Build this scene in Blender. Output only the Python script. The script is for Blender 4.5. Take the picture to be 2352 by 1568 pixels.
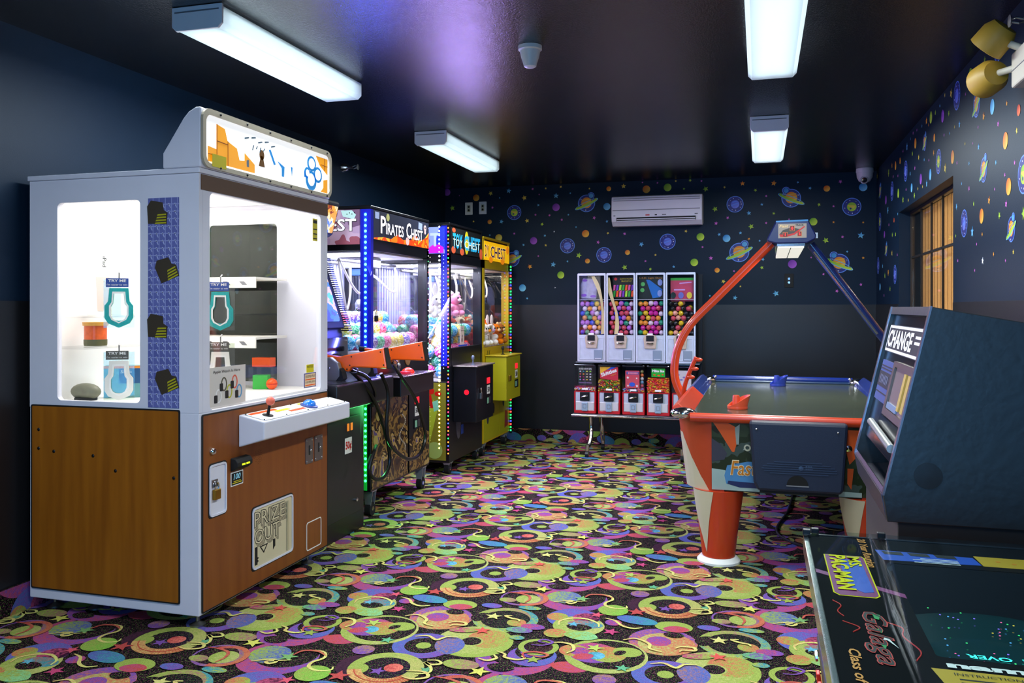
import bpy, bmesh, math, random
from mathutils import Vector, Matrix
random.seed(7)
PI=math.pi
scene=bpy.context.scene
for o in list(bpy.data.objects): bpy.data.objects.remove(o)
COL=scene.collection
# ------------------------------------------------------------------ camera, world, exposure, lamps
XL,XR,YB,YF,ZC=-3.24,1.045,8.53,-1.3,2.657
cam=bpy.data.cameras.new('camera'); camo=bpy.data.objects.new('camera',cam); COL.objects.link(camo)
cam.sensor_width=36; cam.lens=36*1945/2352; cam.shift_y=-(784-707)/2352; cam.clip_start=.05
camo.location=(0,0,1.38); camo.rotation_euler=(PI/2,0,.2845); scene.camera=camo
vs=scene.view_settings; vs.view_transform='Standard'; vs.look='None'; vs.gamma=1; vs.use_curve_mapping=False
vs.exposure=0.0
w=bpy.data.worlds.new('world'); scene.world=w; w.use_nodes=True
w.node_tree.nodes['Background'].inputs[0].default_value=(.5,.6,.75,1); w.node_tree.nodes['Background'].inputs[1].default_value=.004
def area(name,loc,size,power,color,rot=(0,0,0),sy=None,spread=None):
    l=bpy.data.lights.new(name,'AREA'); l.energy=power; l.color=color; l.size=size
    if sy: l.shape='RECTANGLE'; l.size_y=sy
    if spread: l.spread=spread
    o=bpy.data.objects.new(name,l); COL.objects.link(o); o.location=loc; o.rotation_euler=rot
    return o
# fluorescent fixtures of the room: (centre x, near end y); two rows, the nearest pair is behind the frame
FIX=[(-2.278,3.052),(-2.278,5.69),(.062,3.25),(.062,5.87),(-2.278,.42),(.062,.62)]
FW,FL,FH=.238,1.3,.1
COOL=(.84,.95,1.0); DAYL=(.86,.94,1.0)
FPOW=[34,24,50,42,34,44]
for k,((x,y),pw) in enumerate(zip(FIX,FPOW)):
    area('fixture_lamp',(x,y+FL/2,ZC-FH-.012),FW*.9,pw,DAYL if k>3 else COOL,(0,0,0),FL*.95)
# added blue light behind the unseen entrance door, to tint walls and machines
area('added_door_light',(-.35,YF-.6,1.3),1.7,105,(.14,.48,1.0),(PI/2,0,0),2.0)
# ------------------------------------------------------------------ helpers
def lin(c):
    if isinstance(c,str):
        c=c.lstrip('#'); c=[int(c[i:i+2],16)/255 for i in (0,2,4)]
        c=[v/12.92 if v<=.04045 else ((v+.055)/1.055)**2.4 for v in c]
    return (c[0],c[1],c[2],1)
MC={}
def NT(name):
    m=bpy.data.materials.new(name); m.use_nodes=True; nt=m.node_tree
    return m,nt,nt.nodes['Principled BSDF']
def nd(nt,t,**kw):
    n=nt.nodes.new(t)
    for k,v in kw.items(): setattr(n,k,v)
    return n
def mat(name,col,rough=.5,metal=0,spec=.5,emit=0,ecol=None,bump=0,bscale=200,var=0,vscale=8,coat=0,alpha=None,trans=0):
    if name in MC: return MC[name]
    m,nt,b=NT(name); I=b.inputs; c=lin(col)
    I['Base Color'].default_value=c; I['Roughness'].default_value=rough; I['Metallic'].default_value=metal; I['Specular IOR Level'].default_value=spec
    if coat: I['Coat Weight'].default_value=coat; I['Coat Roughness'].default_value=.05
    if emit: I['Emission Color'].default_value=lin(ecol or col); I['Emission Strength'].default_value=emit
    tc=nd(nt,'ShaderNodeTexCoord')
    n=nd(nt,'ShaderNodeTexNoise'); n.inputs['Scale'].default_value=vscale; n.inputs['Detail'].default_value=4
    nt.links.new(tc.outputs['Object'],n.inputs['Vector'])
    v=var if var else .04
    mr=nd(nt,'ShaderNodeMapRange'); mr.inputs[3].default_value=1-v; mr.inputs[4].default_value=1+v
    nt.links.new(n.outputs[0],mr.inputs[0])
    mx=nd(nt,'ShaderNodeMix',data_type='RGBA',blend_type='MULTIPLY'); mx.inputs[0].default_value=1; mx.inputs[6].default_value=c
    nt.links.new(mr.outputs[0],mx.inputs[7]); nt.links.new(mx.outputs[2],I['Base Color'])
    if bump:
        n2=nd(nt,'ShaderNodeTexNoise'); n2.inputs['Scale'].default_value=bscale; n2.inputs['Detail'].default_value=3
        nt.links.new(tc.outputs['Object'],n2.inputs['Vector'])
        bp=nd(nt,'ShaderNodeBump'); bp.inputs['Strength'].default_value=bump; bp.inputs['Distance'].default_value=.004
        nt.links.new(n2.outputs[0],bp.inputs['Height']); nt.links.new(bp.outputs[0],I['Normal'])
    MC[name]=m; return m
def glass(name,tint='#ffffff',refl=.06,rough=.02,edge=.6):
    if name in MC: return MC[name]
    m,nt,b=NT(name); out=nt.nodes['Material Output']; nt.nodes.remove(b)
    t=nd(nt,'ShaderNodeBsdfTransparent'); t.inputs[0].default_value=lin(tint)
    g=nd(nt,'ShaderNodeBsdfGlossy'); g.inputs['Roughness'].default_value=rough
    lw=nd(nt,'ShaderNodeLayerWeight'); lw.inputs[0].default_value=.35
    mr=nd(nt,'ShaderNodeMapRange'); mr.inputs[3].default_value=refl; mr.inputs[4].default_value=edge
    p=nd(nt,'ShaderNodeMath',operation='POWER'); p.inputs[1].default_value=2.5
    nt.links.new(lw.outputs['Facing'],p.inputs[0]); nt.links.new(p.outputs[0],mr.inputs[0])
    mx=nd(nt,'ShaderNodeMixShader'); nt.links.new(mr.outputs[0],mx.inputs[0]); nt.links.new(t.outputs[0],mx.inputs[1]); nt.links.new(g.outputs[0],mx.inputs[2])
    nt.links.new(mx.outputs[0],out.inputs[0]); MC[name]=m; return m
def art(name,cols,scale=6,emit=0,rough=.35,detail=3,const=True,dist=0,stretch=(1,1,1),spots=None):
    """printed artwork: noise run through a hard colour ramp"""
    if name in MC: return MC[name]
    m,nt,b=NT(name); I=b.inputs; I['Roughness'].default_value=rough
    tc=nd(nt,'ShaderNodeTexCoord'); mp=nd(nt,'ShaderNodeMapping'); mp.inputs['Scale'].default_value=stretch
    n=nd(nt,'ShaderNodeTexNoise'); n.inputs['Scale'].default_value=scale; n.inputs['Detail'].default_value=detail; n.inputs['Distortion'].default_value=dist
    r=nd(nt,'ShaderNodeValToRGB'); cr=r.color_ramp; cr.interpolation='CONSTANT' if const else 'LINEAR'
    k=len(cols)
    while len(cr.elements)<k: cr.elements.new(.5)
    for i,c in enumerate(cols):
        cr.elements[i].position=.3+.4*i/max(1,k-1) if i else 0
        cr.elements[i].color=lin(c)
    L=nt.links.new; L(tc.outputs['Object'],mp.inputs[0]); L(mp.outputs[0],n.inputs['Vector']); L(n.outputs[0],r.inputs[0]); L(r.outputs[0],I['Base Color'])
    if emit: L(r.outputs[0],I['Emission Color']); I['Emission Strength'].default_value=emit
    MC[name]=m; return m
ORG={}
def place(o,parent,label=None,cat=None,group=None,kind=None):
    COL.objects.link(o)
    if parent: o.parent=parent
    if label: o['label']=label
    if cat: o['category']=cat
    if group: o['group']=group
    if kind: o['kind']=kind
    return o
def thing(name,label,cat,loc=(0,0,0),group=None,rot=(0,0,0)):
    o=bpy.data.objects.new(name,None); place(o,None,label,cat,group); o.location=loc; o.rotation_euler=rot; o.empty_display_size=.1
    ORG[o.name]=(0,0,0) if any(rot) or group=='local' else tuple(loc)
    return o
class Fr:
    """a plane: origin, right, up; c runs along the outward normal"""
    def __init__(s,o,r,u): s.o,s.r,s.u=Vector(o),Vector(r).normalized(),Vector(u).normalized(); s.n=s.r.cross(s.u)
    def __call__(s,a,b,c=0): return tuple(s.o+s.r*a+s.u*b+s.n*c)
def FX(x): return Fr((x,0,0),(0,1,0),(0,0,1))        # faces +X, a=y b=z
def FY(y): return Fr((0,y,0),(1,0,0),(0,0,1))        # faces -Y, a=x b=z
def FXm(x): return Fr((x,0,0),(0,-1,0),(0,0,1))      # faces -X, a=-y b=z
def FZ(z): return Fr((0,0,z),(1,0,0),(0,1,0))        # faces +Z, a=x b=y
def rr(x0,y0,x1,y1,r=.02,n=4):
    P=[]
    for cx,cy,a in ((x1-r,y1-r,0),(x0+r,y1-r,90),(x0+r,y0+r,180),(x1-r,y0+r,270)):
        for i in range(n+1):
            t=math.radians(a+90*i/n); P.append((cx+r*math.cos(t),cy+r*math.sin(t)))
    return P
def circ(cx,cy,r,n=20,ry=None):
    ry=ry or r
    return [(cx+r*math.cos(2*PI*i/n),cy+ry*math.sin(2*PI*i/n)) for i in range(n)]
def star(cx,cy,r,q=.45,rot=PI/2,n=5):
    return [(cx+(r if i%2==0 else r*q)*math.cos(rot+PI*i/n),cy+(r if i%2==0 else r*q)*math.sin(rot+PI*i/n)) for i in range(2*n)]
class MB:
    def __init__(s): s.v=[];s.f=[];s.m=[]
    def add(s,vs,fs,m=0):
        k=len(s.v); s.v+=[tuple(p) for p in vs]; s.f+=[tuple(i+k for i in f) for f in fs]; s.m+=[m]*len(fs); return s
    def hexa(s,p,m=0): return s.add(p,[(3,2,1,0),(4,5,6,7),(0,1,5,4),(1,2,6,5),(2,3,7,6),(3,0,4,7)],m)
    def box(s,a,b,m=0):
        (x,y,z),(X,Y,Z)=a,b
        return s.hexa([(x,y,z),(X,y,z),(X,Y,z),(x,Y,z),(x,y,Z),(X,y,Z),(X,Y,Z),(x,Y,Z)],m)
    def quad(s,p,m=0): return s.add(p,[tuple(range(len(p)))],m)
    def prism(s,fr,poly,c0,c1,m=0):
        n=len(poly); vs=[fr(a,b,c0) for a,b in poly]+[fr(a,b,c1) for a,b in poly]
        return s.add(vs,[tuple(range(n-1,-1,-1)),tuple(range(n,2*n))]+[(i,(i+1)%n,n+(i+1)%n,n+i) for i in range(n)],m)
    def rim(s,fr,po,pi,c0,c1,m=0):
        n=len(po); vs=[fr(*p,c) for c in (c0,c1) for P in (po,pi) for p in P]; fs=[]
        for i in range(n):
            j=(i+1)%n
            fs+=[(2*n+i,2*n+j,3*n+j,3*n+i),(j,i,n+i,n+j),(i,j,2*n+j,2*n+i),(n+j,n+i,3*n+i,3*n+j)]
        return s.add(vs,fs,m)
    def cyl(s,p,q,r,r1=None,n=14,m=0,cap=True):
        p,q=Vector(p),Vector(q); d=(q-p).normalized(); r1=r if r1 is None else r1
        a=d.orthogonal().normalized(); b=d.cross(a)
        vs=[p+(a*math.cos(2*PI*i/n)+b*math.sin(2*PI*i/n))*r for i in range(n)]+[q+(a*math.cos(2*PI*i/n)+b*math.sin(2*PI*i/n))*r1 for i in range(n)]
        fs=[(i,(i+1)%n,n+(i+1)%n,n+i) for i in range(n)]
        if cap: fs+=[tuple(range(n-1,-1,-1)),tuple(range(n,2*n))]
        return s.add(vs,fs,m)
    def tube(s,pts,r,n=8,m=0,taper=None):
        pts=[Vector(p) for p in pts]; N=len(pts); vs=[]; fs=[]; a=None
        for i,p in enumerate(pts):
            d=(pts[min(i+1,N-1)]-pts[max(i-1,0)]).normalized()
            if a is None: a=d.orthogonal().normalized()
            else:
                a=a-d*a.dot(d); a=a.normalized() if a.length>1e-6 else d.orthogonal().normalized()
            b=d.cross(a); R=r if taper is None else r*taper[i]
            vs+=[p+(a*math.cos(2*PI*k/n)+b*math.sin(2*PI*k/n))*R for k in range(n)]
        for i in range(N-1):
            for k in range(n):
                l=(k+1)%n; fs.append((i*n+k,i*n+l,(i+1)*n+l,(i+1)*n+k))
        fs+=[tuple(range(n-1,-1,-1)),tuple((N-1)*n+k for k in range(n))]
        return s.add(vs,fs,m)
    def lathe(s,prof,c,ax=(0,0,1),n=20,m=0):
        c=Vector(c); d=Vector(ax).normalized(); a=d.orthogonal().normalized(); b=d.cross(a); vs=[]; fs=[]
        for r,h in prof: vs+=[c+d*h+(a*math.cos(2*PI*k/n)+b*math.sin(2*PI*k/n))*max(r,1e-4) for k in range(n)]
        for i in range(len(prof)-1):
            for k in range(n):
                l=(k+1)%n; fs.append((i*n+k,i*n+l,(i+1)*n+l,(i+1)*n+k))
        fs+=[tuple(range(n-1,-1,-1)),tuple((len(prof)-1)*n+k for k in range(n))]
        return s.add(vs,fs,m)
    def ball(s,c,r,n=16,k=10,sc=(1,1,1),m=0):
        vs=[];fs=[]
        for i in range(k+1):
            t=PI*i/k
            for j in range(n):
                p=2*PI*j/n; vs.append((c[0]+r*sc[0]*math.sin(t)*math.cos(p)*(1 if 0<i<k else .001),c[1]+r*sc[1]*math.sin(t)*math.sin(p),c[2]+r*sc[2]*math.cos(t)))
        for i in range(k):
            for j in range(n):
                l=(j+1)%n; fs.append((i*n+j,(i+1)*n+j,(i+1)*n+l,i*n+l))
        return s.add(vs,fs,m)
    def mesh(s,name,mats,org=(0,0,0),smooth=False):
        me=bpy.data.meshes.new(name); me.from_pydata([(x-org[0],y-org[1],z-org[2]) for x,y,z in s.v],[],s.f)
        for mm in (mats if isinstance(mats,(list,tuple)) else [mats]): me.materials.append(mm)
        me.polygons.foreach_set('material_index',s.m)
        bm=bmesh.new(); bm.from_mesh(me); bmesh.ops.recalc_face_normals(bm,faces=bm.faces); bm.to_mesh(me); bm.free()
        if smooth:
            for p in me.polygons: p.use_smooth=True
            me.set_sharp_from_angle(angle=math.radians(38))
        return me
    def build(s,name,mats,parent=None,smooth=False,bevel=0,label=None,cat=None,group=None,kind=None,org=None):
        g=ORG.get(parent.name,(0,0,0)) if parent else (org or (0,0,0))
        o=bpy.data.objects.new(name,s.mesh(name,mats,g,smooth)); place(o,parent,label,cat,group,kind)
        if not parent: o.location=g
        ORG[o.name]=g
        if bevel:
            b=o.modifiers.new('edge','BEVEL'); b.width=bevel; b.segments=2; b.limit_method='ANGLE'; b.angle_limit=math.radians(40); b.harden_normals=False
        return o
def B(name,a,b,m,parent,bevel=0,**k): return MB().box(a,b).build(name,m,parent,bevel=bevel,**k)
def PR(name,fr,poly,c0,c1,m,parent,bevel=0,**k): return MB().prism(fr,poly,c0,c1).build(name,m,parent,bevel=bevel,**k)
def txt(s,fr,x,y,h,m,parent,w=None,bold=0,shear=0,c=.0005,d=.0012,align='L',name='lettering',label=None):
    """lettering as thin raised geometry; fits height h, and width w when given"""
    cu=bpy.data.curves.new('t','FONT'); cu.body=s; cu.shear=shear; cu.offset=bold; cu.resolution_u=2; cu.size=1
    to=bpy.data.objects.new('t',cu); COL.objects.link(to); dg=bpy.context.evaluated_depsgraph_get()
    me=bpy.data.meshes.new_from_object(to.evaluated_get(dg)); bpy.data.objects.remove(to); bpy.data.curves.remove(cu)
    if not me.vertices: return None
    X=[v.co.x for v in me.vertices]; Yv=[v.co.y for v in me.vertices]; x0,x1,y0,y1=min(X),max(X),min(Yv),max(Yv)
    sy=h/(y1-y0); sx=w/(x1-x0) if w else sy; W=(x1-x0)*sx; off={'L':0,'C':-W/2,'R':-W}[align]
    g=ORG.get(parent.name,(0,0,0)) if parent else (0,0,0)
    mb=MB(); vs=[fr(x+off+(v.co.x-x0)*sx,y+(v.co.y-y0)*sy,c+d) for v in me.vertices]
    mb.add(vs,[tuple(p.vertices) for p in me.polygons]); bpy.data.meshes.remove(me)
    o=bpy.data.objects.new(name,mb.mesh(name,m,g)); place(o,parent,label); ORG[o.name]=g
    return o
def dots(name,pts,m,parent,r=.005,n=8,k=5,sc=(1,1,1)):
    me=None; g=ORG.get(parent.name,(0,0,0))
    for p in pts:
        if me is None: me=MB().ball((0,0,0),r,n,k,sc).mesh(name,m,smooth=True)
        o=bpy.data.objects.new(name,me); place(o,parent); o.location=[a-b_ for a,b_ in zip(p,g)]; ORG[o.name]=g
def dup(o,parent=None):
    n=o.copy(); COL.objects.link(n); n.parent=parent
    for ch in o.children: dup(ch,n)
    return n
def bez(p0,p1,p2,p3,n=12):
    p0,p1,p2,p3=map(Vector,(p0,p1,p2,p3)); return [p0*(1-t)**3+p1*3*t*(1-t)**2+p2*3*t*t*(1-t)+p3*t**3 for t in [i/n for i in range(n+1)]]
def catmull(P,n=6):
    P=[Vector(p) for p in P]; P=[2*P[0]-P[1]]+P+[2*P[-1]-P[-2]]; o=[]
    for i in range(1,len(P)-2):
        a,b,c,d=P[i-1:i+3]
        for k in range(n):
            t=k/n; o.append(.5*((2*b)+(c-a)*t+(2*a-5*b+4*c-d)*t*t+(3*b-a-3*c+d)*t**3))
    o.append(P[-2]); return o
# common materials
WHITE=mat('white_laminate','#e4e2ea',.45); BLACK=mat('black_laminate','#0a0a0c',.35); MATTE=mat('matte_black','#0b0b0c',.7)
CHROME=mat('chrome','#d8d8dc',.12,1); STEEL=mat('brushed_steel','#9a9a9c',.35,1,var=.1,vscale=30); DARKM=mat('dark_metal','#2a2a2c',.4,.8)
RED=mat('red_plastic','#d21f14',.3); RUB=mat('rubber','#121212',.8); YEL=mat('yellow_print','#d8c81c',.5); PAPER=mat('paper_white','#f0efe8',.7)
ORANGE=mat('orange_gloss','#ff5a0a',.3); GLASS=glass('clear_glass'); BROWNP=mat('brown_paint','#5a3a22',.5); INK=mat('black_ink','#101010',.6)
GOLD=mat('brass','#b08a3c',.3,1); GREEN=mat('green_print','#2fae3a',.5); BLUEP=mat('blue_print','#2456c8',.4); TEAL=mat('teal_print','#12a6a0',.5,var=.3,vscale=120)
GREY=mat('grey_plastic','#77777c',.5); PINK=mat('pink_print','#e0569a',.5); PURP=mat('purple_print','#7a35b8',.5); TAN=mat('tan_paper','#cdb9a0',.8)
# ------------------------------------------------------------------ carpet: woven pattern repeat of 0.979 m laid as thin pile inlays
cmat,nt,b=NT('patterned_carpet'); L=nt.links.new; b.inputs['Roughness'].default_value=.95; b.inputs['Specular IOR Level'].default_value=.1
def cn(sc,det=2):
    n=nd(nt,'ShaderNodeTexNoise'); n.inputs['Scale'].default_value=sc; n.inputs['Detail'].default_value=det; L(ctc.outputs['Object'],n.inputs['Vector']); return n.outputs[0]
def cm_(op,a,bb,c=None,clamp=False):
    n=nd(nt,'ShaderNodeMath',operation=op,use_clamp=clamp)
    for i,v in enumerate((a,bb,c)):
        if v is None: continue
        if isinstance(v,(int,float)): n.inputs[i].default_value=v
        else: L(v,n.inputs[i])
    return n.outputs[0]
ctc=nd(nt,'ShaderNodeTexCoord'); A1=nd(nt,'ShaderNodeAttribute',attribute_name='ca'); A2=nd(nt,'ShaderNodeAttribute',attribute_name='cb'); AG=nd(nt,'ShaderNodeAttribute',attribute_name='cg')
mid=cn(75,5); fine=cn(420,1); speck=cn(150,2); sep=nd(nt,'ShaderNodeSeparateXYZ'); L(AG.outputs['Vector'],sep.inputs[0])
gf=cm_('ADD',sep.outputs[0],cm_('MULTIPLY_ADD',mid,3.4,-1.7),clamp=True)
mx=nd(nt,'ShaderNodeMix',data_type='RGBA'); L(gf,mx.inputs[0]); L(A1.outputs['Color'],mx.inputs[6]); L(A2.outputs['Color'],mx.inputs[7])
bs=nd(nt,'ShaderNodeMix',data_type='RGBA'); bs.inputs[6].default_value=lin('#08070c'); bs.inputs[7].default_value=lin('#66743a'); L(cm_('GREATER_THAN',speck,.605),bs.inputs[0])
b2=nd(nt,'ShaderNodeMix',data_type='RGBA'); b2.inputs[7].default_value=lin('#6a2a48'); L(bs.outputs[2],b2.inputs[6]); L(cm_('LESS_THAN',speck,.40),b2.inputs[0])
m3=nd(nt,'ShaderNodeMix',data_type='RGBA'); L(sep.outputs[1],m3.inputs[0]); L(mx.outputs[2],m3.inputs[6]); L(b2.outputs[2],m3.inputs[7])
fm=nd(nt,'ShaderNodeMapRange'); fm.inputs[1].default_value=.25; fm.inputs[2].default_value=.75; fm.inputs[3].default_value=.55; fm.inputs[4].default_value=1.25; L(fine,fm.inputs[0])
mm=nd(nt,'ShaderNodeMix',data_type='RGBA',blend_type='MULTIPLY'); mm.inputs[0].default_value=1; L(m3.outputs[2],mm.inputs[6]); L(fm.outputs[0],mm.inputs[7]); hs=nd(nt,'ShaderNodeHueSaturation'); hs.inputs['Saturation'].default_value=.92; L(mm.outputs[2],hs.inputs['Color']); L(hs.outputs[0],b.inputs['Base Color'])
bp=nd(nt,'ShaderNodeBump'); bp.inputs['Strength'].default_value=.5; bp.inputs['Distance'].default_value=.004; L(fine,bp.inputs['Height']); L(bp.outputs[0],b.inputs['Normal'])
SH=[]   # (list of polygons, colour a, colour b, gradient axis/centre/radius, black-ness)
LIME='#9cb040';ORG_='#cc6a3a';PNK='#bc3c68';PUR='#7c48a4';BLU='#5062b0';TEA='#3494a0';BLK='#08070c';YEL_='#dcba62';PAL='#b8ba62';ROS='#a87464';REDC='#c43830'
def sadd(polys,a,bb=None,c=(0,0),r=1,gi=0,k=0): SH.append((polys,lin(a),lin(bb or a),c,r,gi,k if a!=BLK else (1 if not bb else .75)))
def disc(c,r,a,bb=None,asp=1,rot=0,gi=0):
    ca,sa=math.cos(rot),math.sin(rot); sadd([[(c[0]+x*ca-y*asp*sa,c[1]+x*sa+y*asp*ca) for x,y in circ(0,0,r,26)]],a,bb,c,r,gi)
def ring(c,r,w,a,bb=None,a0=0,a1=360,gi=0,n=30):
    P=[]
    for i in range(n):
        t0,t1=[math.radians(a0+(a1-a0)*q/n) for q in (i,i+1)]
        P.append([(c[0]+R*math.cos(t),c[1]+R*math.sin(t)) for R,t in ((r+w,t0),(r+w,t1),(r-w,t1),(r-w,t0))])
    sadd(P,a,bb,c,r,gi)
def runs(c,r,pred,n=48):
    pts=[(c[0]+r*math.cos(2*PI*i/n),c[1]+r*math.sin(2*PI*i/n)) for i in range(n)]; ok=[pred(p) for p in pts]
    if all(ok) or not any(ok): return pts if all(ok) else []
    s=next(i for i in range(n) if ok[i] and not ok[i-1]); o=[]
    while ok[s%n]: o.append(pts[s%n]); s+=1
    return o
def cres(c,r,c2,r2,a,bb=None,gi=0):
    A=runs(c,r,lambda p:math.dist(p,c2)>r2); Bq=runs(c2,r2,lambda p:math.dist(p,c)<r)
    if len(A)>2: sadd([A+Bq[::-1]],a,bb,c,r,gi)
def lens(c,r,c2,r2,a,bb=None,gi=0):
    A=runs(c,r,lambda p:math.dist(p,c2)<r2); Bq=runs(c2,r2,lambda p:math.dist(p,c)<r)
    if len(A)+len(Bq)>2: sadd([A+Bq],a,bb,c,r,gi)
def starr(c,r,a,rot): sadd([star(c[0],c[1],r,.42,rot)],a)
def swirl(pts,w,a,bb=None):
    q=[(p.x,p.y) for p in catmull([(x,y,0) for x,y in pts],6)]; P=[]; N=len(q)
    def off(i,s):
        d=Vector((q[min(i+1,N-1)][0]-q[max(i-1,0)][0],q[min(i+1,N-1)][1]-q[max(i-1,0)][1])).normalized(); W=w*(.35+.65*math.sin(PI*(i+.5)/N)); return (q[i][0]-d.y*W*s,q[i][1]+d.x*W*s)
    for i in range(N-1): P.append([off(i,1),off(i+1,1),off(i+1,-1),off(i,-1)])
    sadd(P,a,bb,q[N//2],.1,0)
cres((.55,.40),.165,(.57,.44),.13,PNK,PUR); disc((.50,.42),.085,LIME,BLU); cres((.47,.66),.16,(.49,.72),.14,PUR,PNK); lens((.696,.60),.09,(.70,.68),.09,REDC,PNK)
disc((.025,.996),.142,PAL,ORG_); cres((.02,1.0),.142,(.04,.975),.12,ORG_,PUR,1); disc((.005,.998),.052,PNK,PUR,gi=1)
disc((.311,.055),.149,LIME,ROS); disc((.311,.055),.112,BLK,'#1c3a30'); disc((.369,.033),.044,LIME,ORG_); cres((.311,.055),.149,(.29,.075),.13,LIME,TEA,1); lens((.16,.06),.07,(.21,.05),.06,BLK)
disc((.256,.779),.166,PAL,LIME); cres((.31,.82),.095,(.245,.775),.05,ORG_,LIME); disc((.244,.775),.042,BLK); cres((.256,.779),.166,(.235,.80),.16,LIME)
ring((.067,.676),.105,.026,BLU,PUR); disc((.067,.676),.08,BLK); disc((.067,.676),.032,LIME); lens((.13,.70),.105,(.235,.73),.13,ROS,BLU)
cres((.53,.70),.10,(.53,.74),.08,PUR,BLU); disc((.532,.74),.06,PUR,'#3a3a90'); disc((.532,.80),.062,BLK,'#6a2030'); ring((.532,.795),.073,.012,LIME)
disc((.816,.787),.17,LIME,PAL); disc((.83,.80),.142,BLK); disc((.76,.80),.10,PUR,PNK,gi=1); disc((.82,.80),.078,LIME,ORG_,gi=1); disc((.778,.775),.036,TEA,'#60b8d8'); disc((.895,.845),.06,LIME,asp=.8); lens((.85,.84),.04,(.88,.82),.035,BLK)
cres((.68,.80),.06,(.705,.80),.04,ORG_,LIME); lens((.74,.735),.05,(.72,.77),.05,REDC,PNK)
cres((.93,.42),.12,(1.0,.42),.12,'#4a2438','#241828'); ring((.011,.425),.122,.028,LIME,'#b8b45a'); disc((.008,.428),.098,BLK,'#2a1c48'); disc((.039,.437),.038,REDC,'#e86a50'); starr((.991,.393),.036,PUR,.3); lens((.90,.39),.05,(.95,.40),.05,LIME)
ring((.011,.425),.122,.028,'#dcb45c','#c86a30',200,335)
for i in range(24):
    t=math.radians(200+135*i/24); sadd([[(.011+R*math.cos(t+d),.425+R*math.sin(t+d)) for R,d in ((.095,0),(.095,.014),(.15,.03),(.15,.016))]],'#c8401c')
ring((.011,.425),.122,.0025,'#c8401c',None,200,335)
disc((.311,.345),.108,PUR,ROS); disc((.30,.345),.088,BLK,'#4a1c34'); disc((.341,.336),.06,LIME,PAL); ring((.335,.345),.09,.012,REDC,ORG_,-100,140); disc((.249,.3),.042,LIME,ROS,asp=.7)
disc((.051,.172),.083,LIME,asp=.75); lens((.068,.12),.064,(.06,.175),.066,PNK,REDC); lens((.06,.10),.05,(.06,.06),.05,BLK)
disc((.605,.149),.12,BLU,PUR); disc((.645,.067),.115,LIME,PAL); disc((.53,.15),.048,ORG_,LIME); disc((.66,.165),.062,PNK,'#3a1030'); disc((.67,.09),.08,ROS,TEA,asp=.55); lens((.65,.0),.085,(.65,.07),.06,BLK); starr((.62,.08),.03,'#58b0c8',.4)
disc((.761,.301),.07,LIME,'#80bc2c'); disc((.885,.205),.095,BLU,TEA,asp=.5,rot=-.2); disc((.787,.147),.037,PUR,PNK)
disc((.565,.955),.05,LIME,ORG_,gi=1); lens((.676,.93),.08,(.68,1.0),.09,LIME,'#80c880'); disc((.454,.997),.055,PNK,PUR,asp=.6); disc((.406,.945),.06,'#68b070',PUR,asp=.55)
disc((.283,.538),.075,LIME,ROS,asp=.6); disc((.85,.559),.046,PUR,ROS,gi=1); disc((.42,.86),.034,LIME,TEA,asp=.7); disc((.38,.22),.055,TEA,LIME,asp=.45); disc((.18,.88),.07,PNK,LIME,asp=.4,rot=.3); disc((.20,.20),.05,BLU,PUR,asp=.6); lens((.44,.52),.07,(.44,.58),.06,BLK)
for c,r,a,ro in (((.372,.495),.045,'#dcd850',.2),((.869,.308),.048,REDC,.5),((.794,.037),.04,'#c82c6c',.1),((.254,.894),.04,'#e0402c',.6),((.25,.07),.042,'#d8d070',.4),((.76,.845),.04,'#b8cc50',.1),((.59,.41),.042,'#7ab060',.3),((.545,.66),.036,LIME,.5),((.70,.22),.034,'#e0405a',.2),((.9,.68),.034,'#60b880',.3),((.17,.45),.03,'#60a878',.2)): starr(c,r,a,ro)
for p in ([(.66,.50),(.71,.49),(.735,.44),(.71,.39),(.72,.345),(.77,.325),(.815,.345),(.81,.375)],[(.47,.33),(.51,.355),(.55,.37),(.57,.35),(.55,.33),(.53,.345),(.57,.365),(.62,.385)],[(.14,.535),(.18,.545),(.205,.52),(.17,.50),(.14,.515),(.18,.475),(.19,.43),(.14,.40)],[(.56,.05),(.555,.10),(.60,.145),(.66,.155),(.72,.12),(.735,.075)],[(.74,.19),(.79,.17),(.83,.12),(.88,.10),(.92,.12)],[(.08,.93),(.10,.955),(.15,.96),(.16,.93),(.11,.92),(.10,.90)],[(.33,.10),(.30,.09),(.33,.07),(.37,.06),(.38,.04)],[(.57,.84),(.61,.86),(.66,.85),(.68,.80),(.66,.76)],[(.38,.70),(.42,.68),(.43,.65),(.48,.64),(.51,.66),(.49,.68)],[(.10,.37),(.15,.36),(.20,.39),(.17,.43),(.10,.42)],[(.0,.75),(.05,.77),(.10,.74),(.13,.78),(.18,.79)],[(.86,.96),(.91,.99),(.97,.95),(.98,.90),(1.03,.88)],[(.33,.61),(.37,.60),(.40,.63),(.38,.66)]): swirl(p,.0075,YEL_,'#e0e470')
for p in ([(.51,.66),(.49,.71),(.54,.735),(.59,.72),(.57,.69),(.51,.70)],[(.22,.40),(.27,.40),(.33,.38),(.35,.33),(.34,.28)],[(.60,.43),(.62,.48),(.68,.49),(.73,.46)]): swirl(p,.007,REDC,ORG_)
swirl([(.50,.80),(.55,.81),(.58,.85),(.54,.87),(.52,.845),(.56,.83)],.006,PUR)
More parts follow.
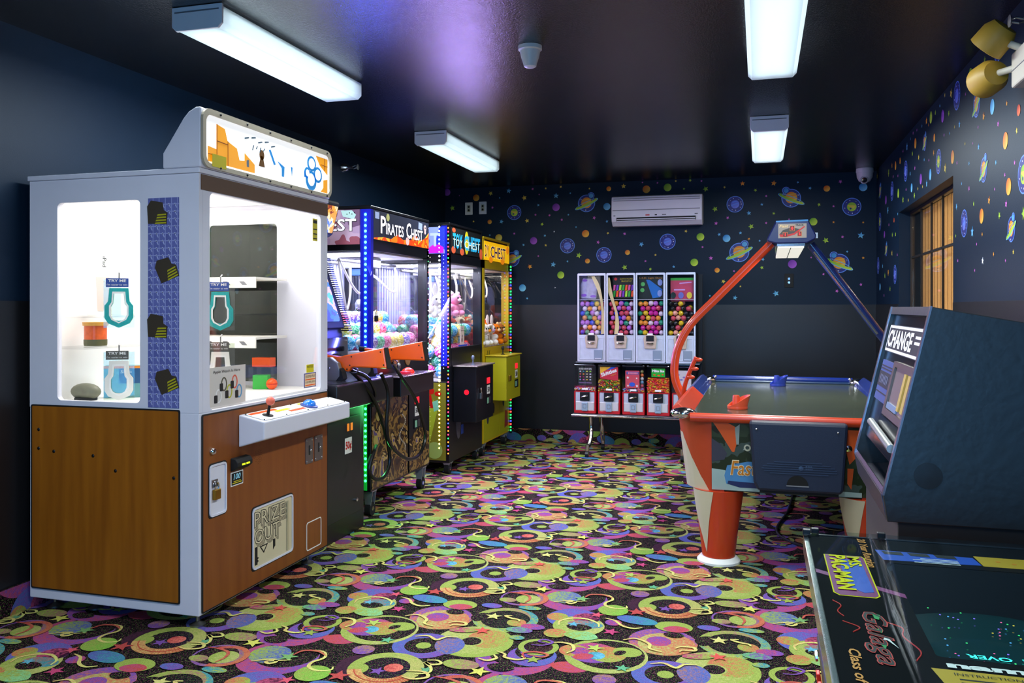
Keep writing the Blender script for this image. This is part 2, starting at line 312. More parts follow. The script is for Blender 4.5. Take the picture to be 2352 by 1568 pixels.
def lay_carpet(name,x0,x1,y0,y1,fn,parent):
    T=.979; ox,oy=-1.385,3.539; V=[];Fc=[];CA=[];CB=[];CG=[]
    for i in range(math.floor((x0-ox)/T)-1,math.ceil((x1-ox)/T)+1):
        for j in range(math.floor((y0-oy)/T)-1,math.ceil((y1-oy)/T)+1):
            for k,(polys,a,bb,c,r,gi,blk) in enumerate(SH):
                z=.0002+.00004*k
                for P in polys:
                    Q=[(ox+(i+x)*T,oy+(j+y)*T) for x,y in P]
                    if max(q[0] for q in Q)<x0 or min(q[0] for q in Q)>x1 or max(q[1] for q in Q)<y0 or min(q[1] for q in Q)>y1: continue
                    n=len(V); Fc.append(tuple(range(n,n+len(Q))))
                    for (x,y),q in zip(P,Q):
                        V.append(fn(min(max(q[0],x0),x1),min(max(q[1],y0),y1),z)); CA+=a; CB+=bb; CG+=(.5+.5*((x,y)[gi]-c[gi])/r,blk,0)
    me=bpy.data.meshes.new(name); me.from_pydata(V,[],Fc); me.materials.append(cmat)
    me.attributes.new('ca','FLOAT_COLOR','POINT').data.foreach_set('color',CA); me.attributes.new('cb','FLOAT_COLOR','POINT').data.foreach_set('color',CB); me.attributes.new('cg','FLOAT_VECTOR','POINT').data.foreach_set('vector',CG)
    o=bpy.data.objects.new(name,me); place(o,parent,kind='stuff'); return o
def basecol(o):
    me=o.data; n=len(me.vertices)
    me.attributes.new('ca','FLOAT_COLOR','POINT').data.foreach_set('color',lin(BLK)*n); me.attributes.new('cb','FLOAT_COLOR','POINT').data.foreach_set('color',lin(BLK)*n); me.attributes.new('cg','FLOAT_VECTOR','POINT').data.foreach_set('vector',(0,1,0)*n)
# ------------------------------------------------------------------ room shell
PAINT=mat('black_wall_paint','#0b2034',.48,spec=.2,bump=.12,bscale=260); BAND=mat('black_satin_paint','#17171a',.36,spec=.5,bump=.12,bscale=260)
CEIL=mat('black_textured_ceiling','#0d0d0f',.25,spec=1.0,bump=.42,bscale=130)
def struct(name,mb,m,**k): return mb.build(name,m,None,kind='structure',**k)
floor=struct('floor',MB().box((XL-.1,YF-.1,-.06),(XR+.4,YB+.1,0)),cmat); basecol(floor)
lay_carpet('carpet_pattern',XL,XR,YF,YB,lambda x,y,z:(x,y,z),floor)
ceiling=struct('ceiling',MB().box((XL-.1,YF-.1,ZC),(XR+.3,YB+.1,ZC+.08)),CEIL)
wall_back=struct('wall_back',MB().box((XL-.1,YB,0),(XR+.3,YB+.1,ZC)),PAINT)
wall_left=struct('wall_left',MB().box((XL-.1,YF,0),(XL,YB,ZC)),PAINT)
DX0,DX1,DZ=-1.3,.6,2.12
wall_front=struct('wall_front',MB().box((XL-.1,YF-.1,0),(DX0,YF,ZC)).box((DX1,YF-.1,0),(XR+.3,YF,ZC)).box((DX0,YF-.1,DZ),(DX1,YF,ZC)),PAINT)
door=bpy.data.objects.new('added_door_1',None); place(door,None,kind='structure'); door.location=((DX0+DX1)/2,YF-.05,0); ORG['added_door_1']=tuple(door.location)  # unseen glazed door, added so blue light enters from behind the viewer
DFR=mat('door_frame_dark','#26282c',.4,.4)
for q in range(2):
    a=DX0+q*(DX1-DX0)/2; b_=a+(DX1-DX0)/2; ffr=Fr((0,YF-.03,0),(-1,0,0),(0,0,1))
    lf=MB().rim(ffr,rr(-b_+.004,.006,-a-.004,DZ-.006,.002,1),rr(-b_+.08,.20,-a-.08,DZ-.09,.002,1),0,-.04).build('door_leaf',DFR,door); B('door_pane',(a+.08,YF-.052,.20),(b_-.08,YF-.047,DZ-.09),GLASS,lf); B('push_bar',(a+.1,YF-.028,1.02),(b_-.1,YF-.005,1.05),STEEL,lf)
WY0,WY1,WZ0,WZ1=5.27,7.2,.98,2.125
mb=MB()
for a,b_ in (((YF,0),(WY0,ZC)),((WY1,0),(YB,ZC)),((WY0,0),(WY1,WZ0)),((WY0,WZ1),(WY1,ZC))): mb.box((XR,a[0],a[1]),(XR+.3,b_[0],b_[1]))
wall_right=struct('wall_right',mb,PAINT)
ZW=1.412
B('lower_panel',(XL,YB-.006,.1),(XR,YB,ZW),BAND,wall_back); B('lower_panel',(XL,YF,.1),(XL+.006,YB-.006,ZW),BAND,wall_left)
mb=MB(); mb.box((XR-.006,YF,.1),(XR,WY0-.02,ZW)).box((XR-.006,WY1+.02,.1),(XR,YB-.006,ZW)).box((XR-.006,WY0-.02,.1),(XR,WY1+.02,WZ0-.02)); mb.build('lower_panel',BAND,wall_right)
bb_=struct('baseboard_back',MB().box((XL+.012,YB-.018,0),(XR-.012,YB-.006,.125)),cmat); basecol(bb_); lay_carpet('carpet_pattern',XL+.012,XR-.012,3.7,3.825,lambda x,y,z:(x,YB-.018-z,y-3.7),bb_)
bb_=struct('baseboard_left',MB().box((XL+.006,YF,0),(XL+.018,YB-.006,.125)),cmat); basecol(bb_); lay_carpet('carpet_pattern',YF,YB-.01,3.7,3.825,lambda x,y,z:(XL+.018+z,x,y-3.7),bb_)
bb_=struct('baseboard_right',MB().box((XR-.018,YF,0),(XR-.006,YB-.006,.125)),cmat); basecol(bb_)
# window with curtain
win=bpy.data.objects.new('window_1',None); place(win,None,kind='structure'); win.location=(XR+.095,6.2,WZ0); ORG['window_1']=(XR+.095,6.2,WZ0)
FRM=mat('window_frame_dark','#1c1814',.5); 
fw=FXm(XR+.095)
MB().rim(fw,rr(-WY1,WZ0,-WY0,WZ1,.002,1),rr(-WY1+.02,WZ0+.03,-WY0-.02,WZ1-.02,.002,1),-.015,.015).build('window_frame',FRM,win)
gz=1.77
for i in range(5):
    y0=WY0+.02+i*(WY1-WY0-.04)/5; y1=WY0+.02+(i+1)*(WY1-WY0-.04)/5
    for z0,z1 in ((WZ0+.03,gz),(gz,WZ1-.02)):
        B('window_pane',(XR+.093,y0+.006,z0+.006),(XR+.097,y1-.006,z1-.006),glass('window_glass','#fff6e8',.1),win)
    if i: B('muntin',(XR+.088,y0-.006,WZ0+.03),(XR+.102,y0+.006,WZ1-.02),FRM,win)
B('muntin',(XR+.088,WY0+.02,gz-.008),(XR+.102,WY1-.02,gz+.008),FRM,win)
MB().box((XR+.01,WY0+.001,WZ0),(XR+.078,WY1-.001,WZ0+.02)).build('window_sill',BAND,win)
CUR=NT('tan_curtain'); cm,nt,bb=CUR; bb.inputs['Base Color'].default_value=lin('#d8c098'); bb.inputs['Roughness'].default_value=.8
tr=nd(nt,'ShaderNodeBsdfTranslucent'); tr.inputs[0].default_value=lin('#e6d2ac'); ms=nd(nt,'ShaderNodeMixShader'); ms.inputs[0].default_value=.5
wv=nd(nt,'ShaderNodeTexNoise'); wv.inputs['Scale'].default_value=30; rp=nd(nt,'ShaderNodeMapRange'); rp.inputs[3].default_value=.4; rp.inputs[4].default_value=.6; nt.links.new(wv.outputs[0],rp.inputs[0]); nt.links.new(rp.outputs[0],ms.inputs[0])
nt.links.new(bb.outputs[0],ms.inputs[1]); nt.links.new(tr.outputs[0],ms.inputs[2]); nt.links.new(ms.outputs[0],nt.nodes['Material Output'].inputs[0])
cur=thing('vertical_blind','tan vertical blind hanging behind the window panes','blind',(XR+.16,6.2,WZ0))
for i in range(17):
    y=WY0+.02+i*.113
    MB().hexa([(XR+.150,y,WZ0-.1),(XR+.152,y,WZ0-.1),(XR+.156,y+.119,WZ0-.1),(XR+.154,y+.119,WZ0-.1),(XR+.150,y,WZ1+.1),(XR+.152,y,WZ1+.1),(XR+.156,y+.119,WZ1+.1),(XR+.154,y+.119,WZ1+.1)]).build('slat',cm,cur)
area('outdoor_daylight',(XR+.75,6.25,1.6),1.9,50,(1,.96,.9),(0,PI/2,0),1.3)
# ------------------------------------------------------------------ ceiling fixtures
dm,nt,bb=NT('frosted_diffuser'); L=nt.links.new
bb.inputs['Base Color'].default_value=lin('#d8eef6'); bb.inputs['Roughness'].default_value=.3
tr=nd(nt,'ShaderNodeBsdfTranslucent'); tr.inputs[0].default_value=lin('#f2f8f8'); ms=nd(nt,'ShaderNodeMixShader'); ms.inputs[0].default_value=.8
L(bb.outputs[0],ms.inputs[1]); L(tr.outputs[0],ms.inputs[2]); L(ms.outputs[0],nt.nodes['Material Output'].inputs[0])
wz=nd(nt,'ShaderNodeTexNoise'); wz.inputs['Scale'].default_value=300; bpn=nd(nt,'ShaderNodeBump'); bpn.inputs['Strength'].default_value=.1; L(wz.outputs[0],bpn.inputs['Height']); L(bpn.outputs[0],bb.inputs['Normal'])
TUBE=mat('fluorescent_tube','#f2fcff',.4,emit=3.0,ecol='#e2f6fc'); CAPM=mat('fixture_enamel','#f0eef2',.4)
FLAB=['long ceiling light nearest the prize key cabinet, on the left of the ceiling','ceiling light above the row of lit crane machines, back left','ceiling light cut off by the top of the picture, near right','short-looking ceiling light above the far end of the hockey table','ceiling light behind the viewer on the left row','ceiling light behind the viewer on the right row']
for i,(x,y) in enumerate(FIX):
    t=thing('ceiling_light',FLAB[i],'light',(x,y+FL/2,ZC),'fluorescent ceiling fixtures')
    h=FW/2; z0=ZC-FH
    B('housing',(x-h+.02,y+.01,ZC-.03),(x+h-.02,y+FL-.01,ZC-.001),CAPM,t)
    fr=Fr((x,y,ZC),(1,0,0),(0,0,1))
    prof=[(-h,-.012),(-h,-FH+.02),(-h+.02,-FH),(h-.02,-FH),(h,-FH+.02),(h,-.012)]
    MB().prism(fr,[(-h-.004,-.002),(-h-.004,-FH+.016),(-h+.016,-FH-.004),(h-.016,-FH-.004),(h+.004,-FH+.016),(h+.004,-.002)],0,-.014).build('end_cap',CAPM,t,bevel=.003)
    B('end_cap_slot',(x-h+.01,y-.0015,ZC-.028),(x+h-.01,y,ZC-.022),GREY,t)
    mb=MB(); n=len(prof); inn=[(a*.985,b_*.97) for a,b_ in prof]
    vs=[fr(a,b_,-.015) for a,b_ in prof]+[fr(a,b_,-FL) for a,b_ in prof]
    mb.add(vs,[(k,k+1,n+k+1,n+k) for k in range(n-1)]+[tuple(range(n,2*n))]); mb.build('diffuser',dm,t)
    for s in (-1,1): MB().cyl((x+s*.058,y+.05,ZC-.052),(x+s*.058,y+FL-.05,ZC-.052),.014,n=10).build('tube',TUBE,t,smooth=True)
# ------------------------------------------------------------------ wall stickers: kind, position along the wall, height, radius in cm
STB='Bp -3.22 2.62 3.7;Bo -2.89 2.55 3.5;Sy -2.73 2.59 2.6;Sb -2.53 2.61 2.8;Sy -2.36 2.53 2.8;Sp -2.27 2.62 1.5;Sy -2.13 2.62 1.3;Sy -1.97 2.63 1.4;Sb -2.02 2.54 3.0;Sb -1.87 2.56 1.1;Sp -2.20 2.56 0.9;Sy -1.67 2.60 1.1;Bo -1.47 2.59 2.4;Sy -1.32 2.61 2.6;Sp -1.13 2.64 1.0;Sp -0.98 2.63 1.1;Bo -1.09 2.57 3.8;Bg -0.88 2.58 3.8;Sy -0.80 2.64 1.2;Sg -0.66 2.64 1.6;Sp -0.55 2.63 1.1;Sg -0.51 2.55 2.9;Sg -0.72 2.56 1.3;Sg -3.16 2.45 2.9;Sp -2.71 2.44 1.5;G -2.47 2.38 7.7;Sb -2.63 2.54 1.0;Sp -3.08 2.58 0.8;Sb -2.21 2.45 1.5;Bp -2.02 2.42 3.9;R -1.70 2.45 13.1;Bb -1.49 2.41 3.6;Sy -2.92 2.30 1.3;Bo -2.74 2.29 2.3;Sb -2.61 2.29 2.4;Sy -2.33 2.29 2.4;Sg -2.17 2.25 1.9;Sp -2.24 2.35 1.3;Sp -2.09 2.34 1.4;Sb -1.89 2.34 1.1;Sp -1.96 2.29 1.4;Sp -1.62 2.30 1.9;Sb -1.49 2.26 1.6;Sb -1.81 2.21 1.1;Sg -2.84 2.18 2.1;Sb -2.74 2.15 1.2;By -2.64 2.12 3.7;Sp -2.47 2.16 1.4;Sb -2.14 2.13 1.5;Sw -2.04 2.17 1.0;Sy -1.48 2.14 1.4;Bo -1.71 2.14 3.7;Sp -1.31 2.13 1.7;Sy -0.70 2.14 1.6;Bg -0.56 2.08 3.7;Bp -2.26 2.08 3.8;Sy -2.13 2.03 1.5;Sb -2.37 2.04 1.5;Sp -1.58 2.05 1.9;P -1.90 2.02 7.7;Sb -1.14 2.02 2.6;P -0.88 2.04 7.9;P -1.52 1.92 7.8;Bo -1.28 1.94 2.5;Sp -0.54 1.98 1.2;Sg -1.78 1.92 3.1;Sy -1.00 1.91 1.3;Sp -2.21 1.92 1.1;R -2.49 1.89 11.3;Sb -1.90 1.86 1.3;Bo -1.69 1.86 2.5;Sp -1.10 1.85 1.3;Bg -0.62 1.83 3.7;Sp -0.46 1.87 2.2;So -2.30 1.81 2.7;Sb -2.05 1.83 2.9;Sg -1.31 1.79 3.0;Sg -1.05 1.77 1.7;Sb -0.82 1.79 1.5;Bg -1.97 1.72 3.7;Bb -2.38 1.59 3.7;Sw -2.03 1.59 0.9;Sb -2.33 1.48 1.3;Sb -0.47 1.50 1.1;Sy -0.33 2.56 1.3;So -0.16 2.59 2.4;Sg -0.04 2.52 1.7;So 0.13 2.58 2.7;Sb 0.35 2.58 1.2;Sb 0.46 2.52 1.6;Bo 0.61 2.51 2.9;Sp 0.73 2.57 1.9;Bb 0.93 2.51 3.7;Sg -0.42 2.35 2.8;P -0.23 2.39 8.0;F 0.29 2.43 13.1;Sp 0.06 2.46 1.2;Sb 0.02 2.38 1.5;Sg 0.54 2.36 1.7;Sp 0.67 2.34 1.2;G 0.83 2.33 8.4;Sg 0.13 2.29 1.5;Sb -0.10 2.30 2.3;Sp -0.30 2.26 1.6;Sp -0.41 2.21 1.9;Sg -0.08 2.17 2.8;Sp 0.06 2.20 1.3;Sp 0.27 2.23 0.9;Bg 0.49 2.20 3.6;So 0.67 2.19 1.2;So 0.93 2.18 1.1;Sb 0.91 2.06 3.2;Sb -0.38 2.10 1.7;Bb -0.31 2.06 3.6;Sb -0.18 2.11 1.6;So -0.10 2.05 1.4;Sb 0.00 2.03 1.2;Sg 0.60 2.02 3.0;Sp 0.75 2.05 1.5;R -0.19 1.92 13.8;Sb 0.03 1.85 1.8;Sp -0.46 1.87 1.9;Sp -0.54 1.98 1.0;Sp 0.47 1.86 1.0;F 0.72 1.80 13.3;Sb 0.79 1.91 1.2;So 0.93 1.85 1.4;Bo -0.40 1.75 2.4;Sp -0.24 1.74 1.2;Sg 0.02 1.77 1.8;Bp 0.30 1.80 4.0;Sp 0.58 1.70 1.3;Sy -0.34 1.64 2.2;Sy -0.18 1.59 1.1;Sb -0.47 1.50 1.0;Sb -0.23 1.48 2.4;Sb 0.15 1.52 3.1;Sp 0.70 1.54 1.7;Sp 0.91 1.60 1.5'
STR='R 4.73 2.40 9.5;P 5.17 2.55 7.9;G 4.33 2.57 6.8;Sg 4.57 2.58 1.7;Bg 4.86 2.58 3.7;Sy 5.32 2.60 2.8;Sy 5.49 2.63 1.4;Sp 4.97 2.51 1.0;Sb 5.63 2.60 1.2;Sg 5.38 2.50 1.8;Sg 5.77 2.59 1.7;Bp 5.55 2.52 3.8;Bg 5.91 2.59 3.8;So 6.06 2.60 2.6;So 5.99 2.56 1.2;Sb 6.22 2.60 1.3;Sp 6.41 2.61 1.2;Sp 6.56 2.62 1.3;Sb 6.67 2.60 1.3;Bo 6.47 2.53 3.6;Sb 6.82 2.57 3.0;Sp 7.00 2.57 1.4;Sg 6.59 2.48 2.0;R 6.12 2.47 7.9;Bo 5.80 2.44 2.5;Sp 5.51 2.40 1.2;Sb 5.36 2.38 1.1;Sb 5.11 2.38 2.2;Sy 5.23 2.39 1.1;So 4.59 2.31 2.1;Sp 4.70 2.28 1.0;Bb 4.43 2.32 3.6;So 4.19 2.28 1.2;Br 4.01 2.21 2.4;Sp 4.33 2.22 1.6;Sy 4.04 2.13 1.5;Bo 4.21 2.12 3.8;Sy 4.98 2.25 1.0;Sp 4.81 2.22 0.8;Sb 4.69 2.18 1.8;So 5.82 2.35 2.0;Sy 6.34 2.41 2.1;Sb 6.14 2.36 1.3;Sp 5.98 2.33 1.2;G 5.67 2.27 7.5;Bo 5.28 2.23 3.8;Sy 5.48 2.20 2.9;Sp 5.17 2.18 1.3;Sb 4.89 2.13 1.2;R 4.59 2.05 9.0;Sb 4.37 2.05 1.3;Sp 4.07 2.00 1.2;Sp 4.22 1.97 1.1;G 3.94 1.93 8.1;Bo 4.16 1.91 3.8;Sb 4.01 1.92 1.5;P 6.88 2.40 7.7;Sb 6.68 2.35 1.7;Sp 6.49 2.36 1.7;Bo 7.14 2.52 2.5;Bo 7.37 2.52 3.5;So 7.56 2.55 2.3;Sg 7.75 2.52 3.4;Sy 8.47 2.60 2.6;Sp 7.49 2.45 1.3;Sp 7.25 2.42 1.3;Bp 6.26 2.25 3.6;Bb 5.93 2.23 3.6;Sb 6.05 2.19 2.6;Sy 6.20 2.19 1.3;Sy 6.37 2.20 1.4;Bb 6.62 2.24 3.2;Sg 6.51 2.17 2.4;Sp 6.86 2.26 1.3;Bg 7.23 2.28 3.6;R 8.27 2.43 9.0;P 7.56 2.34 7.9;Bp 7.91 2.31 3.8;Sg 7.00 2.20 2.7;Sy 6.77 2.17 1.5;Sb 5.06 2.05 1.1;Sp 4.89 2.00 1.5;So 4.49 1.89 2.1;Sp 4.39 1.93 0.9;Sb 5.18 1.94 2.0;Sg 4.79 1.91 1.4;Sg 4.31 1.80 1.8;Sp 4.20 1.84 1.8;Sg 3.94 1.77 2.9;P 5.00 1.83 7.4;Bo 4.63 1.83 3.7;R 4.12 1.72 8.2;Sb 4.82 1.77 2.9;So 4.62 1.74 1.2;Sg 5.20 1.78 1.1;Sp 4.73 1.70 1.0;So 4.41 1.63 1.1;Sy 4.09 1.62 1.2;Sp 4.21 1.59 0.9;Sw 4.61 1.61 1.9;Sp 4.77 1.57 1.0;So 3.93 1.59 0.8;Sp 5.15 1.64 1.1;Sb 7.79 2.21 3.1;Bp 8.00 2.02 3.1;Br 7.45 2.09 1.9;Sg 7.54 1.98 2.0;Sg 7.37 1.97 1.9;G 8.29 2.16 8.1;Sp 7.73 2.08 1.5;R 7.89 1.88 8.2;Sy 7.56 1.83 2.3;P 8.41 1.77 7.7;P 7.40 1.65 7.7;Sb 8.11 1.75 2.1;So 7.77 1.68 2.7;Sg 7.97 1.66 2.4;Bb 8.28 1.57 3.3;Sg 7.67 1.54 2.0;Sp 8.02 1.49 1.4;Sb 8.60 1.49 1.5;Sp 7.28 1.80 1.3;Sb 7.26 2.12 1.3'
def printmat(name,c0,c1):
    """printed sticker colour: two-tone ramp across the print"""
    m,nt,b=NT(name); b.inputs['Roughness'].default_value=.5; b.inputs['Specular IOR Level'].default_value=.2
    tc=nd(nt,'ShaderNodeTexCoord'); g=nd(nt,'ShaderNodeTexGradient'); mp=nd(nt,'ShaderNodeMapping'); mp.inputs['Rotation'].default_value=(0,0,.9); mp.inputs['Scale'].default_value=(.5,.5,.5); mp.inputs['Location'].default_value=(.5,0,0)
    r=nd(nt,'ShaderNodeValToRGB'); r.color_ramp.elements[0].color=lin(c0); r.color_ramp.elements[1].color=lin(c1)
    L=nt.links.new; L(tc.outputs['Object'],mp.inputs[0]); L(mp.outputs[0],g.inputs[0]); L(g.outputs[0],r.inputs[0]); L(r.outputs[0],b.inputs['Base Color']); return m
SC={'y':printmat('sticker_yellow','#c89a28','#f4e468'),'g':printmat('sticker_green','#5a9a20','#d2ec50'),'b':printmat('sticker_blue','#1f7ac0','#8ad8f4'),'p':printmat('sticker_pink','#a83aa8','#ee86d8'),'o':printmat('sticker_orange','#d05a10','#fcc048'),'w':printmat('sticker_white','#c8c8d8','#ffffff'),'r':printmat('sticker_red','#c02a18','#f47a4a')}
SPU=printmat('sticker_purple','#6a2a98','#b060d0'); NAVY=mat('sticker_navy','#141c78',.5,var=.4,vscale=3); RIMB=mat('sticker_light_blue','#5a8ae8',.5); PLB=printmat('planet_blue','#2a3ab8','#8a9af0')
BF=FZ(0); SM={}
def smesh(k):
    if k in SM: return SM[k]
    mb=MB()
    if k[0]=='S': mb.prism(BF,star(0,0,1,.46,PI/2+.12),0,.04); mats=[SC[k[1]]]
    elif k[0]=='B': mb.prism(BF,circ(0,0,1,24),0,.04); mats=[SPU if k[1]=='p' else SC[k[1]]]
    elif k in 'GP':
        mb.prism(BF,circ(0,0,1,28),0,.02,0).prism(BF,circ(0,0,.92,28),.02,.03,1).prism(BF,circ(0,0,.5,24),.03,.045,2)
        for i in range(9): a=i*2.4; mb.prism(BF,circ(.73*math.cos(a),.73*math.sin(a),.035 if i%2 else .055,6),.03,.04,3)
        if k=='G': mb.prism(BF,circ(-.12,-.2,.11,12),.045,.05,1).quad([(-.45,.1,.046),(.2,-.2,.046),(.45,.12,.046),(-.4,.2,.046)],4)
        else: mb.quad([(-.4,-.2,.046),(.44,.1,.046),(.42,.2,.046),(-.45,-.06,.046)],4).quad([(-.3,.2,.046),(.3,.36,.046),(.2,.42,.046),(-.36,.3,.046)],4)
        mats=[RIMB,NAVY,SC['g'] if k=='G' else PLB,SC['w'],SC['y'] if k=='G' else RIMB]
    else:
        f=1 if k=='R' else -1
        body=circ(0,0,.68,26); 
        mb.prism(BF,body,0,.02,0).prism(BF,circ(.36*f,.58,.27,16),0,.02,0).prism(BF,circ(0,0,.62,26),.02,.03,1).prism(BF,circ(.36*f,.58,.22,16),.02,.03,1)
        mb.prism(BF,circ(.36*f,.58,.18,14),.03,.04,4).prism(BF,circ(0,.04,.42,22),.03,.045,2)
        for q in (-.2,0,.2): mb.quad([(-.36,q+.02,.046),(.36,q+.1,.046),(.35,q+.15,.046),(-.37,q+.06,.046)],6)
        ca,sa=math.cos(.42*f),math.sin(.42*f)
        for (ra,rb,z,mi) in ((1.0,.2,.05,3),(.95,.145,.056,5)):
            o=[(x*ca-y*sa,x*sa+y*ca-.06) for x,y in circ(0,0,ra,32,rb)]; i=[(x*ca-y*sa,x*sa+y*ca+.0) for x,y in circ(0,.03,ra*.86,32,rb*.35)]
            mb.rim(BF,o,i,z-.006,z,mi)
        for j in range(8): a=j*2.1+.4; mb.prism(BF,circ(.53*math.cos(a),.53*math.sin(a),.03 if j%2 else .05,6),.03,.04,7)
        mats=[RIMB,NAVY,SC['o'],SC['b'],SC['b'],SC['g'],SC['y'],SC['w']]
    SM[k]=mb.mesh('sticker_print',mats); return SM[k]
KN={'S':'star_sticker','B':'planet_dot_sticker','G':'planet_badge_sticker','P':'planet_badge_sticker','R':'ringed_planet_sticker','F':'ringed_planet_sticker'}
def stick(src,wall,fn,rot):
    for i,it in enumerate(src.split(';')):
        k,a,z,r=it.split(); a,z,r=float(a),float(z),float(r)/100
        o=bpy.data.objects.new(KN[k[0]],smesh(k)); place(o,wall); o.location=fn(a,z); o.scale=(r,r,min(.03,r))
        o.rotation_euler=(Matrix.Rotation(rot[1],3,'Z')@Matrix.Rotation(PI/2,3,'X')@Matrix.Rotation((i*1.7%1.2-.6) if k[0]=='S' else 0,3,'Z')).to_euler()
stick(STB,wall_back,lambda a,z:(a,YB-.0005-(.006 if z<ZW else 0),z),(0,0))
stick(STR,wall_right,lambda a,z:(XR-.0005-(.006 if z<ZW else 0),a,z),(0,-PI/2))
# ------------------------------------------------------------------ prize key cabinet (white and wood, left foreground)
KX,KB,K0,K1=-2.29,-3.19,3.085,4.2
def woodmat(name,c0,c1):
    m,nt,b=NT(name); tc=nd(nt,'ShaderNodeTexCoord'); mp=nd(nt,'ShaderNodeMapping'); mp.inputs['Scale'].default_value=(9,9,.7)
    n=nd(nt,'ShaderNodeTexNoise'); n.inputs['Scale'].default_value=2.2; n.inputs['Detail'].default_value=6; r=nd(nt,'ShaderNodeValToRGB'); r.color_ramp.elements[0].position=.3; r.color_ramp.elements[1].position=.7
    r.color_ramp.elements[0].color=lin(c0); r.color_ramp.elements[1].color=lin(c1); L=nt.links.new
    L(tc.outputs['Object'],mp.inputs[0]); L(mp.outputs[0],n.inputs['Vector']); L(n.outputs[0],r.inputs[0]); L(r.outputs[0],b.inputs['Base Color']); b.inputs['Roughness'].default_value=.42; return m
WOOD=woodmat('honey_wood_side','#8a4c08','#a4600f'); WOOD2=woodmat('honey_wood_front','#7c3f12','#8e4e1a')
KWH=mat('cabinet_white','#dcdbe6',.5); INN=mat('interior_white','#f4f3f0',.6)
key=thing('prize_key_cabinet','tall white prize cabinet with wood panels, lit glass and a gold chest marquee','game cabinet',(-2.74,3.64,0))
fs,ff=FY(K0),FX(KX)
mb=MB(); mb.box((KB,K0,.065),(KX,K1,.93)); mb.build('base_cabinet',KWH,key,bevel=.004)
mb=MB(); mb.rim(fs,rr(KB,.93,KX,1.955,.002,4),rr(-3.035,.965,-2.59,1.852,.022,4),0,-.025)
mb.rim(ff,rr(K0+.026,.93,K1-.026,1.955,.002,4),rr(3.158,.934,4.128,1.882,.028,4),0,-.025)
mb.rim(FY(K1),rr(KB,.93,KX,1.955,.002,4),rr(-3.035,.965,-2.59,1.852,.022,4),0,.025)
mb.build('window_frame',KWH,key)
mb=MB(); mb.box((KB,K0+.026,.93),(KB+.02,K1-.026,1.955)).box((KB+.02,K0+.026,.931),(KX-.026,K1-.026,.945)); mb.build('interior_lining',INN,key)
mb=MB().box((KB-.006,K0-.008,1.956),(KX+.008,K1,1.978)); mb.build('roof',KWH,key,bevel=.003)
fm_=FY(K0-.01)
PR('marquee_box',fm_,[(-2.465,1.979),(-2.465,2.045),(-2.362,2.19),(-2.335,2.218),(-2.30,2.235),(-2.275,2.235),(-2.275,1.979)],0,-(K1-K0+.01),KWH,key,bevel=.006)
fq=FX(-2.274)
MARQ=art('chest_marquee_art',['#f4a818','#ffffff','#fdf8ec','#ffffff'],4.2,emit=1.05,detail=2)
TRIM=mat('marquee_trim','#b8ad98',.4,.2)
mq=MB().rim(fq,rr(K0-.01,1.981,K1,2.235,.05,5),rr(K0+.012,2.0,K1-.022,2.21,.035,5),0,.012).build('marquee_trim',TRIM,key)
GLW=mat('marquee_white','#ffffff',.4,emit=.62); GLO=mat('marquee_amber','#f0a010',.4,emit=.5,ecol='#f09a10'); GLB=mat('marquee_blue','#1484cc',.4,emit=.45); BRN=mat('keyhole_brown','#6a4208',.5,emit=.12); GDK=mat('marquee_line','#8a4a0a',.5,emit=.15)
mp_=PR('marquee_panel',fq,rr(K0+.012,2.0,K1-.022,2.21,.035,5),.001,.005,GLW,key)
def dec(name,fr,polys,m,parent,c=.0055,d=.001):
    for p in polys: o=PR(name,fr,p,c,c+d,m,parent)
    return o
y0,z0=K0,2.0
dec('chest_print',fq,[[(y0+.03,z0+.01),(y0+.38,z0+.01),(y0+.38,z0+.05),(y0+.30,z0+.09),(y0+.30,z0+.055),(y0+.26,z0+.05),(y0+.24,z0+.10),(y0+.17,z0+.12),(y0+.15,z0+.17),(y0+.09,z0+.18),(y0+.09,z0+.07),(y0+.03,z0+.075)],[(y0+.95,z0+.19),(y0+1.075,z0+.19),(y0+1.075,z0+.105),(y0+1.02,z0+.13),(y0+.99,z0+.145)],[(y0+1.0,z0+.005),(y0+1.075,z0+.005),(y0+1.075,z0+.08),(y0+1.03,z0+.07),(y0+1.03,z0+.03)]],GLO,mp_)
dec('chest_lines',fq,[[(y0+.09,z0+.105),(y0+.17,z0+.102),(y0+.17,z0+.106),(y0+.09,z0+.109)],[(y0+.03,z0+.04),(y0+.09,z0+.042),(y0+.09,z0+.045),(y0+.03,z0+.043)],[(y0+.17,z0+.01),(y0+.173,z0+.01),(y0+.173,z0+.12),(y0+.17,z0+.12)],[(y0+.09,z0+.01),(y0+.093,z0+.01),(y0+.093,z0+.18),(y0+.09,z0+.18)],[(y0+1.0,z0+.15),(y0+1.075,z0+.147),(y0+1.075,z0+.15),(y0+1.0,z0+.153)],[(y0+1.035,z0+.12),(y0+1.038,z0+.12),(y0+1.038,z0+.19),(y0+1.035,z0+.19)]],GDK,mp_,c=.007)
dec('keyhole_print',fq,[circ(y0+.44,z0+.105,.02,16,.024),[(y0+.432,z0+.10),(y0+.448,z0+.10),(y0+.465,z0+.05),(y0+.415,z0+.05)]],BRN,mp_)
dec('spinner_print',fq,[circ(y0+.905,z0+.14,.045,18,.04),circ(y0+.86,z0+.085,.03,16,.03),circ(y0+.97,z0+.09,.045,18,.042),circ(y0+.90,z0+.05,.055,20,.052)],GLB,mp_)
dec('spinner_holes',fq,[circ(y0+.905,z0+.14,.03,18,.028),circ(y0+.862,z0+.085,.018,14,.018),circ(y0+.97,z0+.09,.03,18,.029),circ(y0+.90,z0+.055,.034,18,.033)],GLW,mp_,c=.0068)
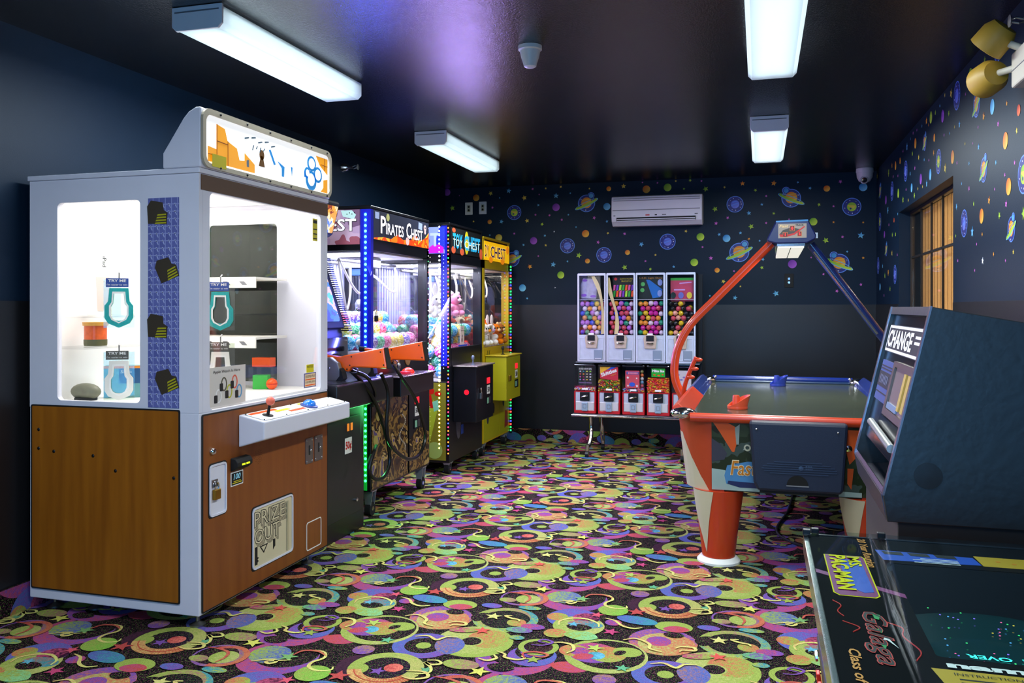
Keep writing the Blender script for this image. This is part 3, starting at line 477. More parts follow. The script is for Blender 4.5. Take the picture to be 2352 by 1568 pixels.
dec('blue_dashes',fq,[[(y0+.50,z0+.14),(y0+.515,z0+.145),(y0+.56,z0+.08),(y0+.545,z0+.075)],[(y0+.575,z0+.10),(y0+.64,z0+.08),(y0+.635,z0+.03),(y0+.615,z0+.03),(y0+.615,z0+.07)],[(y0+.70,z0+.09),(y0+.715,z0+.09),(y0+.71,z0+.045)],[(y0+.83,z0+.09),(y0+.845,z0+.09),(y0+.845,z0+.06),(y0+.83,z0+.06)],[(y0+.315,z0+.06),(y0+.335,z0+.065),(y0+.335,z0+.03),(y0+.315,z0+.03)]],GLB,mp_)
dec('warning_label',fq,[[(y0+.05,z0-.01),(y0+.15,z0-.01),(y0+.15,z0+.045),(y0+.05,z0+.045)]],YEL,key,c=.013)
dec('blue_fragments',fq,[[(y0+.30+q*.055,z0+.155+(q%2)*.012),(y0+.335+q*.055,z0+.165+(q%2)*.01),(y0+.333+q*.055,z0+.170+(q%2)*.01),(y0+.30+q*.055,z0+.162+(q%2)*.012)] for q in range(5)]+[[(y0+.36+q*.03,z0+.115+(q%2)*.01),(y0+.366+q*.03,z0+.115+(q%2)*.01),(y0+.376+q*.03,z0+.14),(y0+.37+q*.03,z0+.14)] for q in range(4)],mat('marquee_ink','#3a5a70',.5,emit=.12),mp_,c=.0056)
dots('trim_screw',[fq(K0+f*(K1-K0),z,.012) for f in (.1,.28,.45,.62,.8,.95) for z in (1.99,2.223)],MATTE,mq,.006)
B('brown_band',(KX,K0+.012,1.886),(KX+.004,K1-.002,1.952),BROWNP,key)
B('glass_pane',(-3.04,K0+.008,.962),(-2.585,K0+.012,1.856),GLASS,key); B('glass_pane',(-3.04,K1-.014,.962),(-2.585,K1-.010,1.856),glass('green_glass','#86a47e',.05),key); B('glass_pane',(KX-.014,3.15,.93),(KX-.010,4.134,1.888),GLASS,key)
def wpanel(name,fr,a0,b0,a1,b1,m):
    o=PR(name,fr,rr(a0,b0,a1,b1,.006,2),.0005,.005,m,key); MB().rim(fr,rr(a0-.006,b0-.006,a1+.006,b1+.006,.008,2),rr(a0,b0,a1,b1,.006,2),.0005,.006).build('edge_strip',INK,o); return o
sp_=wpanel('wood_panel',fs,-3.172,.116,-2.389,.937,WOOD); fp_=wpanel('wood_panel',ff,3.106,.078,4.188,.917,WOOD2)
dots('panel_screw',[(u,K0-.005,z) for u,z in ((-3.135,.83),(-3.135,.745),(-3.05,.735),(-2.835,.725),(-2.715,.665),(-2.413,.65))],DARKM,sp_,.008,sc=(1,.5,1))
# patterned strip with chest prints
sm_,nt,b=NT('key_pattern_strip'); bk=nd(nt,'ShaderNodeTexBrick',offset=0); bk.inputs['Color1'].default_value=lin('#5a60a0'); bk.inputs['Color2'].default_value=lin('#666cac'); bk.inputs['Mortar'].default_value=lin('#8f96cc'); bk.inputs['Scale'].default_value=1; bk.inputs['Brick Width'].default_value=.0314; bk.inputs['Row Height'].default_value=.0315; bk.inputs['Mortar Size'].default_value=.0022
tc=nd(nt,'ShaderNodeTexCoord'); sx=nd(nt,'ShaderNodeSeparateXYZ'); cx=nd(nt,'ShaderNodeCombineXYZ'); L=nt.links.new; L(tc.outputs['Object'],sx.inputs[0]); L(sx.outputs[0],cx.inputs[0]); L(sx.outputs[2],cx.inputs[1]); L(cx.outputs[0],bk.inputs['Vector']); L(bk.outputs[0],b.inputs['Base Color']); b.inputs['Roughness'].default_value=.5
stp=PR('pattern_strip',fs,[(-2.546,.95),(-2.389,.95),(-2.389,1.855),(-2.546,1.855)],.0005,.003,sm_,key)
mb=MB(); KL=mat('key_print','#aab0dc',.5)
for i in range(5):
    for j in range(28):
        x,z=-2.546+.0157+i*.0314,.95+.018+j*.0315; mb.prism(fs,[(x-.006,z+.008),(x+.001,z+.009),(x+.007,z-.008),(x+.004,z-.009)],.003,.0034); mb.prism(fs,circ(x-.004,z+.009,.0045,6),.003,.0034)
mb.build('key_prints',KL,stp,kind='stuff')
CHB=mat('chest_brown','#3a3022',.6); CHY=mat('chest_gold','#b0a818',.5)
for x,z,t in ((-2.50,1.79,0),(-2.452,1.545,1),(-2.50,1.30,0),(-2.452,1.065,1)):
    c,s_=math.cos(.4*t),math.sin(.4*t)
    def q(P): return [(x+a*c-b_*s_,z+a*s_+b_*c) for a,b_ in P]
    o=dec('chest_decal',fs,[q([(-.045,-.045),(.05,-.05),(.055,.0),(.035,.012),(.03,.045),(-.03,.055),(-.05,.03)])],CHB,stp,c=.0035,d=.001)
    dec('gold_bars',fs,[q([(-.01+i*.004,-.048+i*.012),(.048,-.046+i*.012),(.048,-.040+i*.012),(-.006+i*.004,-.041+i*.012)]) for i in range(4)],CHY,o,c=.0046,d=.0008)
# control shelf
cp=MB().prism(FY(3.362),[(-2.285,.743),(-2.285,.892),(-2.151,.864),(-2.151,.783)],0,-.836).build('control_shelf',KWH,key,bevel=.006)
fc=Fr((-2.285,0,.892),(0,1,0),(-.134,0,.028))     # top face of the shelf; b runs back from the front edge
fc=Fr((-2.151,0,.8645),(0,1,0),Vector((-.134,0,.028)))
dec('control_overlay',fc,[rr(3.385,.01,4.18,.125,.01,2)],PAPER,cp,c=.0015)
dec('overlay_prints',fc,[[(3.40,.095),(3.62,.095),(3.62,.115),(3.40,.115)],[(3.66,.04),(3.80,.04),(3.80,.06),(3.66,.06)]],ORANGE,cp,c=.003)
dec('overlay_prints',fc,[[(3.58,.07),(3.70,.07),(3.70,.09),(3.58,.09)],[(3.83,.10),(3.95,.10),(3.95,.115),(3.83,.115)]],YEL,cp,c=.0032)
dots('overlay_screw',[fc(f,bq,.003) for f in (3.39,3.58,3.78,3.98,4.165) for bq in (.018,.118)],DARKM,cp,.004)
j=MB().lathe([(.026,0),(.026,.003),(.008,.006),(.006,.055)],fc(3.475,.055,.003),fc.n,16).build('joystick',DARKM,key,smooth=True)
MB().ball(fc(3.475,.055,.072),.021,16,10).build('joystick_ball',mat('coral_knob','#f07058',.35),j,smooth=True)
j=MB().lathe([(.045,0),(.045,.006),(.036,.010)],fc(3.86,.06,.002),fc.n,20).build('push_button',mat('blue_ring','#3a4a90',.4),key,smooth=True)
MB().lathe([(.034,.008),(.03,.022),(.018,.032),(.004,.036)],fc(3.86,.06,.002),fc.n,18).build('button_dome',mat('blue_dome','#1f78e0',.2,coat=.5),j,smooth=True)
# lock hatch, bill slot, price card
def hatch(name,a0,b0,a1,b1,depth,back,r=.018):
    o=MB().rim(ff,rr(a0,b0,a1,b1,r,3),rr(a0+.008,b0+.008,a1-.008,b1-.008,r*.7,3),.002,.012).build(name,KWH,key)
    MB().rim(ff,rr(a0-.006,b0-.006,a1+.006,b1+.006,r,3),rr(a0,b0,a1,b1,r,3),.002,.007).build('black_gasket',INK,o)
    PR('recess_back',ff,rr(a0+.008,b0+.008,a1-.008,b1-.008,r*.7,3),.0052,.0066,back,o); return o
h1=hatch('lock_hatch',3.146,.472,3.266,.698,.03,KWH)
B('hasp',(KX+.006,3.16,.60),(KX+.012,3.20,.632),STEEL,h1)
pd=MB().box((KX+.008,3.165,.545),(KX+.024,3.207,.59)).build('padlock',GOLD,h1,bevel=.003); MB().tube(catmull([(KX+.016,3.174,.588),(KX+.016,3.174,.61),(KX+.016,3.186,.622),(KX+.016,3.198,.61),(KX+.016,3.198,.588)],4),.0035,6).build('shackle',CHROME,pd,smooth=True)
bl=MB().prism(FY(3.302),[(KX+.004,.642),(KX+.004,.703),(KX+.03,.70),(KX+.042,.683),(KX+.042,.665),(KX+.02,.648)],0,-.118).build('bill_acceptor',MATTE,key,bevel=.003)
dec('bill_light',FX(KX+.042),[[(3.335,.668),(3.36,.668),(3.36,.676),(3.335,.676)],[(3.368,.668),(3.395,.668),(3.395,.676),(3.368,.676)]],mat('green_led','#c8d820',.4,emit=1.2),bl,c=.0005)
pc=PR('price_card',ff,[(3.302,.574),(3.396,.574),(3.396,.638),(3.302,.638)],.005,.0065,PAPER,key); dec('card_black',ff,[[(3.307,.579),(3.391,.579),(3.391,.633),(3.307,.633)]],INK,pc,c=.0066); txt('100',ff,3.318,.603,.026,mat('card_blue','#9adcf0',.5),pc,w=.055,shear=.2,bold=.03,c=.008); dec('small_print',ff,[[(3.312,.585),(3.382,.585),(3.382,.589),(3.312,.589)],[(3.32,.593),(3.375,.593),(3.375,.596),(3.32,.596)]],YEL,pc,c=.0078,d=.0004)
MB().lathe([(.016,0),(.016,.006),(.011,.014),(.004,.015)],ff(3.167,.757,.005),ff.n,14).build('key_lock',CHROME,key,smooth=True)
mb=MB()
for i in range(40):
    r=.036*math.sqrt((i+.5)/40); a=i*2.4; mb.prism(ff,circ(3.523+r*math.cos(a),.675+r*math.sin(a),.0022,5),.005,.0056)
mb.build('speaker_holes',mat('speaker_hole','#6a3a18',.6),fp_,kind='stuff')
# prize door
CREAM=mat('cream_flap','#d8cba6',.6); h2=hatch('prize_door',3.468,.146,3.826,.437,.04,CREAM,.022)
B('flap_edge',(KX+.008,3.768,.165),(KX+.0135,3.782,.41),mat('cream_edge','#c4b690',.6),h2)
for s,z,w_,x in (('PRIZE',.342,.27,3.484),('OUT',.258,.22,3.484)):
    for k in range(6,-1,-1): txt(s,ff,x+.0026*k,z-.0030*k,.074,INK if k%2==0 else CREAM,h2,w=w_,bold=.03,c=.0068+.00012*(6-k),d=.0001)
    txt(s,ff,x+.003,z+.003,.068,CREAM,h2,w=w_-.006,bold=-.006,c=.0079,d=.0001)
MB().rim(ff,[(3.53,.245),(3.60,.245),(3.565,.205)],[(3.542,.24),(3.588,.24),(3.565,.214)],.007,.0076).build('arrow_print',INK,h2)
dec('key_teeth_print',ff,[[(3.49,.25),(3.512,.25),(3.512,.20),(3.524,.195),(3.512,.188),(3.522,.18),(3.512,.174),(3.512,.165),(3.49,.165)],[(3.645,.25),(3.665,.25),(3.665,.215),(3.645,.20)]],INK,h2,c=.0068,d=.0005)
MB().rim(ff,rr(3.966,.1,4.122,.25,.014,3),rr(3.971,.105,4.117,.245,.011,3),.005,.0065).build('white_outline',PAPER,key)
for a0,a1 in ((3.953,4.028),(4.047,4.131)):
    o=PR('coin_plate',ff,rr(a0,.56,a1,.694,.006,2),.005,.009,STEEL,key); m_=(a0+a1)/2
    dec('coin_slot',ff,[[(m_-.006,.605),(m_+.006,.605),(m_+.006,.655),(m_-.006,.655)]],INK,o,c=.0091); dots('plate_screw',[ff(sa,sz,.009) for sa in (a0+.01,a1-.01) for sz in (.572,.682)],CHROME,o,.0045); dots('coin_button',[ff(m_+.012,.628,.009)],CHROME,o,.008)
for x,y in ((-2.345,3.15),(-3.13,3.17),(-2.345,4.08),(-3.13,4.08),(-2.93,3.2)):
    MB().lathe([(.0,0),(.034,0),(.034,.008),(.012,.018),(.008,.022),(.008,.066)],(x,y,0),(0,0,1),16).build('levelling_foot',STEEL,key,smooth=True)
# stickers and poster on the glass
po=PR('watch_poster',FX(KX-.009),[(3.168,.945),(3.435,.945),(3.435,1.118),(3.168,1.118)],0,.002,mat('poster_paper','#d6cdc4',.7),key)
fp2=FX(KX-.007); txt('Apple Watch Is Here',fp2,3.19,1.088,.016,INK,po,w=.20)
for i,(y,z,m_) in enumerate(((3.27,1.04,mat('band_olive','#5a5440',.6)),(3.35,1.045,mat('band_coral','#e0604a',.6)),(3.31,1.005,mat('band_lime','#b8b820',.6)),(3.385,1.0,mat('band_blue','#5a98c0',.6)),(3.23,.99,mat('band_white','#f0ece8',.6)))):
    MB().rim(fp2,circ(y,z,.022,14,.032),circ(y,z,.015,14,.025),.0003,.001).build('watch_print',m_,po); dec('watch_face_print',fp2,[rr(y-.032,z-.03,y-.008,z+.005,.004,2)],INK,po,c=.001,d=.0004)
s1=PR('price_sticker',FX(KX-.009),[(3.965,.958),(4.09,.958),(4.09,1.035),(3.965,1.035)],0,.001,mat('sticker_violet','#5a5890',.6),key); f5=FX(KX-.008)
dec('sticker_face',f5,[[(3.972,.963),(4.083,.963),(4.083,1.03),(3.972,1.03)]],mat('peach_paper','#e8c8a0',.6),s1,c=.0003,d=.0004)
txt('$1.00 PER PLAY',f5,3.978,1.008,.016,INK,s1,w=.10,c=.0008,d=.0003); txt('$1.00 PER JUEGO',f5,3.978,.978,.014,INK,s1,w=.10,c=.0008,d=.0003)
dec('sticker_line',f5,[[(3.976,.998),(4.08,.998),(4.08,1.003),(3.976,1.003)],[(3.976,.968),(4.08,.968),(4.08,.973),(3.976,.973)]],ORANGE,s1,c=.0008,d=.0003)
s2=PR('notice_sticker',FX(KX-.009),[(3.99,1.037),(4.065,1.037),(4.065,1.08),(3.99,1.08)],0,.001,YEL,key); txt('NOTICE',f5,3.997,1.062,.012,INK,s2,w=.06,c=.0003,d=.0003)
s3=PR('notice_sticker',FX(KX-.009),[(4.055,1.74),(4.105,1.74),(4.105,1.86),(4.055,1.86)],0,.001,YEL,key); dec('sticker_print',f5,[[(4.06,1.835),(4.10,1.835),(4.10,1.852),(4.06,1.852)],[(4.06,1.80),(4.10,1.80),(4.10,1.806),(4.06,1.806)],[(4.06,1.775),(4.10,1.775),(4.10,1.781),(4.06,1.781)],[(4.06,1.75),(4.10,1.75),(4.10,1.756),(4.06,1.756)]],INK,s3,c=.0003,d=.0003)
# interior: light strips, shelves, prizes
area('cabinet_lamp',(-2.75,3.65,1.93),.7,18,(1,.98,.92),(0,0,0),.95)
STRP=mat('cabinet_light_strip','#ffffff',.4,emit=2,ecol='#fff8e6'); B('light_strip',(-2.38,3.12,1.93),(-2.34,4.16,1.945),STRP,key); B('light_strip',(-3.14,3.12,1.93),(-3.10,4.16,1.945),STRP,key)
SHV=mat('shelf_white','#efeadf',.5)
for z in (1.215,1.53):
    o=MB().box((-3.168,3.86,z),(-2.52,4.165,z+.012)).box((-3.168,3.86,z-.045),(-2.52,3.866,z)).build('shelf',SHV,key)
    mb=MB()
    for i in range(6): PR('shelf_slot',FY(3.86),[(-3.1+i*.1,z-.03),(-3.07+i*.1,z-.03),(-3.09+i*.1,z-.01),(-3.12+i*.1,z-.01)],.0003,.0008,GREY,o)
def keycard(x,y,z,m,hm,lab,rz):
    t=thing('prize_key_card',lab,'key card',(x,y,z-.11),'local',(0,0,rz)); t['group']='key shaped prize tags'; f=FY(0)
    PR('backing_card',f,[(-.065,.0),(.065,.0),(.065,.22),(-.065,.22)],0,.003,glass('card_film','#e8efe8',.05),t)
    PR('header',f,[(-.055,.185),(.04,.185),(.04,.225),(-.055,.225)],.0032,.006,hm,t); txt('TRY ME',f,-.045,.208,.012,PAPER,t,w=.075,bold=.02,c=.0062); txt("I'm easier to win",f,-.05,.192,.008,PAPER,t,w=.085,c=.0062)
    out=[(-.04,.18),(.04,.18),(.045,.12),(.06,.10),(.06,.045),(.045,.02),(.0,.0),(-.045,.02),(-.06,.045),(-.06,.10),(-.045,.12)]; inn=[(-.02,.16),(.02,.16),(.024,.11),(.038,.09),(.038,.05),(.03,.035),(.0,.032),(-.03,.035),(-.038,.05),(-.038,.09),(-.024,.11)]
    MB().rim(f,out,inn,.0035,.010).build('key_frame',m,t); MB().rim(f,[(a*.68,b_*.8+.02) for a,b_ in out],[(a*.55,b_*.72+.026) for a,b_ in out],.010,.0115).build('inner_outline',PAPER,t)
    MB().tube([(0,-.002,.222),(0,-.002,.25),(0,.02,.26)],.003,6).build('hook',STEEL,t); return t
BLH=mat('try_header_blue','#2c4a98',.6); GRH=mat('try_header_grey','#57544a',.6)
CG=mat('pale_key','#e9e6da',.5)
keycard(-2.80,3.2,1.40,TEAL,BLH,'teal glitter key tag with blue header behind the side window',.55); keycard(-2.80,3.2,1.07,CG,GRH,'pale key tag with grey header low behind the side window',.55)
keycard(-2.42,3.42,1.385,TEAL,BLH,'teal glitter key tag with blue header behind the front window',.3); keycard(-2.42,3.42,1.105,CG,GRH,'pale key tag with grey header above the watch poster',.3)
def pbox(name,label,cat,x,y,z,w,d,h,m,rz,extra=None):
    t=thing(name,label,cat,(x,y,z),'local',(0,0,rz)); t['group']='prizes in the key cabinet'
    MB().box((-w/2,-d/2,0),(w/2,d/2,h)).build('carton',m,t,bevel=.002)
    if extra: extra(t,FY(-d/2),w,h)
    return t
def e1(t,f,w,h): txt('iPad',Fr((0,-f.o.y*-1,0),(0,0,-1),(1,0,0)) if 0 else Fr(f(0,0),(0,0,-1),(1,0,0)),-h*.92,-.008,.016,INK,t,w=.05); PR('grey_band',f,[(-w*.2,.02),(w*.2,.02),(w*.15,h*.6),(-w*.25,h*.6)],.0005,.001,mat('band_beige','#d8c6ba',.7),t)
pbox('tablet_box','slim white tablet carton with a beige stripe standing high behind the side window','box',-3.08,3.42,1.345,.15,.03,.31,PAPER,.75,e1)
B('glass_shelf',(-3.168,3.16,1.335),(-2.95,3.75,1.343),GLASS,key); B('glass_shelf',(-3.168,3.16,1.19),(-2.95,3.75,1.198),GLASS,key)
t=thing('amber_candle_jar','small jar of amber wax with brown bands and an orange lid','jar',(-3.05,3.33,1.2),'prizes in the key cabinet')
AMB=mat('amber_wax','#d85a1c',.3,var=.4,vscale=40); MB().lathe([(.0,0),(.05,0),(.052,.01),(.052,.03)],(-3.05,3.33,1.2),n=18,m=0).build('base_band',mat('jar_olive','#56542e',.4),t,smooth=True)
MB().lathe([(.0,.03),(.05,.03),(.05,.09),(.05,.095)],(-3.05,3.33,1.2),n=18).build('wax',AMB,t,smooth=True); MB().lathe([(.0,.095),(.056,.095),(.058,.112),(.0,.114)],(-3.05,3.33,1.2),n=18).build('lid',mat('jar_lid','#d89a3a',.4),t,smooth=True)
pbox('camera_box','teal and navy prize carton with an orange top strip on the cabinet floor','box',-2.98,3.44,.945,.17,.08,.155,mat('carton_teal','#5f9a9c',.5),.55,lambda t,f,w,h:(PR('navy_front',f,[(-w*.1,h*.45),(w*.5,h*.45),(w*.5,h*.92),(-w*.1,h*.92)],.0005,.0015,mat('carton_navy','#164a78',.5),t),PR('orange_strip',f,[(-w*.5,h*.92),(w*.5,h*.92),(w*.5,h),(-w*.5,h)],.0005,.0015,mat('carton_orange','#e08820',.5),t),txt('Snap',f,-w*.06,h*.74,.02,PAPER,t,w=.05,shear=.2,c=.0016)))
t=thing('olive_speaker','rounded olive grey gadget lying on the cabinet floor behind the side window','gadget',(-3.06,3.28,.945),'prizes in the key cabinet'); MB().ball((-3.06,3.28,.985),.04,18,10,(2.0,1.1,1),0).build('shell',mat('olive_shell','#6a6a56',.5,var=.3,vscale=40),t,smooth=True); MB().lathe([(.05,0),(.05,.012),(.045,.014)],(-3.06,3.28,.945),n=16).build('foot_ring',MATTE,t)
t=pbox('orange_gift_box','bright orange carton near the far window of the key cabinet','box',-2.60,4.06,1.06,.11,.06,.05,ORANGE,0); 
t=pbox('green_gift_box','green carton leaning by the far window of the key cabinet','box',-2.575,4.0,.945,.08,.06,.075,mat('box_green','#3fc04a',.5),.3)
B('acrylic_riser',(-2.67,4.02,.945),(-2.53,4.10,1.058),GLASS,key)
t=thing('orange_ball_prize','small glossy orange ball on the floor of the key cabinet','ball',(-2.50,3.98,.945),'prizes in the key cabinet'); MB().ball((-2.50,3.98,.975),.03,14,10).build('shell',ORANGE,t,smooth=True); MB().lathe([(.03,0),(.0305,.003),(.03,.006)],(-2.50,3.98,.972),n=14).build('seam',RED,t)
# ------------------------------------------------------------------ shooting game cabinet with two orange guns
gc=thing('shooting_game_cabinet','black shooting game cabinet with a leaning monitor beside the white prize cabinet','game cabinet',(-2.75,4.55,0))
G0,G1=4.24,4.874
GB=mat('gun_cabinet_black','#17181a',.38); GD=mat('gun_cabinet_door','#1d1f22',.42)
B('pedestal',(-3.12,G0,0),(-2.40,G1,.80),GB,gc,bevel=.006)
dr=PR('service_door',FX(-2.40),rr(G0+.08,.12,G1-.06,.72,.01,2),.0005,.008,GD,gc,bevel=.003)
fg=FX(-2.392); o=PR('price_label',fg,[(4.60,.50),(4.69,.50),(4.69,.595),(4.60,.595)],.0005,.0015,PAPER,dr); txt('50¢',fg,4.607,.515,.06,RED,o,w=.076,bold=.03,c=.002)
for a in (4.63,4.675): PR('coin_window',fg,[(a,.635),(a+.026,.635),(a+.026,.68),(a,.68)],.0005,.002,mat('coin_lamp','#e08a30',.4,emit=.7,ecol='#e07a20'),dr)
MB().lathe([(.012,0),(.012,.012),(.005,.014)],fg(4.74,.20,.001),fg.n,12).build('door_lock',CHROME,dr,smooth=True)
con=MB().prism(FY(G0),[(-3.12,.80),(-3.12,.97),(-2.62,.97),(-2.26,.948),(-2.25,.94),(-2.25,.81),(-2.26,.80)],0,-(4.995-G0)).build('console',GB,gc,bevel=.01)
TOPM=mat('console_top','#3c3c48',.22,var=.3,vscale=60); fct=Fr((-2.262,0,.9485),(0,1,0),Vector((-.36,0,.0215)))
PR('console_plate',fct,rr(G0+.03,.01,4.97,.34,.02,3),.0005,.003,TOPM,con)
B('side_trim',(-2.6,4.996,.81),(-2.27,5.0,.93),MATTE,con)
# monitor housing: ribbed side, screen, header
MB().prism(FY(G0),[(-3.1,.971),(-3.1,2.02),(-2.78,2.02),(-2.70,1.75),(-2.52,1.22),(-2.52,.971)],0,-.58).build('monitor_housing',GB,gc,bevel=.01)
fm=Fr((-2.52,0,1.22),(0,1,0),Vector((-.18,0,.53)))
PR('bezel',fm,rr(G0+.01,.03,4.82,.54,.02,3),.001,.03,MATTE,gc,bevel=.004)
SCR=art('game_screen',['#0a2a30','#18606a','#c8a040','#40a8b0','#d8d8c0','#1a3a70'],7,emit=.9,detail=4)
PR('screen',fm,rr(G0+.06,.07,4.77,.50,.02,3),.031,.034,SCR,gc)
rb=mat('rib_black','#121318',.35); 
for i in range(34):
    z=1.235+i*.0138; x=-2.52-(z-1.22)*.34
    o=B('rib',(x-.10,4.825,z),(x+.045,4.872,z+.007),rb,gc)
B('speaker_box',(-2.75,G0+.02,1.04),(-2.50,4.86,1.20),mat('gloss_black','#101014',.12,coat=.6),gc,bevel=.012)
hd=MB().prism(FY(G0),[(-3.0,2.021),(-3.0,2.07),(-2.56,2.05),(-2.55,2.035),(-2.60,1.845),(-2.63,1.825),(-2.66,1.83),(-2.70,2.0)],0,-.60).build('marquee_header',MATTE,gc,bevel=.008)
fh=Fr((-2.607,0,1.845),(0,1,0),Vector((.047,0,.18))); HA=art('header_art',['#8a3a10','#e8a030','#f8e0a0','#6a8ad8','#c03020','#f0f0f0'],9,emit=.8,detail=3)
PR('header_art',fh,rr(G0+.02,.01,4.82,.18,.01,2),.008,.011,HA,hd)
# gun holsters
HM=mat('holster_grey','#8a8a80',.4,.5)
for y,sx in ((4.45,0),(4.86,0)):
    o=MB().prism(FY(y),[(-2.44,.955),(-2.44,1.09),(-2.40,1.092),(-2.35,1.06),(-2.33,1.0),(-2.35,.955)],.02,-.02).build('gun_holster',HM,gc,bevel=.006)
    MB().prism(FY(y),[(-2.36,.955),(-2.335,.985),(-2.335,1.03),(-2.32,1.01),(-2.31,.97),(-2.33,.95)],.026,-.026).build('holster_pad',RUB,o)
    MB().ball((-2.40,y-.02,1.03),.007,8,5).build('holster_screw',CHROME,o)
GO=mat('gun_orange','#ff6408',.28,coat=.3)
def gun(y,label,x0,zt,cab):
    t=thing('light_gun',label,'toy gun',(x0,y,zt),'orange light guns')
    P=[(0,.0),(.0,-.012),(-.03,.0),(.0,.0)]
    pr=[(.255,.045),(.275,-.075),(.06,-.072),(.045,-.078),(.03,-.10),(.008,-.096),(-.05,-.052),(-.08,-.035),(-.14,-.02),(-.14,.0),(-.07,-.008),(-.02,-.012),(.0,-.004),(.02,.0)]
    MB().prism(FY(y-.024),[(x0+a,zt+b_) for a,b_ in pr],0,-.048).build('stock',GO,t,bevel=.008)
    MB().prism(FY(y-.025),[(x0+.256,zt+.046),(x0+.264,zt+.046),(x0+.288,zt-.076),(x0+.276,zt-.076)],0,-.05).build('butt_pad',RUB,t,bevel=.004)
    MB().cyl((x0-.13,y,zt-.012),(x0-.18,y,zt-.008),.016,n=12).build('barrel',RUB,t,smooth=True)
    dots('stock_screw',[(x0+a,y-.024,zt+b_) for a,b_ in ((.235,.02),(.255,-.055),(.04,-.06),(.022,-.083),(.05,-.01),(-.005,-.085))],MATTE,t,.005)
    MB().rim(FY(y),circ(x0+.055,zt-.09,.028,14,.018),circ(x0+.055,zt-.09,.023,14,.013),.006,-.006).build('trigger_guard',STEEL,t)
    for P in cab: MB().tube(catmull(P,8),.0115,8).build('cable',mat('cable_black','#0c0c0c',.32),t,smooth=True)
gun(4.50,'nearer orange light gun lying in its holster next to the white prize cabinet',-2.335,1.106,[[(-2.30,4.5,1.01),(-2.26,4.58,.93),(-2.235,4.70,.80),(-2.24,4.86,.58),(-2.235,4.90,.42),(-2.24,4.84,.335),(-2.25,4.73,.335),(-2.26,4.66,.40),(-2.25,4.70,.50),(-2.27,4.78,.53)],[(-2.29,4.5,1.01),(-2.24,4.56,.98),(-2.225,4.62,.93),(-2.23,4.68,.86),(-2.27,4.72,.78)]])
gun(4.90,'farther orange light gun sticking out over the dark console',-2.262,1.128,[[(-2.22,4.9,1.035),(-2.18,4.96,.94),(-2.16,5.12,.80),(-2.17,5.28,.63),(-2.17,5.33,.50),(-2.17,5.22,.405),(-2.17,5.02,.415),(-2.19,4.82,.53),(-2.20,4.78,.65),(-2.20,4.80,.86),(-2.22,4.74,.98)]])
# ------------------------------------------------------------------ crane machines
LEDM={}
def ledmat(c,e=14):
    if (c,e) not in LEDM: LEDM[(c,e)]=mat('led_'+c.strip('#')+str(e).replace('.','_'),c,.4,emit=e)
    return LEDM[(c,e)]
LMESH={}
def leds(parent,pts,cols,r=.009,e=14,n=(0,-1,0),names='led'):
    g=ORG[parent.name]
    for i,p in enumerate(pts):
        c=cols[i%len(cols)]; k=(c,r,e,n)
        if k not in LMESH: LMESH[k]=MB().lathe([(r,0),(r*.9,r*.35),(r*.4,r*.6),(.0,r*.65)],(0,0,0),n,8).mesh(names,ledmat(c,e),smooth=True)
        o=bpy.data.objects.new(names,LMESH[k]); place(o,parent); o.location=[a-b_ for a,b_ in zip(p,g)]
def castor(parent,x,y,z,col=RUB):
    o=MB().cyl((x-.02,y,.045),(x+.02,y,.045),.045,n=18).build('castor_wheel',col,parent,smooth=True)
    MB().prism(FY(y),[(x-.035,z),(x+.035,z),(x+.02,.07),(x+.012,.03),(x-.012,.03),(x-.02,.07)],.03,.026).prism(FY(y),[(x-.035,z),(x+.035,z),(x+.02,.07),(x+.012,.03),(x-.012,.03),(x-.02,.07)],-.026,-.03).box((x-.035,y-.035,z-.008),(x+.035,y+.035,z)).build('castor_fork',mat('fork_zinc','#b4b8bc',.35,.6),o)
    MB().lathe([(.016,-.023),(.016,.023)],(x,y,.045),(1,0,0),12).build('wheel_hub',CHROME,o)
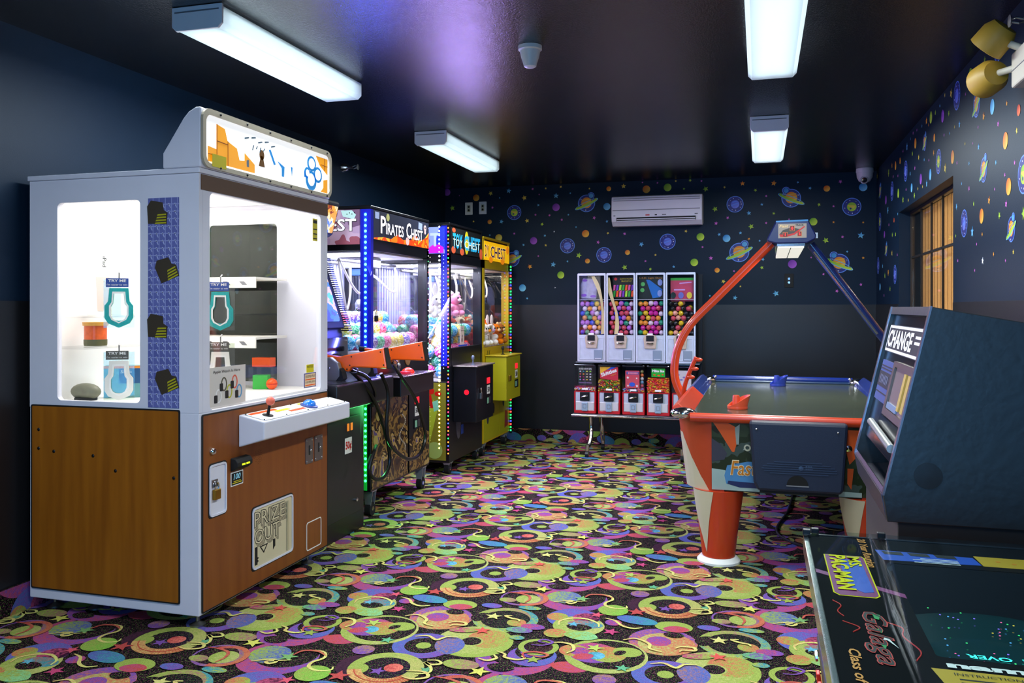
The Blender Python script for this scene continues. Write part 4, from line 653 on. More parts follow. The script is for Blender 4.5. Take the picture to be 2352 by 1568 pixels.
def crane(name,label,Y0,Y1,Zb,Zt,body,XF=-2.455,zg=(1.045,1.75),pf=1.0,lamp=18,lampc=(.9,.93,1),side_low=None,post=None):
    XB=-3.17; t=thing(name,label,'crane machine',((XF+XB)/2,(Y0+Y1)/2,0)); p=.05; post=post or body
    zl=side_low or zg[0]
    B('lower_cabinet',(XB,Y0,Zb),(XF,Y1,zl-.03),body,t,bevel=.004)
    if zl<zg[0]: B('front_apron',(XF-.04,Y0+p,zl-.028),(XF,Y1-p,zg[0]),body,t)
    B('playfield',(XB+.02,Y0+.02,zl-.029),(XF-.045,Y1-.02,zl-.012),mat('playfield_white','#eceaf2',.5),t)
    for x0,x1 in ((XF-.075,XF),(XB,XB+.05)):
        for a,b_ in ((Y0,Y0+.038),(Y1-.038,Y1)): B('corner_post',(x0,a,zl-.028),(x1,b_,Zt-.02),post,t)
    MB().box((XB,Y0,zg[1]),(XF,Y1,zg[1]+.075)).build('header_rail',body,t)
    mb=MB().box((XB,Y0+.01,zg[1]+.076),(XF-.012,Y1-.01,Zt-.021)); mb.build('header_box',MATTE,t)
    B('roof',(XB,Y0-.004,Zt-.02),(XF+.004,Y1+.004,Zt),body,t,bevel=.004)
    BKW=mat('crane_back_panel','#8d8fb4',.35); B('back_panel',(XB+.005,Y0+.04,zl-.01),(XB+.02,Y1-.04,zg[1]),BKW,t)
    n=int((Y1-Y0-.1)/.052)
    for i in range(n): B('back_rib',(XB+.02,Y0+.055+i*.052,zl),(XB+.034,Y0+.08+i*.052,zg[1]-.01),mat('rib_lilac','#b4b4d4',.3,.2),t)
    B('glass_pane',(XF-.02,Y0+.04,zg[0]),(XF-.016,Y1-.04,zg[1]),GLASS,t)
    for y in (Y0+.012,Y1-.016): B('glass_pane',(XB+.05,y,zl-.01),(XF-.077,y+.004,zg[1]),GLASS,t)
    WC=mat('crane_ceiling','#f2f2f6',.5); B('interior_ceiling',(XB+.02,Y0+.04,zg[1]-.012),(XF-.03,Y1-.04,zg[1]-.002),WC,t)
    o=B('tube_light',(XB+.12,Y0+.08,zg[1]-.03),(XF-.12,Y0+.11,zg[1]-.013),mat('crane_tube','#ffffff',.4,emit=5),t)
    area('crane_lamp',((XF+XB)/2,(Y0+Y1)/2,zg[1]-.035),.5,lamp,lampc,(0,0,0),Y1-Y0-.3)
    # gantry, carriage, coiled hoses and claw
    ym,xm=(Y0+Y1)/2+.05,(XF+XB)/2
    zz=zg[1]-.06
    g=MB().cyl((xm-.1,Y0+.05,zz),(xm-.1,Y1-.05,zz),.012).cyl((xm+.1,Y0+.05,zz),(xm+.1,Y1-.05,zz),.012).build('gantry_rail',STEEL,t,smooth=True)
    cr=B('carriage',(xm-.14,ym-.07,zz-.03),(xm+.14,ym+.07,zz+.045),GREY,t,bevel=.006); B('motor',(xm-.05,ym-.045,zz-.085),(xm+.05,ym+.045,zz-.031),mat('motor_blue','#2a4a86',.4,.4),cr,bevel=.006)
    HS=mat('white_hose','#e6e6ec',.35); MB().tube(catmull([(xm+.1,Y0+.06,zz),(xm+.14,Y0+.16,zz-.16),(xm+.15,(Y0+ym)/2,zz-.22),(xm+.12,ym-.1,zz-.14),(xm+.06,ym-.03,zz-.03)],8),.009,7).build('hose',HS,t,smooth=True)
    MB().tube(catmull([(xm+.1,Y1-.06,zz),(xm+.16,Y1-.14,zz-.12),(xm+.16,(Y1+ym)/2,zz-.2),(xm+.1,ym+.08,zz-.1),(xm,ym+.03,zz-.03)],8),.009,7).build('hose',HS,t,smooth=True)
    MB().tube(catmull([(xm+.1,Y0+.05,zz-.01),(xm+.12,Y0+.09,zz-.25),(xm+.12,Y0+.13,zz-.33),(xm+.12,Y0+.18,zz-.22),(xm+.1,Y0+.22,zz-.02)],8),.008,7).build('hose',HS,t,smooth=True)
    cl=MB().cyl((xm,ym,zz-.08),(xm,ym,zz-.26),.005).lathe([(.0,0),(.03,0),(.034,.04),(.02,.07),(.0,.075)],(xm,ym,zz-.33),n=14).build('claw_head',STEEL,t,smooth=True)
    for k in range(3):
        a=k*2*PI/3+.4; c,s_=math.cos(a),math.sin(a); MB().tube([(xm+.03*c,ym+.03*s_,zz-.32),(xm+.085*c,ym+.085*s_,zz-.36),(xm+.08*c,ym+.08*s_,zz-.42),(xm+.03*c,ym+.03*s_,zz-.465)],.006,6).build('claw_prong',CHROME,cl,smooth=True)
    castor(t,XF-.04,Y0+.07,Zb); castor(t,XF-.04,Y1-.07,Zb); castor(t,XB+.06,Y0+.07,Zb)
    return t
def ctrl(t,XF,Y0,Y1,zb,zt,body,topm,plate=True,jm=STEEL):
    X1=XF+.205; o=B('control_box',(XF+.002,Y0,zb),(X1,Y1,zt-.012),body,t,bevel=.004)
    B('control_top',(XF+.002,Y0-.012,zt-.011),(X1+.015,Y1+.012,zt),topm,o,bevel=.003)
    MB().lathe([(.02,0),(.02,.004),(.006,.008),(.006,.045)],(X1-.08,Y0+.15,zt+.0005),n=12).build('joystick',jm,o,smooth=True)
    MB().ball((X1-.08,Y0+.15,zt+.06),.018,14,10,(.8,.8,1.2)).build('joystick_knob',jm,o,smooth=True)
    return o
# flame and cards machine
FLB=mat('crane_black','#101014',.3)
BLPOST=mat('blue_lit_post','#1a22c8',.35)
P0,P1=5.075,6.09; PX=-2.45
pr=crane('crane_machine','black crane machine with flame and playing card marquee and blue corner lights',P0,P1,.17,2.055,FLB,PX,(1.10,1.76),1.05,46,(.72,.74,1))
SKY=mat('marquee_slate','#34384e',.4,emit=.16); fpm=FX(PX)
ap=PR('marquee_art',fpm,[(P0+.04,1.835),(P1-.012,1.835),(P1-.012,2.03),(P0+.04,2.03)],-.008,.003,SKY,pr)
FLM=art('flame_print',['#f07a14','#d8400c','#f8b030','#e85a10'],11,emit=.9,detail=2); dec('flames',fpm,[[(P0+.04,1.836),(P1-.012,1.836),(P1-.012,1.955),(P1-.1,1.90),(P1-.2,1.885),(P1-.28,1.925),(P1-.36,1.875),(P1-.5,1.865),(P1-.6,1.895),(P1-.7,1.855),(P0+.2,1.86),(P0+.04,1.845)]],FLM,ap,c=.0032)
PWH=mat('marquee_letter_white','#f2eef6',.4,emit=.75)
for s,x,h,w_ in (('P',P0+.14,.125,.085),('IRATES',P0+.225,.085,.30),('C',P0+.57,.12,.085),('HEST',P0+.66,.085,.22)):
    txt(s,fpm,x-.004,1.878,h,INK,ap,w=w_+.008,bold=.045,c=.0045,d=.0004); txt(s,fpm,x,1.882,h-.006,PWH,ap,w=w_,bold=.02,c=.0052,d=.0004)
dec('coin_print',fpm,[circ(P0+.26,2.0,.026,16)],mat('coin_cream','#c8c880',.4,emit=.4),ap,c=.0034); dec('card_print',fpm,[[(P0+.80,1.97),(P0+.87,1.965),(P0+.875,2.015),(P0+.805,2.02)],[(P0+.06,1.975),(P0+.12,1.975),(P0+.12,2.02),(P0+.06,2.02)]],mat('card_pale','#a8b8e0',.4,emit=.5),ap,c=.0034); dec('skull_print',fpm,[circ(P1-.085,1.985,.024,14),circ(P1-.085,1.955,.016,12),circ(P1-.42,1.862,.03,14)],mat('skull_pink','#e8c0c0',.4,emit=.6),ap,c=.0036)
dec('skull_eyes',fpm,[circ(P1-.093,1.988,.005,8),circ(P1-.077,1.988,.005,8)],INK,ap,c=.0048)
fps=FY(P0); SART=art('side_marquee_art',['#7a5a78','#b898b8','#c8a8c0','#a05868','#6a4a70'],5,emit=.35,detail=2); as_=PR('side_marquee_art',fps,[(-3.1,1.80),(PX-.08,1.80),(PX-.08,2.03),(-3.1,2.03)],-.009,.003,SART,pr)
txt('CHEST',fps,PX-.10,1.885,.085,INK,as_,w=.40,bold=.05,c=.004,d=.0004,align='R'); txt('CHEST',fps,PX-.104,1.889,.08,PWH,as_,w=.39,bold=.02,c=.0048,d=.0004,align='R')
dec('card_print',fps,[[(PX-.20,1.985),(PX-.12,1.965),(PX-.105,1.995),(PX-.135,2.025),(PX-.215,2.025)]],mat('card_mint','#b8dcd8',.4,emit=.5),as_,c=.0035); dec('card_suits',fps,[circ(PX-.17+i*.018,2.0+(i%2)*.008,.004,6) for i in range(4)],INK,as_,c=.0046)
zs=[1.995-i*.0365 for i in range(49)]
leds(pr,[(PX-.038,P0-.0005,z) for z in zs if z>.82],['#30a8ff'],.0095,16); leds(pr,[(PX-.038,P0-.0005,z) for z in zs if .19<z<.80],['#20ff50'],.0095,14)
MB().box((PX-.050,P0-.0012,.18),(PX-.026,P0-.0002,.815)).build('led_tape',mat('green_tape','#1a7a34',.4,emit=.25,ecol='#20ff50'),pr); MB().box((PX-.050,P0-.0012,.82),(PX-.026,P0-.0002,2.01)).build('led_tape',mat('blue_tape','#1430d8',.4,emit=.9,ecol='#1038ff'),pr)
PR('post_skin',fps,[(PX-.076,.83),(PX,.83),(PX,2.03),(PX-.076,2.03)],.0,.0002,BLPOST,pr); PR('post_skin',fpm,[(P0,1.0),(P0+.038,1.0),(P0+.038,2.03),(P0,2.03)],.0,.0003,BLPOST,pr)
leds(pr,[(PX+.0005,P1-.012,1.99-i*.042) for i in range(42)],['#ffffff','#58ff90','#ffffff','#ff5058','#5878ff'],.0042,5,(1,0,0))
area('blue_led_lamp',(PX+.012,P0-.03,1.5),.05,24,(.12,.13,1),(-PI/2*1.2,0,.8),1.1); area('green_led_lamp',(PX+.012,P0-.03,.5),.05,4.5,(.1,1,.25),(-PI/2.6,0,.9),.6)
TRE=art('treasure_print',['#1a120c','#4a3016','#8a6a34','#2a1a12','#b89858','#5a4a7a','#3a2418'],8,detail=5,rough=.25,dist=.6)
PR('art_panel',fpm,[(P0+.012,.185),(P0+.60,.185),(P0+.60,.76),(P0+.012,.76)],.0005,.004,TRE,pr); d2=PR('coin_door',fpm,[(P0+.612,.185),(P1-.01,.185),(P1-.01,.76),(P0+.612,.76)],.0005,.008,FLB,pr)
PR('art_panel',FX(PX+.008),[(P0+.62,.19),(P1-.02,.19),(P1-.02,.43),(P0+.80,.50),(P0+.62,.42)],.0005,.002,TRE,d2)
for a,b_ in ((P0+.10,.66),(P0+.06,.50),(P0+.24,.66)): MB().lathe([(.0,0),(.035,0),(.035,.004),(.0,.005)],fpm(a,b_,.0045),(1,0,0),14).build('gold_coin_print',mat('coin_gold','#a89850',.4),pr)
fd=FX(PX+.008)
def coinmech(o,f,a,z,price='50',lock=True):
    PR('price_window',f,[(a+.02,z+.20),(a+.10,z+.20),(a+.10,z+.25),(a+.02,z+.25)],.0005,.003,mat('red_display','#e02030',.4,emit=1.1,ecol='#ff2030'),o)
    q=PR('price_label',f,[(a+.02,z+.11),(a+.10,z+.11),(a+.10,z+.185),(a+.02,z+.185)],.0005,.0015,PAPER,o); txt(price,f,a+.03,z+.125,.045,INK,q,w=.06,bold=.03,c=.002)
    q=PR('coin_entry',f,[(a+.0,z+.02),(a+.11,z+.02),(a+.11,z+.095),(a+.0,z+.095)],.0005,.006,DARKM,o); PR('coin_slots',f,[(a+.07,z+.03),(a+.10,z+.03),(a+.10,z+.085),(a+.07,z+.085)],.006,.007,STEEL,q); PR('bill_window',f,[(a+.01,z+.03),(a+.05,z+.03),(a+.05,z+.08),(a+.01,z+.08)],.006,.007,mat('bill_green','#6a9a80',.4,emit=.3),q)
coinmech(d2,fd,P0+.70,.47,'50¢')
dots('pearl',[(PX+.006,P0+.50+.05*math.sin(i*.4),.62-i*.012) for i in range(22)],mat('pearl','#b8a890',.4),pr,.006,6,4)
o=ctrl(pr,PX,P0+.02,P0+.60,.80,.93,FLB,mat('pirate_top','#2c2430',.25,var=.3))
for y,m_ in ((P0+.38,mat('red_button','#ff2a1a',.3,emit=1.0,ecol='#ff2010')),): MB().lathe([(.045,0),(.045,.008),(.035,.022),(.012,.035),(.0,.036)],(PX+.10,y,.9305),n=18).build('push_button',m_,o,smooth=True)
B('red_switch',(PX+.09,P0+.24,.9305),(PX+.15,P0+.32,.945),mat('red_button2','#e02848',.3,emit=.4),o)
for y,m_ in ((P0+.40,GOLD),(P0+.60,GOLD)): MB().lathe([(.0,0),(.045,0),(.045,.006),(.0,.008)],fpm(y,1.01,.001),(1,0,0),16).build('medallion',mat('medallion','#a87848',.4),pr,smooth=True)
pl=B('padlock',(PX+.002,P0+.045,1.29),(PX+.02,P0+.075,1.33),MATTE,pr,bevel=.003); MB().tube(catmull([(PX+.01,P0+.05,1.33),(PX+.01,P0+.052,1.355),(PX+.01,P0+.06,1.365),(PX+.01,P0+.068,1.355),(PX+.01,P0+.07,1.33)],4),.003,6).build('shackle',CHROME,pl)
# black toy machine
T0,T1=6.555,7.41; TX=-2.455
ty=crane('crane_machine','black crane machine with blue lettering on a black toy marquee',T0,T1,.10,2.085,FLB,TX,(1.045,1.755),1.0,36,(.74,.76,1),.80)
ft=FX(TX); at_=PR('marquee_art',ft,[(T0+.05,1.84),(T1-.012,1.84),(T1-.012,2.05),(T0+.05,2.05)],-.008,.003,MATTE,ty)
dec('balloon_print',ft,[circ(T0+.42,1.945,.05,20,.10)],mat('balloon_yellow','#d8c820',.4,emit=.5),at_,c=.0032); dec('balloon_print',ft,[circ(T0+.09,1.865,.05,14,.03),circ(T0+.30,1.86,.05,14,.03),circ(T1-.04,1.87,.04,14,.05),circ(T0+.10,2.03,.04,12,.02)],mat('balloon_red','#e0603a',.4,emit=.4),at_,c=.0031)
CYA=mat('marquee_cyan','#2aa8d8',.4,emit=.7)
for s,x,w_ in (('TOY',T0+.07,.24),('CHEST',T0+.355,.43)): txt(s,ft,x,1.878,.13,CYA,at_,w=w_,bold=.035,c=.0045,d=.0004); txt(s,ft,x+.006,1.90,.06,mat('letter_pale','#e8f0d8',.4,emit=.7),at_,w=w_-.012,bold=.0,c=.0052,d=.0004)
fts=FY(T0); bs_=art('toy_side_art',['#2a3ad0','#8a98e8','#5060d8','#c0c8f4'],5,emit=.5,detail=1); s_=PR('side_marquee_art',fts,[(-3.1,1.83),(TX-.04,1.83),(TX-.04,2.05),(-3.1,2.05)],-.009,.003,bs_,ty); txt('T',fts,TX-.17,1.89,.11,mat('pale_blue_letter','#b0bcf0',.4,emit=.6),s_,w=.09,bold=.03,c=.004)
dec('magenta_print',fts,[[(TX-.21,1.835),(TX-.05,1.835),(TX-.05,1.88),(TX-.09,1.905),(TX-.15,1.90),(TX-.19,1.87)]],mat('magenta_lit','#c81ac8',.4,emit=.6),s_,c=.0034)
area('added_violet_wash',(TX+.012,T0-.03,1.5),.05,46,(.50,.34,1),(-PI/3,0,1.4),1.0)  # added for the purple wash on the floor; this machine has no violet strip
zs=[2.05-i*.0345 for i in range(55)]
leds(ty,[(TX-.088,T0-.0005,z) for z in zs if z>.86],['#e8f2ff'],.008,7); leds(ty,[(TX-.088,T0-.0005,z) for z in zs if .2<z<.86],['#ffe060'],.008,8)
leds(ty,[(TX-.010,T0-.0005,2.04-i*.031) for i in range(61)],['#ff6a20','#ff2a50','#20e050','#ff6a20','#3048ff','#ff2a50'],.0065,6)
leds(ty,[(TX-.17,T0-.0005,2.0-i*.04) for i in range(46)],['#ffffff','#ffe9a0'],.0035,4)
leds(ty,[(TX-.05,T0-.0005,2.03-i*.031) for i in range(38)],['#a8c0ff'],.004,3)
PR('post_skin',fts,[(TX-.072,.90),(TX-.02,.90),(TX-.02,2.06),(TX-.072,2.06)],.0,.0002,BLPOST,ty)
PR('lower_side_art',fts,[(-3.1,.12),(TX-.03,.12),(TX-.03,.76),(-3.1,.76)],.0004,.0015,mat('yellow_side','#8a8420',.45,var=.25,vscale=6),ty)
dec('lime_swoosh',fts,[[(-3.0,.15),(TX-.20,.15),(TX-.10,.55),(TX-.14,.62),(TX-.20,.50)]],mat('swoosh_lime','#b8cc30',.45),ty,c=.002,d=.0006); dec('bow_print',fts,[circ(TX-.16,.69,.028,12),circ(TX-.10,.67,.03,12,.02),[(TX-.18,.66),(TX-.16,.66),(TX-.14,.55),(TX-.17,.55)]],RED,ty,c=.0022,d=.0006); dec('gift_print',fts,[[(TX-.15,.60),(TX-.10,.62),(TX-.09,.54),(TX-.135,.52)]],mat('mint_print','#8adcb0',.5),ty,c=.0024,d=.0006); dec('ball_print',fts,[circ(TX-.13,.20,.07,18)],mat('pale_ball_print','#a8c060',.5),ty,c=.0026,d=.0006)
dec('front_prints',ft,[circ(T0+.22,.40,.06,16,.13)],mat('oval_print','#6a6a78',.3,.3,var=.4,vscale=40),ty,c=.001); dec('front_prints',ft,[circ(T0+.16,.70,.05,14,.10),[(T0+.28,.30),(T0+.34,.30),(T0+.34,.38),(T0+.28,.38)]],BLUEP,ty,c=.001)
o=ctrl(ty,TX,T0+.085,T0+.55,.43,.90,FLB,mat('toy_top','#9a8e84',.22,.5),jm=mat('grey_stick','#6a7a86',.3,.4)); fo=FX(TX+.205); coinmech(o,fo,T0+.35,.53,'50'); pl=B('padlock',(TX+.207,T0+.16,.62),(TX+.225,T0+.20,.67),STEEL,o,bevel=.003); MB().tube(catmull([(TX+.216,T0+.167,.67),(TX+.216,T0+.17,.70),(TX+.216,T0+.18,.712),(TX+.216,T0+.19,.70),(TX+.216,T0+.193,.67)],4),.004,6).build('shackle',CHROME,pl)
dec('red_glow_window',FY(T0+.085),[circ(TX+.12,.68,.022,14)],mat('red_window','#c01828',.4,emit=.8,ecol='#ff1028'),o,c=.0005)
def notice(t,f,a,z,w=.10,h=.16):
    o=PR('notice_card',f,[(a,z),(a+w,z),(a+w,z+h),(a,z+h)],0,.002,mat('notice_paper','#d8c4b0',.7),t); txt('Toy',f,a+w*.3,z+h*.82,.016,INK,o,c=.0022); txt('Jammed',f,a+w*.12,z+h*.7,.015,INK,o,w=w*.75,c=.0022); dec('notice_sketch',f,[circ(a+w*.5,z+h*.45,.014,10),circ(a+w*.45,z+h*.25,.02,10)],mat('sketch_grey','#8a6a68',.7),o,c=.0022,d=.0003)
notice(ty,FX(TX-.014),T0+.30,1.065); PR('blue_label',FX(TX-.014),[(T0+.26,1.05),(T0+.48,1.05),(T0+.48,1.062),(T0+.26,1.062)],0,.002,BLUEP,ty)
# yellow machine
C0,C1=7.45,8.30; YX=-2.455
YM=mat('crane_yellow','#c8a606',.4); YL=mat('crane_yellow_low','#a8a408',.42)
ye=crane('crane_machine','yellow crane machine full of plush toys at the back wall',C0,C1,.12,2.045,YM,YX,(1.04,1.75),1.0,9,(1,.93,.8))
fy=FX(YX); ay=PR('marquee_art',fy,[(C0+.02,1.83),(C1-.02,1.83),(C1-.02,2.005),(C0+.02,2.005)],-.008,.003,mat('marquee_yellow','#f0bc08',.4,emit=.75,ecol='#f0b408'),ye)
dec('orange_print',fy,[circ(C0+.22,1.84,.06,14,.03),circ(C1-.08,1.96,.05,14,.04),circ(C1-.25,1.85,.07,14,.04)],mat('print_amber','#f08a10',.4,emit=.6),ay,c=.0032)
for s,x,w_ in (('CANDY',C0-.165,.28),('CHEST',C0+.20,.50)):
    if s=='CANDY': s,x,w_=('DY',C0+.03,.12)
    txt(s,fy,x,1.855,.118,mat('letter_gold','#f8dc78',.4,emit=.6),ay,w=w_,bold=.04,c=.0042,d=.0003); txt(s,fy,x+.005,1.86,.108,mat('letter_plum','#4a3478',.4,emit=.1),ay,w=w_-.01,bold=.01,c=.005,d=.0004)
leds(ye,[(YX+.012,C1+.008,1.80-i*.0315) for i in range(54)],['#18d050','#20c060','#3038ff','#ff3a30'],.010,4,(.6,-.8,0)); B('led_channel',(YX-.004,C1+.009,.10),(YX+.022,C1+.02,1.83),DARKM,ye)
leds(ye,[(YX-.035,C0+.0385,1.70-i*.035) for i in range(18)],['#20e060','#ff4040','#4050ff','#ffb040'],.006,5,(0,1,0))
o=ctrl(ye,YX,C0+.06,C0+.53,.52,.94,YL,mat('yellow_top','#c8b020',.3),jm=MATTE); coinmech(o,FX(YX+.205),C0+.33,.60,'50'); pl=B('padlock',(YX+.207,C0+.12,.70),(YX+.225,C0+.16,.75),GOLD,o,bevel=.003)
PR('lower_panel_skin',fy,[(C0+.01,.14),(C0+.48,.14),(C0+.48,.5),(C0+.01,.5)],.0005,.004,YL,ye); PR('lower_panel_skin',fy,[(C0+.49,.14),(C1-.01,.14),(C1-.01,.5),(C0+.49,.5)],.0005,.004,YL,ye)
dec('dark_prints',fy,[circ(C0+.12,.34,.03,12,.05),circ(C0+.30,.42,.03,12,.05),[(C0+.05,.48),(C0+.12,.50),(C0+.14,.42),(C0+.08,.40)],[(C0+.58,.50),(C0+.66,.50),(C0+.64,.40),(C0+.60,.42)]],mat('print_slate','#30343c',.5),ye,c=.0045)
dec('red_prints',fy,[[(C0+.66,.18),(C0+.78,.2),(C0+.76,.34),(C0+.68,.36)]],mat('print_brick','#8a3020',.5),ye,c=.0045); dec('vents',fy,[[(C0+.06+i*.06,.82),(C0+.08+i*.06,.82),(C0+.14+i*.06,.98),(C0+.12+i*.06,.98)] for i in range(2)],mat('vent_dark','#6a6410',.5),ye,c=.0006)
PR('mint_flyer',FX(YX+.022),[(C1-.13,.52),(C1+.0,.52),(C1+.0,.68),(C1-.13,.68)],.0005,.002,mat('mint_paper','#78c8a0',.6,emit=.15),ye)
notice(ye,FX(YX-.014),C0+.22,1.055)
# ------------------------------------------------------------------ prize balls
def ballmat(name,c,c2):
    m=art('ball_'+name,[c,c,c2,c,c2],70,detail=2,const=True,rough=.25); return m
BM=[ballmat('teal','#2a98c8','#a8e0f0'),ballmat('yellow','#d8c040','#f8f0b8'),ballmat('magenta','#c81a6a','#f4a0c8'),ballmat('purple','#6a4ab8','#d8d0f8'),ballmat('green','#18a060','#a0ecc8'),ballmat('pink','#e0586a','#ffd0d4')]
BCN=['teal','pale yellow','magenta','purple','green','pink']
BME={}; ORD=['first','second','third','fourth','fifth','sixth','seventh','eighth','ninth','tenth','eleventh','twelfth']
def prize_ball(x,y,z,r,ci,label,grp):
    k=(ci,round(r,3))
    if k not in BME: BME[k]=MB().ball((0,0,0),r,16,10).mesh('prize_ball',BM[ci],smooth=True)
    o=bpy.data.objects.new('prize_ball',BME[k]); place(o,None,label,'ball',grp); o.location=(x,y,z); o.rotation_euler=(random.random()*6,random.random()*6,0)
def heap(X0,X1,Y0,Y1,z0,r,rows,seq,where,grp,keep):
    n=0; d=2.02*r
    nx=int((X1-X0)/d); ny=int((Y1-Y0)/d)
    for k in range(rows):
        o=(k%2)*.5
        for i in range(nx-(k%2)):
            for j in range(ny-(k%2)):
                x=X1-r-(i+o)*d; y=Y0+r+(j+o)*d; z=z0+r+k*d*.715
                if keep(i,j,k,nx,ny): ci=seq[(i*7+j*3+k*5+(i*j)%3)%len(seq)]; prize_ball(x,y,z,r,ci,BCN[ci]+' glitter ball, '+ORD[k]+' layer up, '+ORD[j]+' from near side, '+ORD[i]+' from front, '+where,grp)
heap(-3.10,PX-.05,P0+.04,P1-.04,1.09,.055,3,[0,2,1,3,5,1,4,0,3,2],'flame crane','glitter balls in the flame crane',lambda i,j,k,nx,ny:(k==0 and (i<2 or j<1)) or (k==1 and i>=1 and (i<3 or j<1)) or (k==2 and i>=2 and (i+j*2)%3!=0))
heap(-3.10,TX-.05,T0+.04,T1-.04,.79,.058,7,[0,2,1,0,5,4,1,2,0],'toy crane','glitter balls in the toy crane',lambda i,j,k,nx,ny:(j<1 and k<5) or (i<1 and k<5 and k>=1) or (k==4 and (i<3 or j<2)) or (k==5 and (i>=1) and (i+j)%2==0) )
# ------------------------------------------------------------------ plush toys
FUR={}
def fur(c):
    if c not in FUR: FUR[c]=mat('plush_'+c.strip('#'),c,.95,spec=.1,bump=.6,bscale=160,var=.15,vscale=30)
    return FUR[c]
def plush(x,y,z,s,c,c2,rz,label,ears='round',tilt=0):
    t=thing('plush_toy',label,'plush toy',(x,y,z),'local',(tilt,0,rz)); t['group']='plush toys in the crane machines'
    MB().ball((0,0,.055*s),.06*s,14,10,(.95,.85,.95)).ball((0,-.02*s,.145*s),.052*s,14,10,(1.05,.95,.95)).ball((-.06*s,-.02*s,.07*s),.028*s,10,8,(1.3,1,1)).ball((.06*s,-.02*s,.07*s),.028*s,10,8,(1.3,1,1)).ball((-.035*s,-.055*s,.022*s),.026*s,10,8,(1,1.5,1)).ball((.035*s,-.055*s,.022*s),.026*s,10,8,(1,1.5,1)).build('body',fur(c),t,smooth=True)
    for q in (-1,1):
        if ears=='long': MB().ball((q*.026*s,-.01*s,.235*s),.018*s,10,8,(1,.7,2.8)).build('ear',fur(c),t,smooth=True)
        else: MB().ball((q*.04*s,-.015*s,.19*s),.02*s,10,8,(1,.6,1)).build('ear',fur(c2),t,smooth=True)
        MB().ball((q*.02*s,-.068*s,.155*s),.0085*s,8,6).build('eye',INK,t,smooth=True)
    MB().ball((0,-.07*s,.135*s),.02*s,10,8,(1.1,.7,.8)).build('muzzle',fur(c2),t,smooth=True)
R_=random.Random(3)
PL=[('#f0a020','#fff0d8','long-eared',), ]
zf=1.03
specs=[(-2.52,7.53,'#e8e4dc','#f4c8c0','cream plush toy with pink muzzle against the front glass of the yellow crane','round'),(-2.53,7.67,'#f0ece6','#f09020','white plush toy with orange ears behind the notice card of the yellow crane','round'),(-2.52,7.82,'#f4e8e4','#c89ac8','pale plush rabbit in the middle of the yellow crane','long'),(-2.52,7.98,'#e87a14','#f8d0a0','orange plush toy at the right of the yellow crane','round'),(-2.53,8.13,'#b86a2a','#e8c090','brown plush bear in the far corner of the yellow crane','round'),
(-2.68,7.56,'#d8321c','#f0d0c0','red plush toy at the rear left of the yellow crane','round'),(-2.68,7.74,'#e8901a','#fff0d0','amber plush toy in the second row of the yellow crane','round'),(-2.67,7.92,'#f2b418','#ffffff','golden yellow plush toy with white face on top in the yellow crane','round'),(-2.68,8.10,'#d84a1c','#f4d8c0','rust coloured plush toy at the rear right of the yellow crane','round'),(-2.86,7.6,'#e8542a','#f8e0d0','orange red plush toy by the back panel of the yellow crane','long'),(-2.86,7.85,'#e8e0d0','#e0a090','ivory plush toy by the back panel of the yellow crane','long'),(-2.86,8.08,'#c83a22','#f0c8b0','crimson plush toy by the back panel of the yellow crane','round')]
for i,(x,y,c,c2,lb,er) in enumerate(specs):
    row=0 if i<5 else (1 if i<9 else 2); plush(x,y,zf,(1.0,1.2,1.35)[row],c,c2,1.2+.3*math.sin(i*2),lb,er)
plush(-2.62,T0+.16,1.30,1.0,'#e4ddd2','#f0e8e0',.5,'white plush rabbit lying on the balls by the side glass of the toy crane','long'); plush(-2.60,T0+.50,1.315,1.0,'#e890b0','#f8d8e0',1.2,'pink plush toy sitting on the balls of the toy crane','round')
plush(PX-.10,P0+.10,1.10,.75,'#f0eee8','#d8d8e0',1.1,'small white plush toy low in the corner of the flame marquee crane','round')
# ------------------------------------------------------------------ air hockey table
AX0,AX1,AY0,AY1=-.455,.775,4.58,6.91; AC=(AX0+AX1)/2; AYM=(AY0+AY1)/2
ah=thing('air_hockey_table','red and blue air hockey table with an overhead scoreboard arch','game table',(AC,AYM,0))
HR=mat('hockey_red','#c83c18',.32,coat=.2); HRM=mat('hockey_red_matte','#b8401c',.45); HB=mat('hockey_blue','#152c7a',.22,coat=.4); HCR=mat('hockey_cream','#cbbf9f',.5); HNV=mat('hockey_navy','#141d33',.5,bump=.15,bscale=300)
PFM=mat('hockey_playfield','#454c3c',.16,spec=.7,var=.3,vscale=14)
def plan(z):   # body outline at height z, near left corner rounded, tapering downwards
    k=(.80-z)/.40; ins=.045*k; P=[]
    for sx,sy,a in ((1,1,0),(-1,1,90),(-1,-1,180),(1,-1,270)):
        r=.19; cx=AC+sx*((AX1-AX0)/2-.025-ins-r); cy=AYM+sy*((AY1-AY0)/2-.03-ins-r)
        for i in range(7): t=math.radians(a+15*i); P.append((cx+r*math.cos(t),cy+r*math.sin(t)))
    return P
def loft(z0,z1,idx=None):
    a,b_=plan(z0),plan(z1); n=len(a); return [(x,y,z0) for x,y in a]+[(x,y,z1) for x,y in b_],n
v,n=loft(.405,.775); mb=MB().add(v,[tuple(range(n-1,-1,-1)),tuple(range(n,2*n))]+[(i,(i+1)%n,n+(i+1)%n,n+i) for i in range(n)])
mb.build('table_body',mat('hockey_side','#28331f',.4),ah,smooth=True)
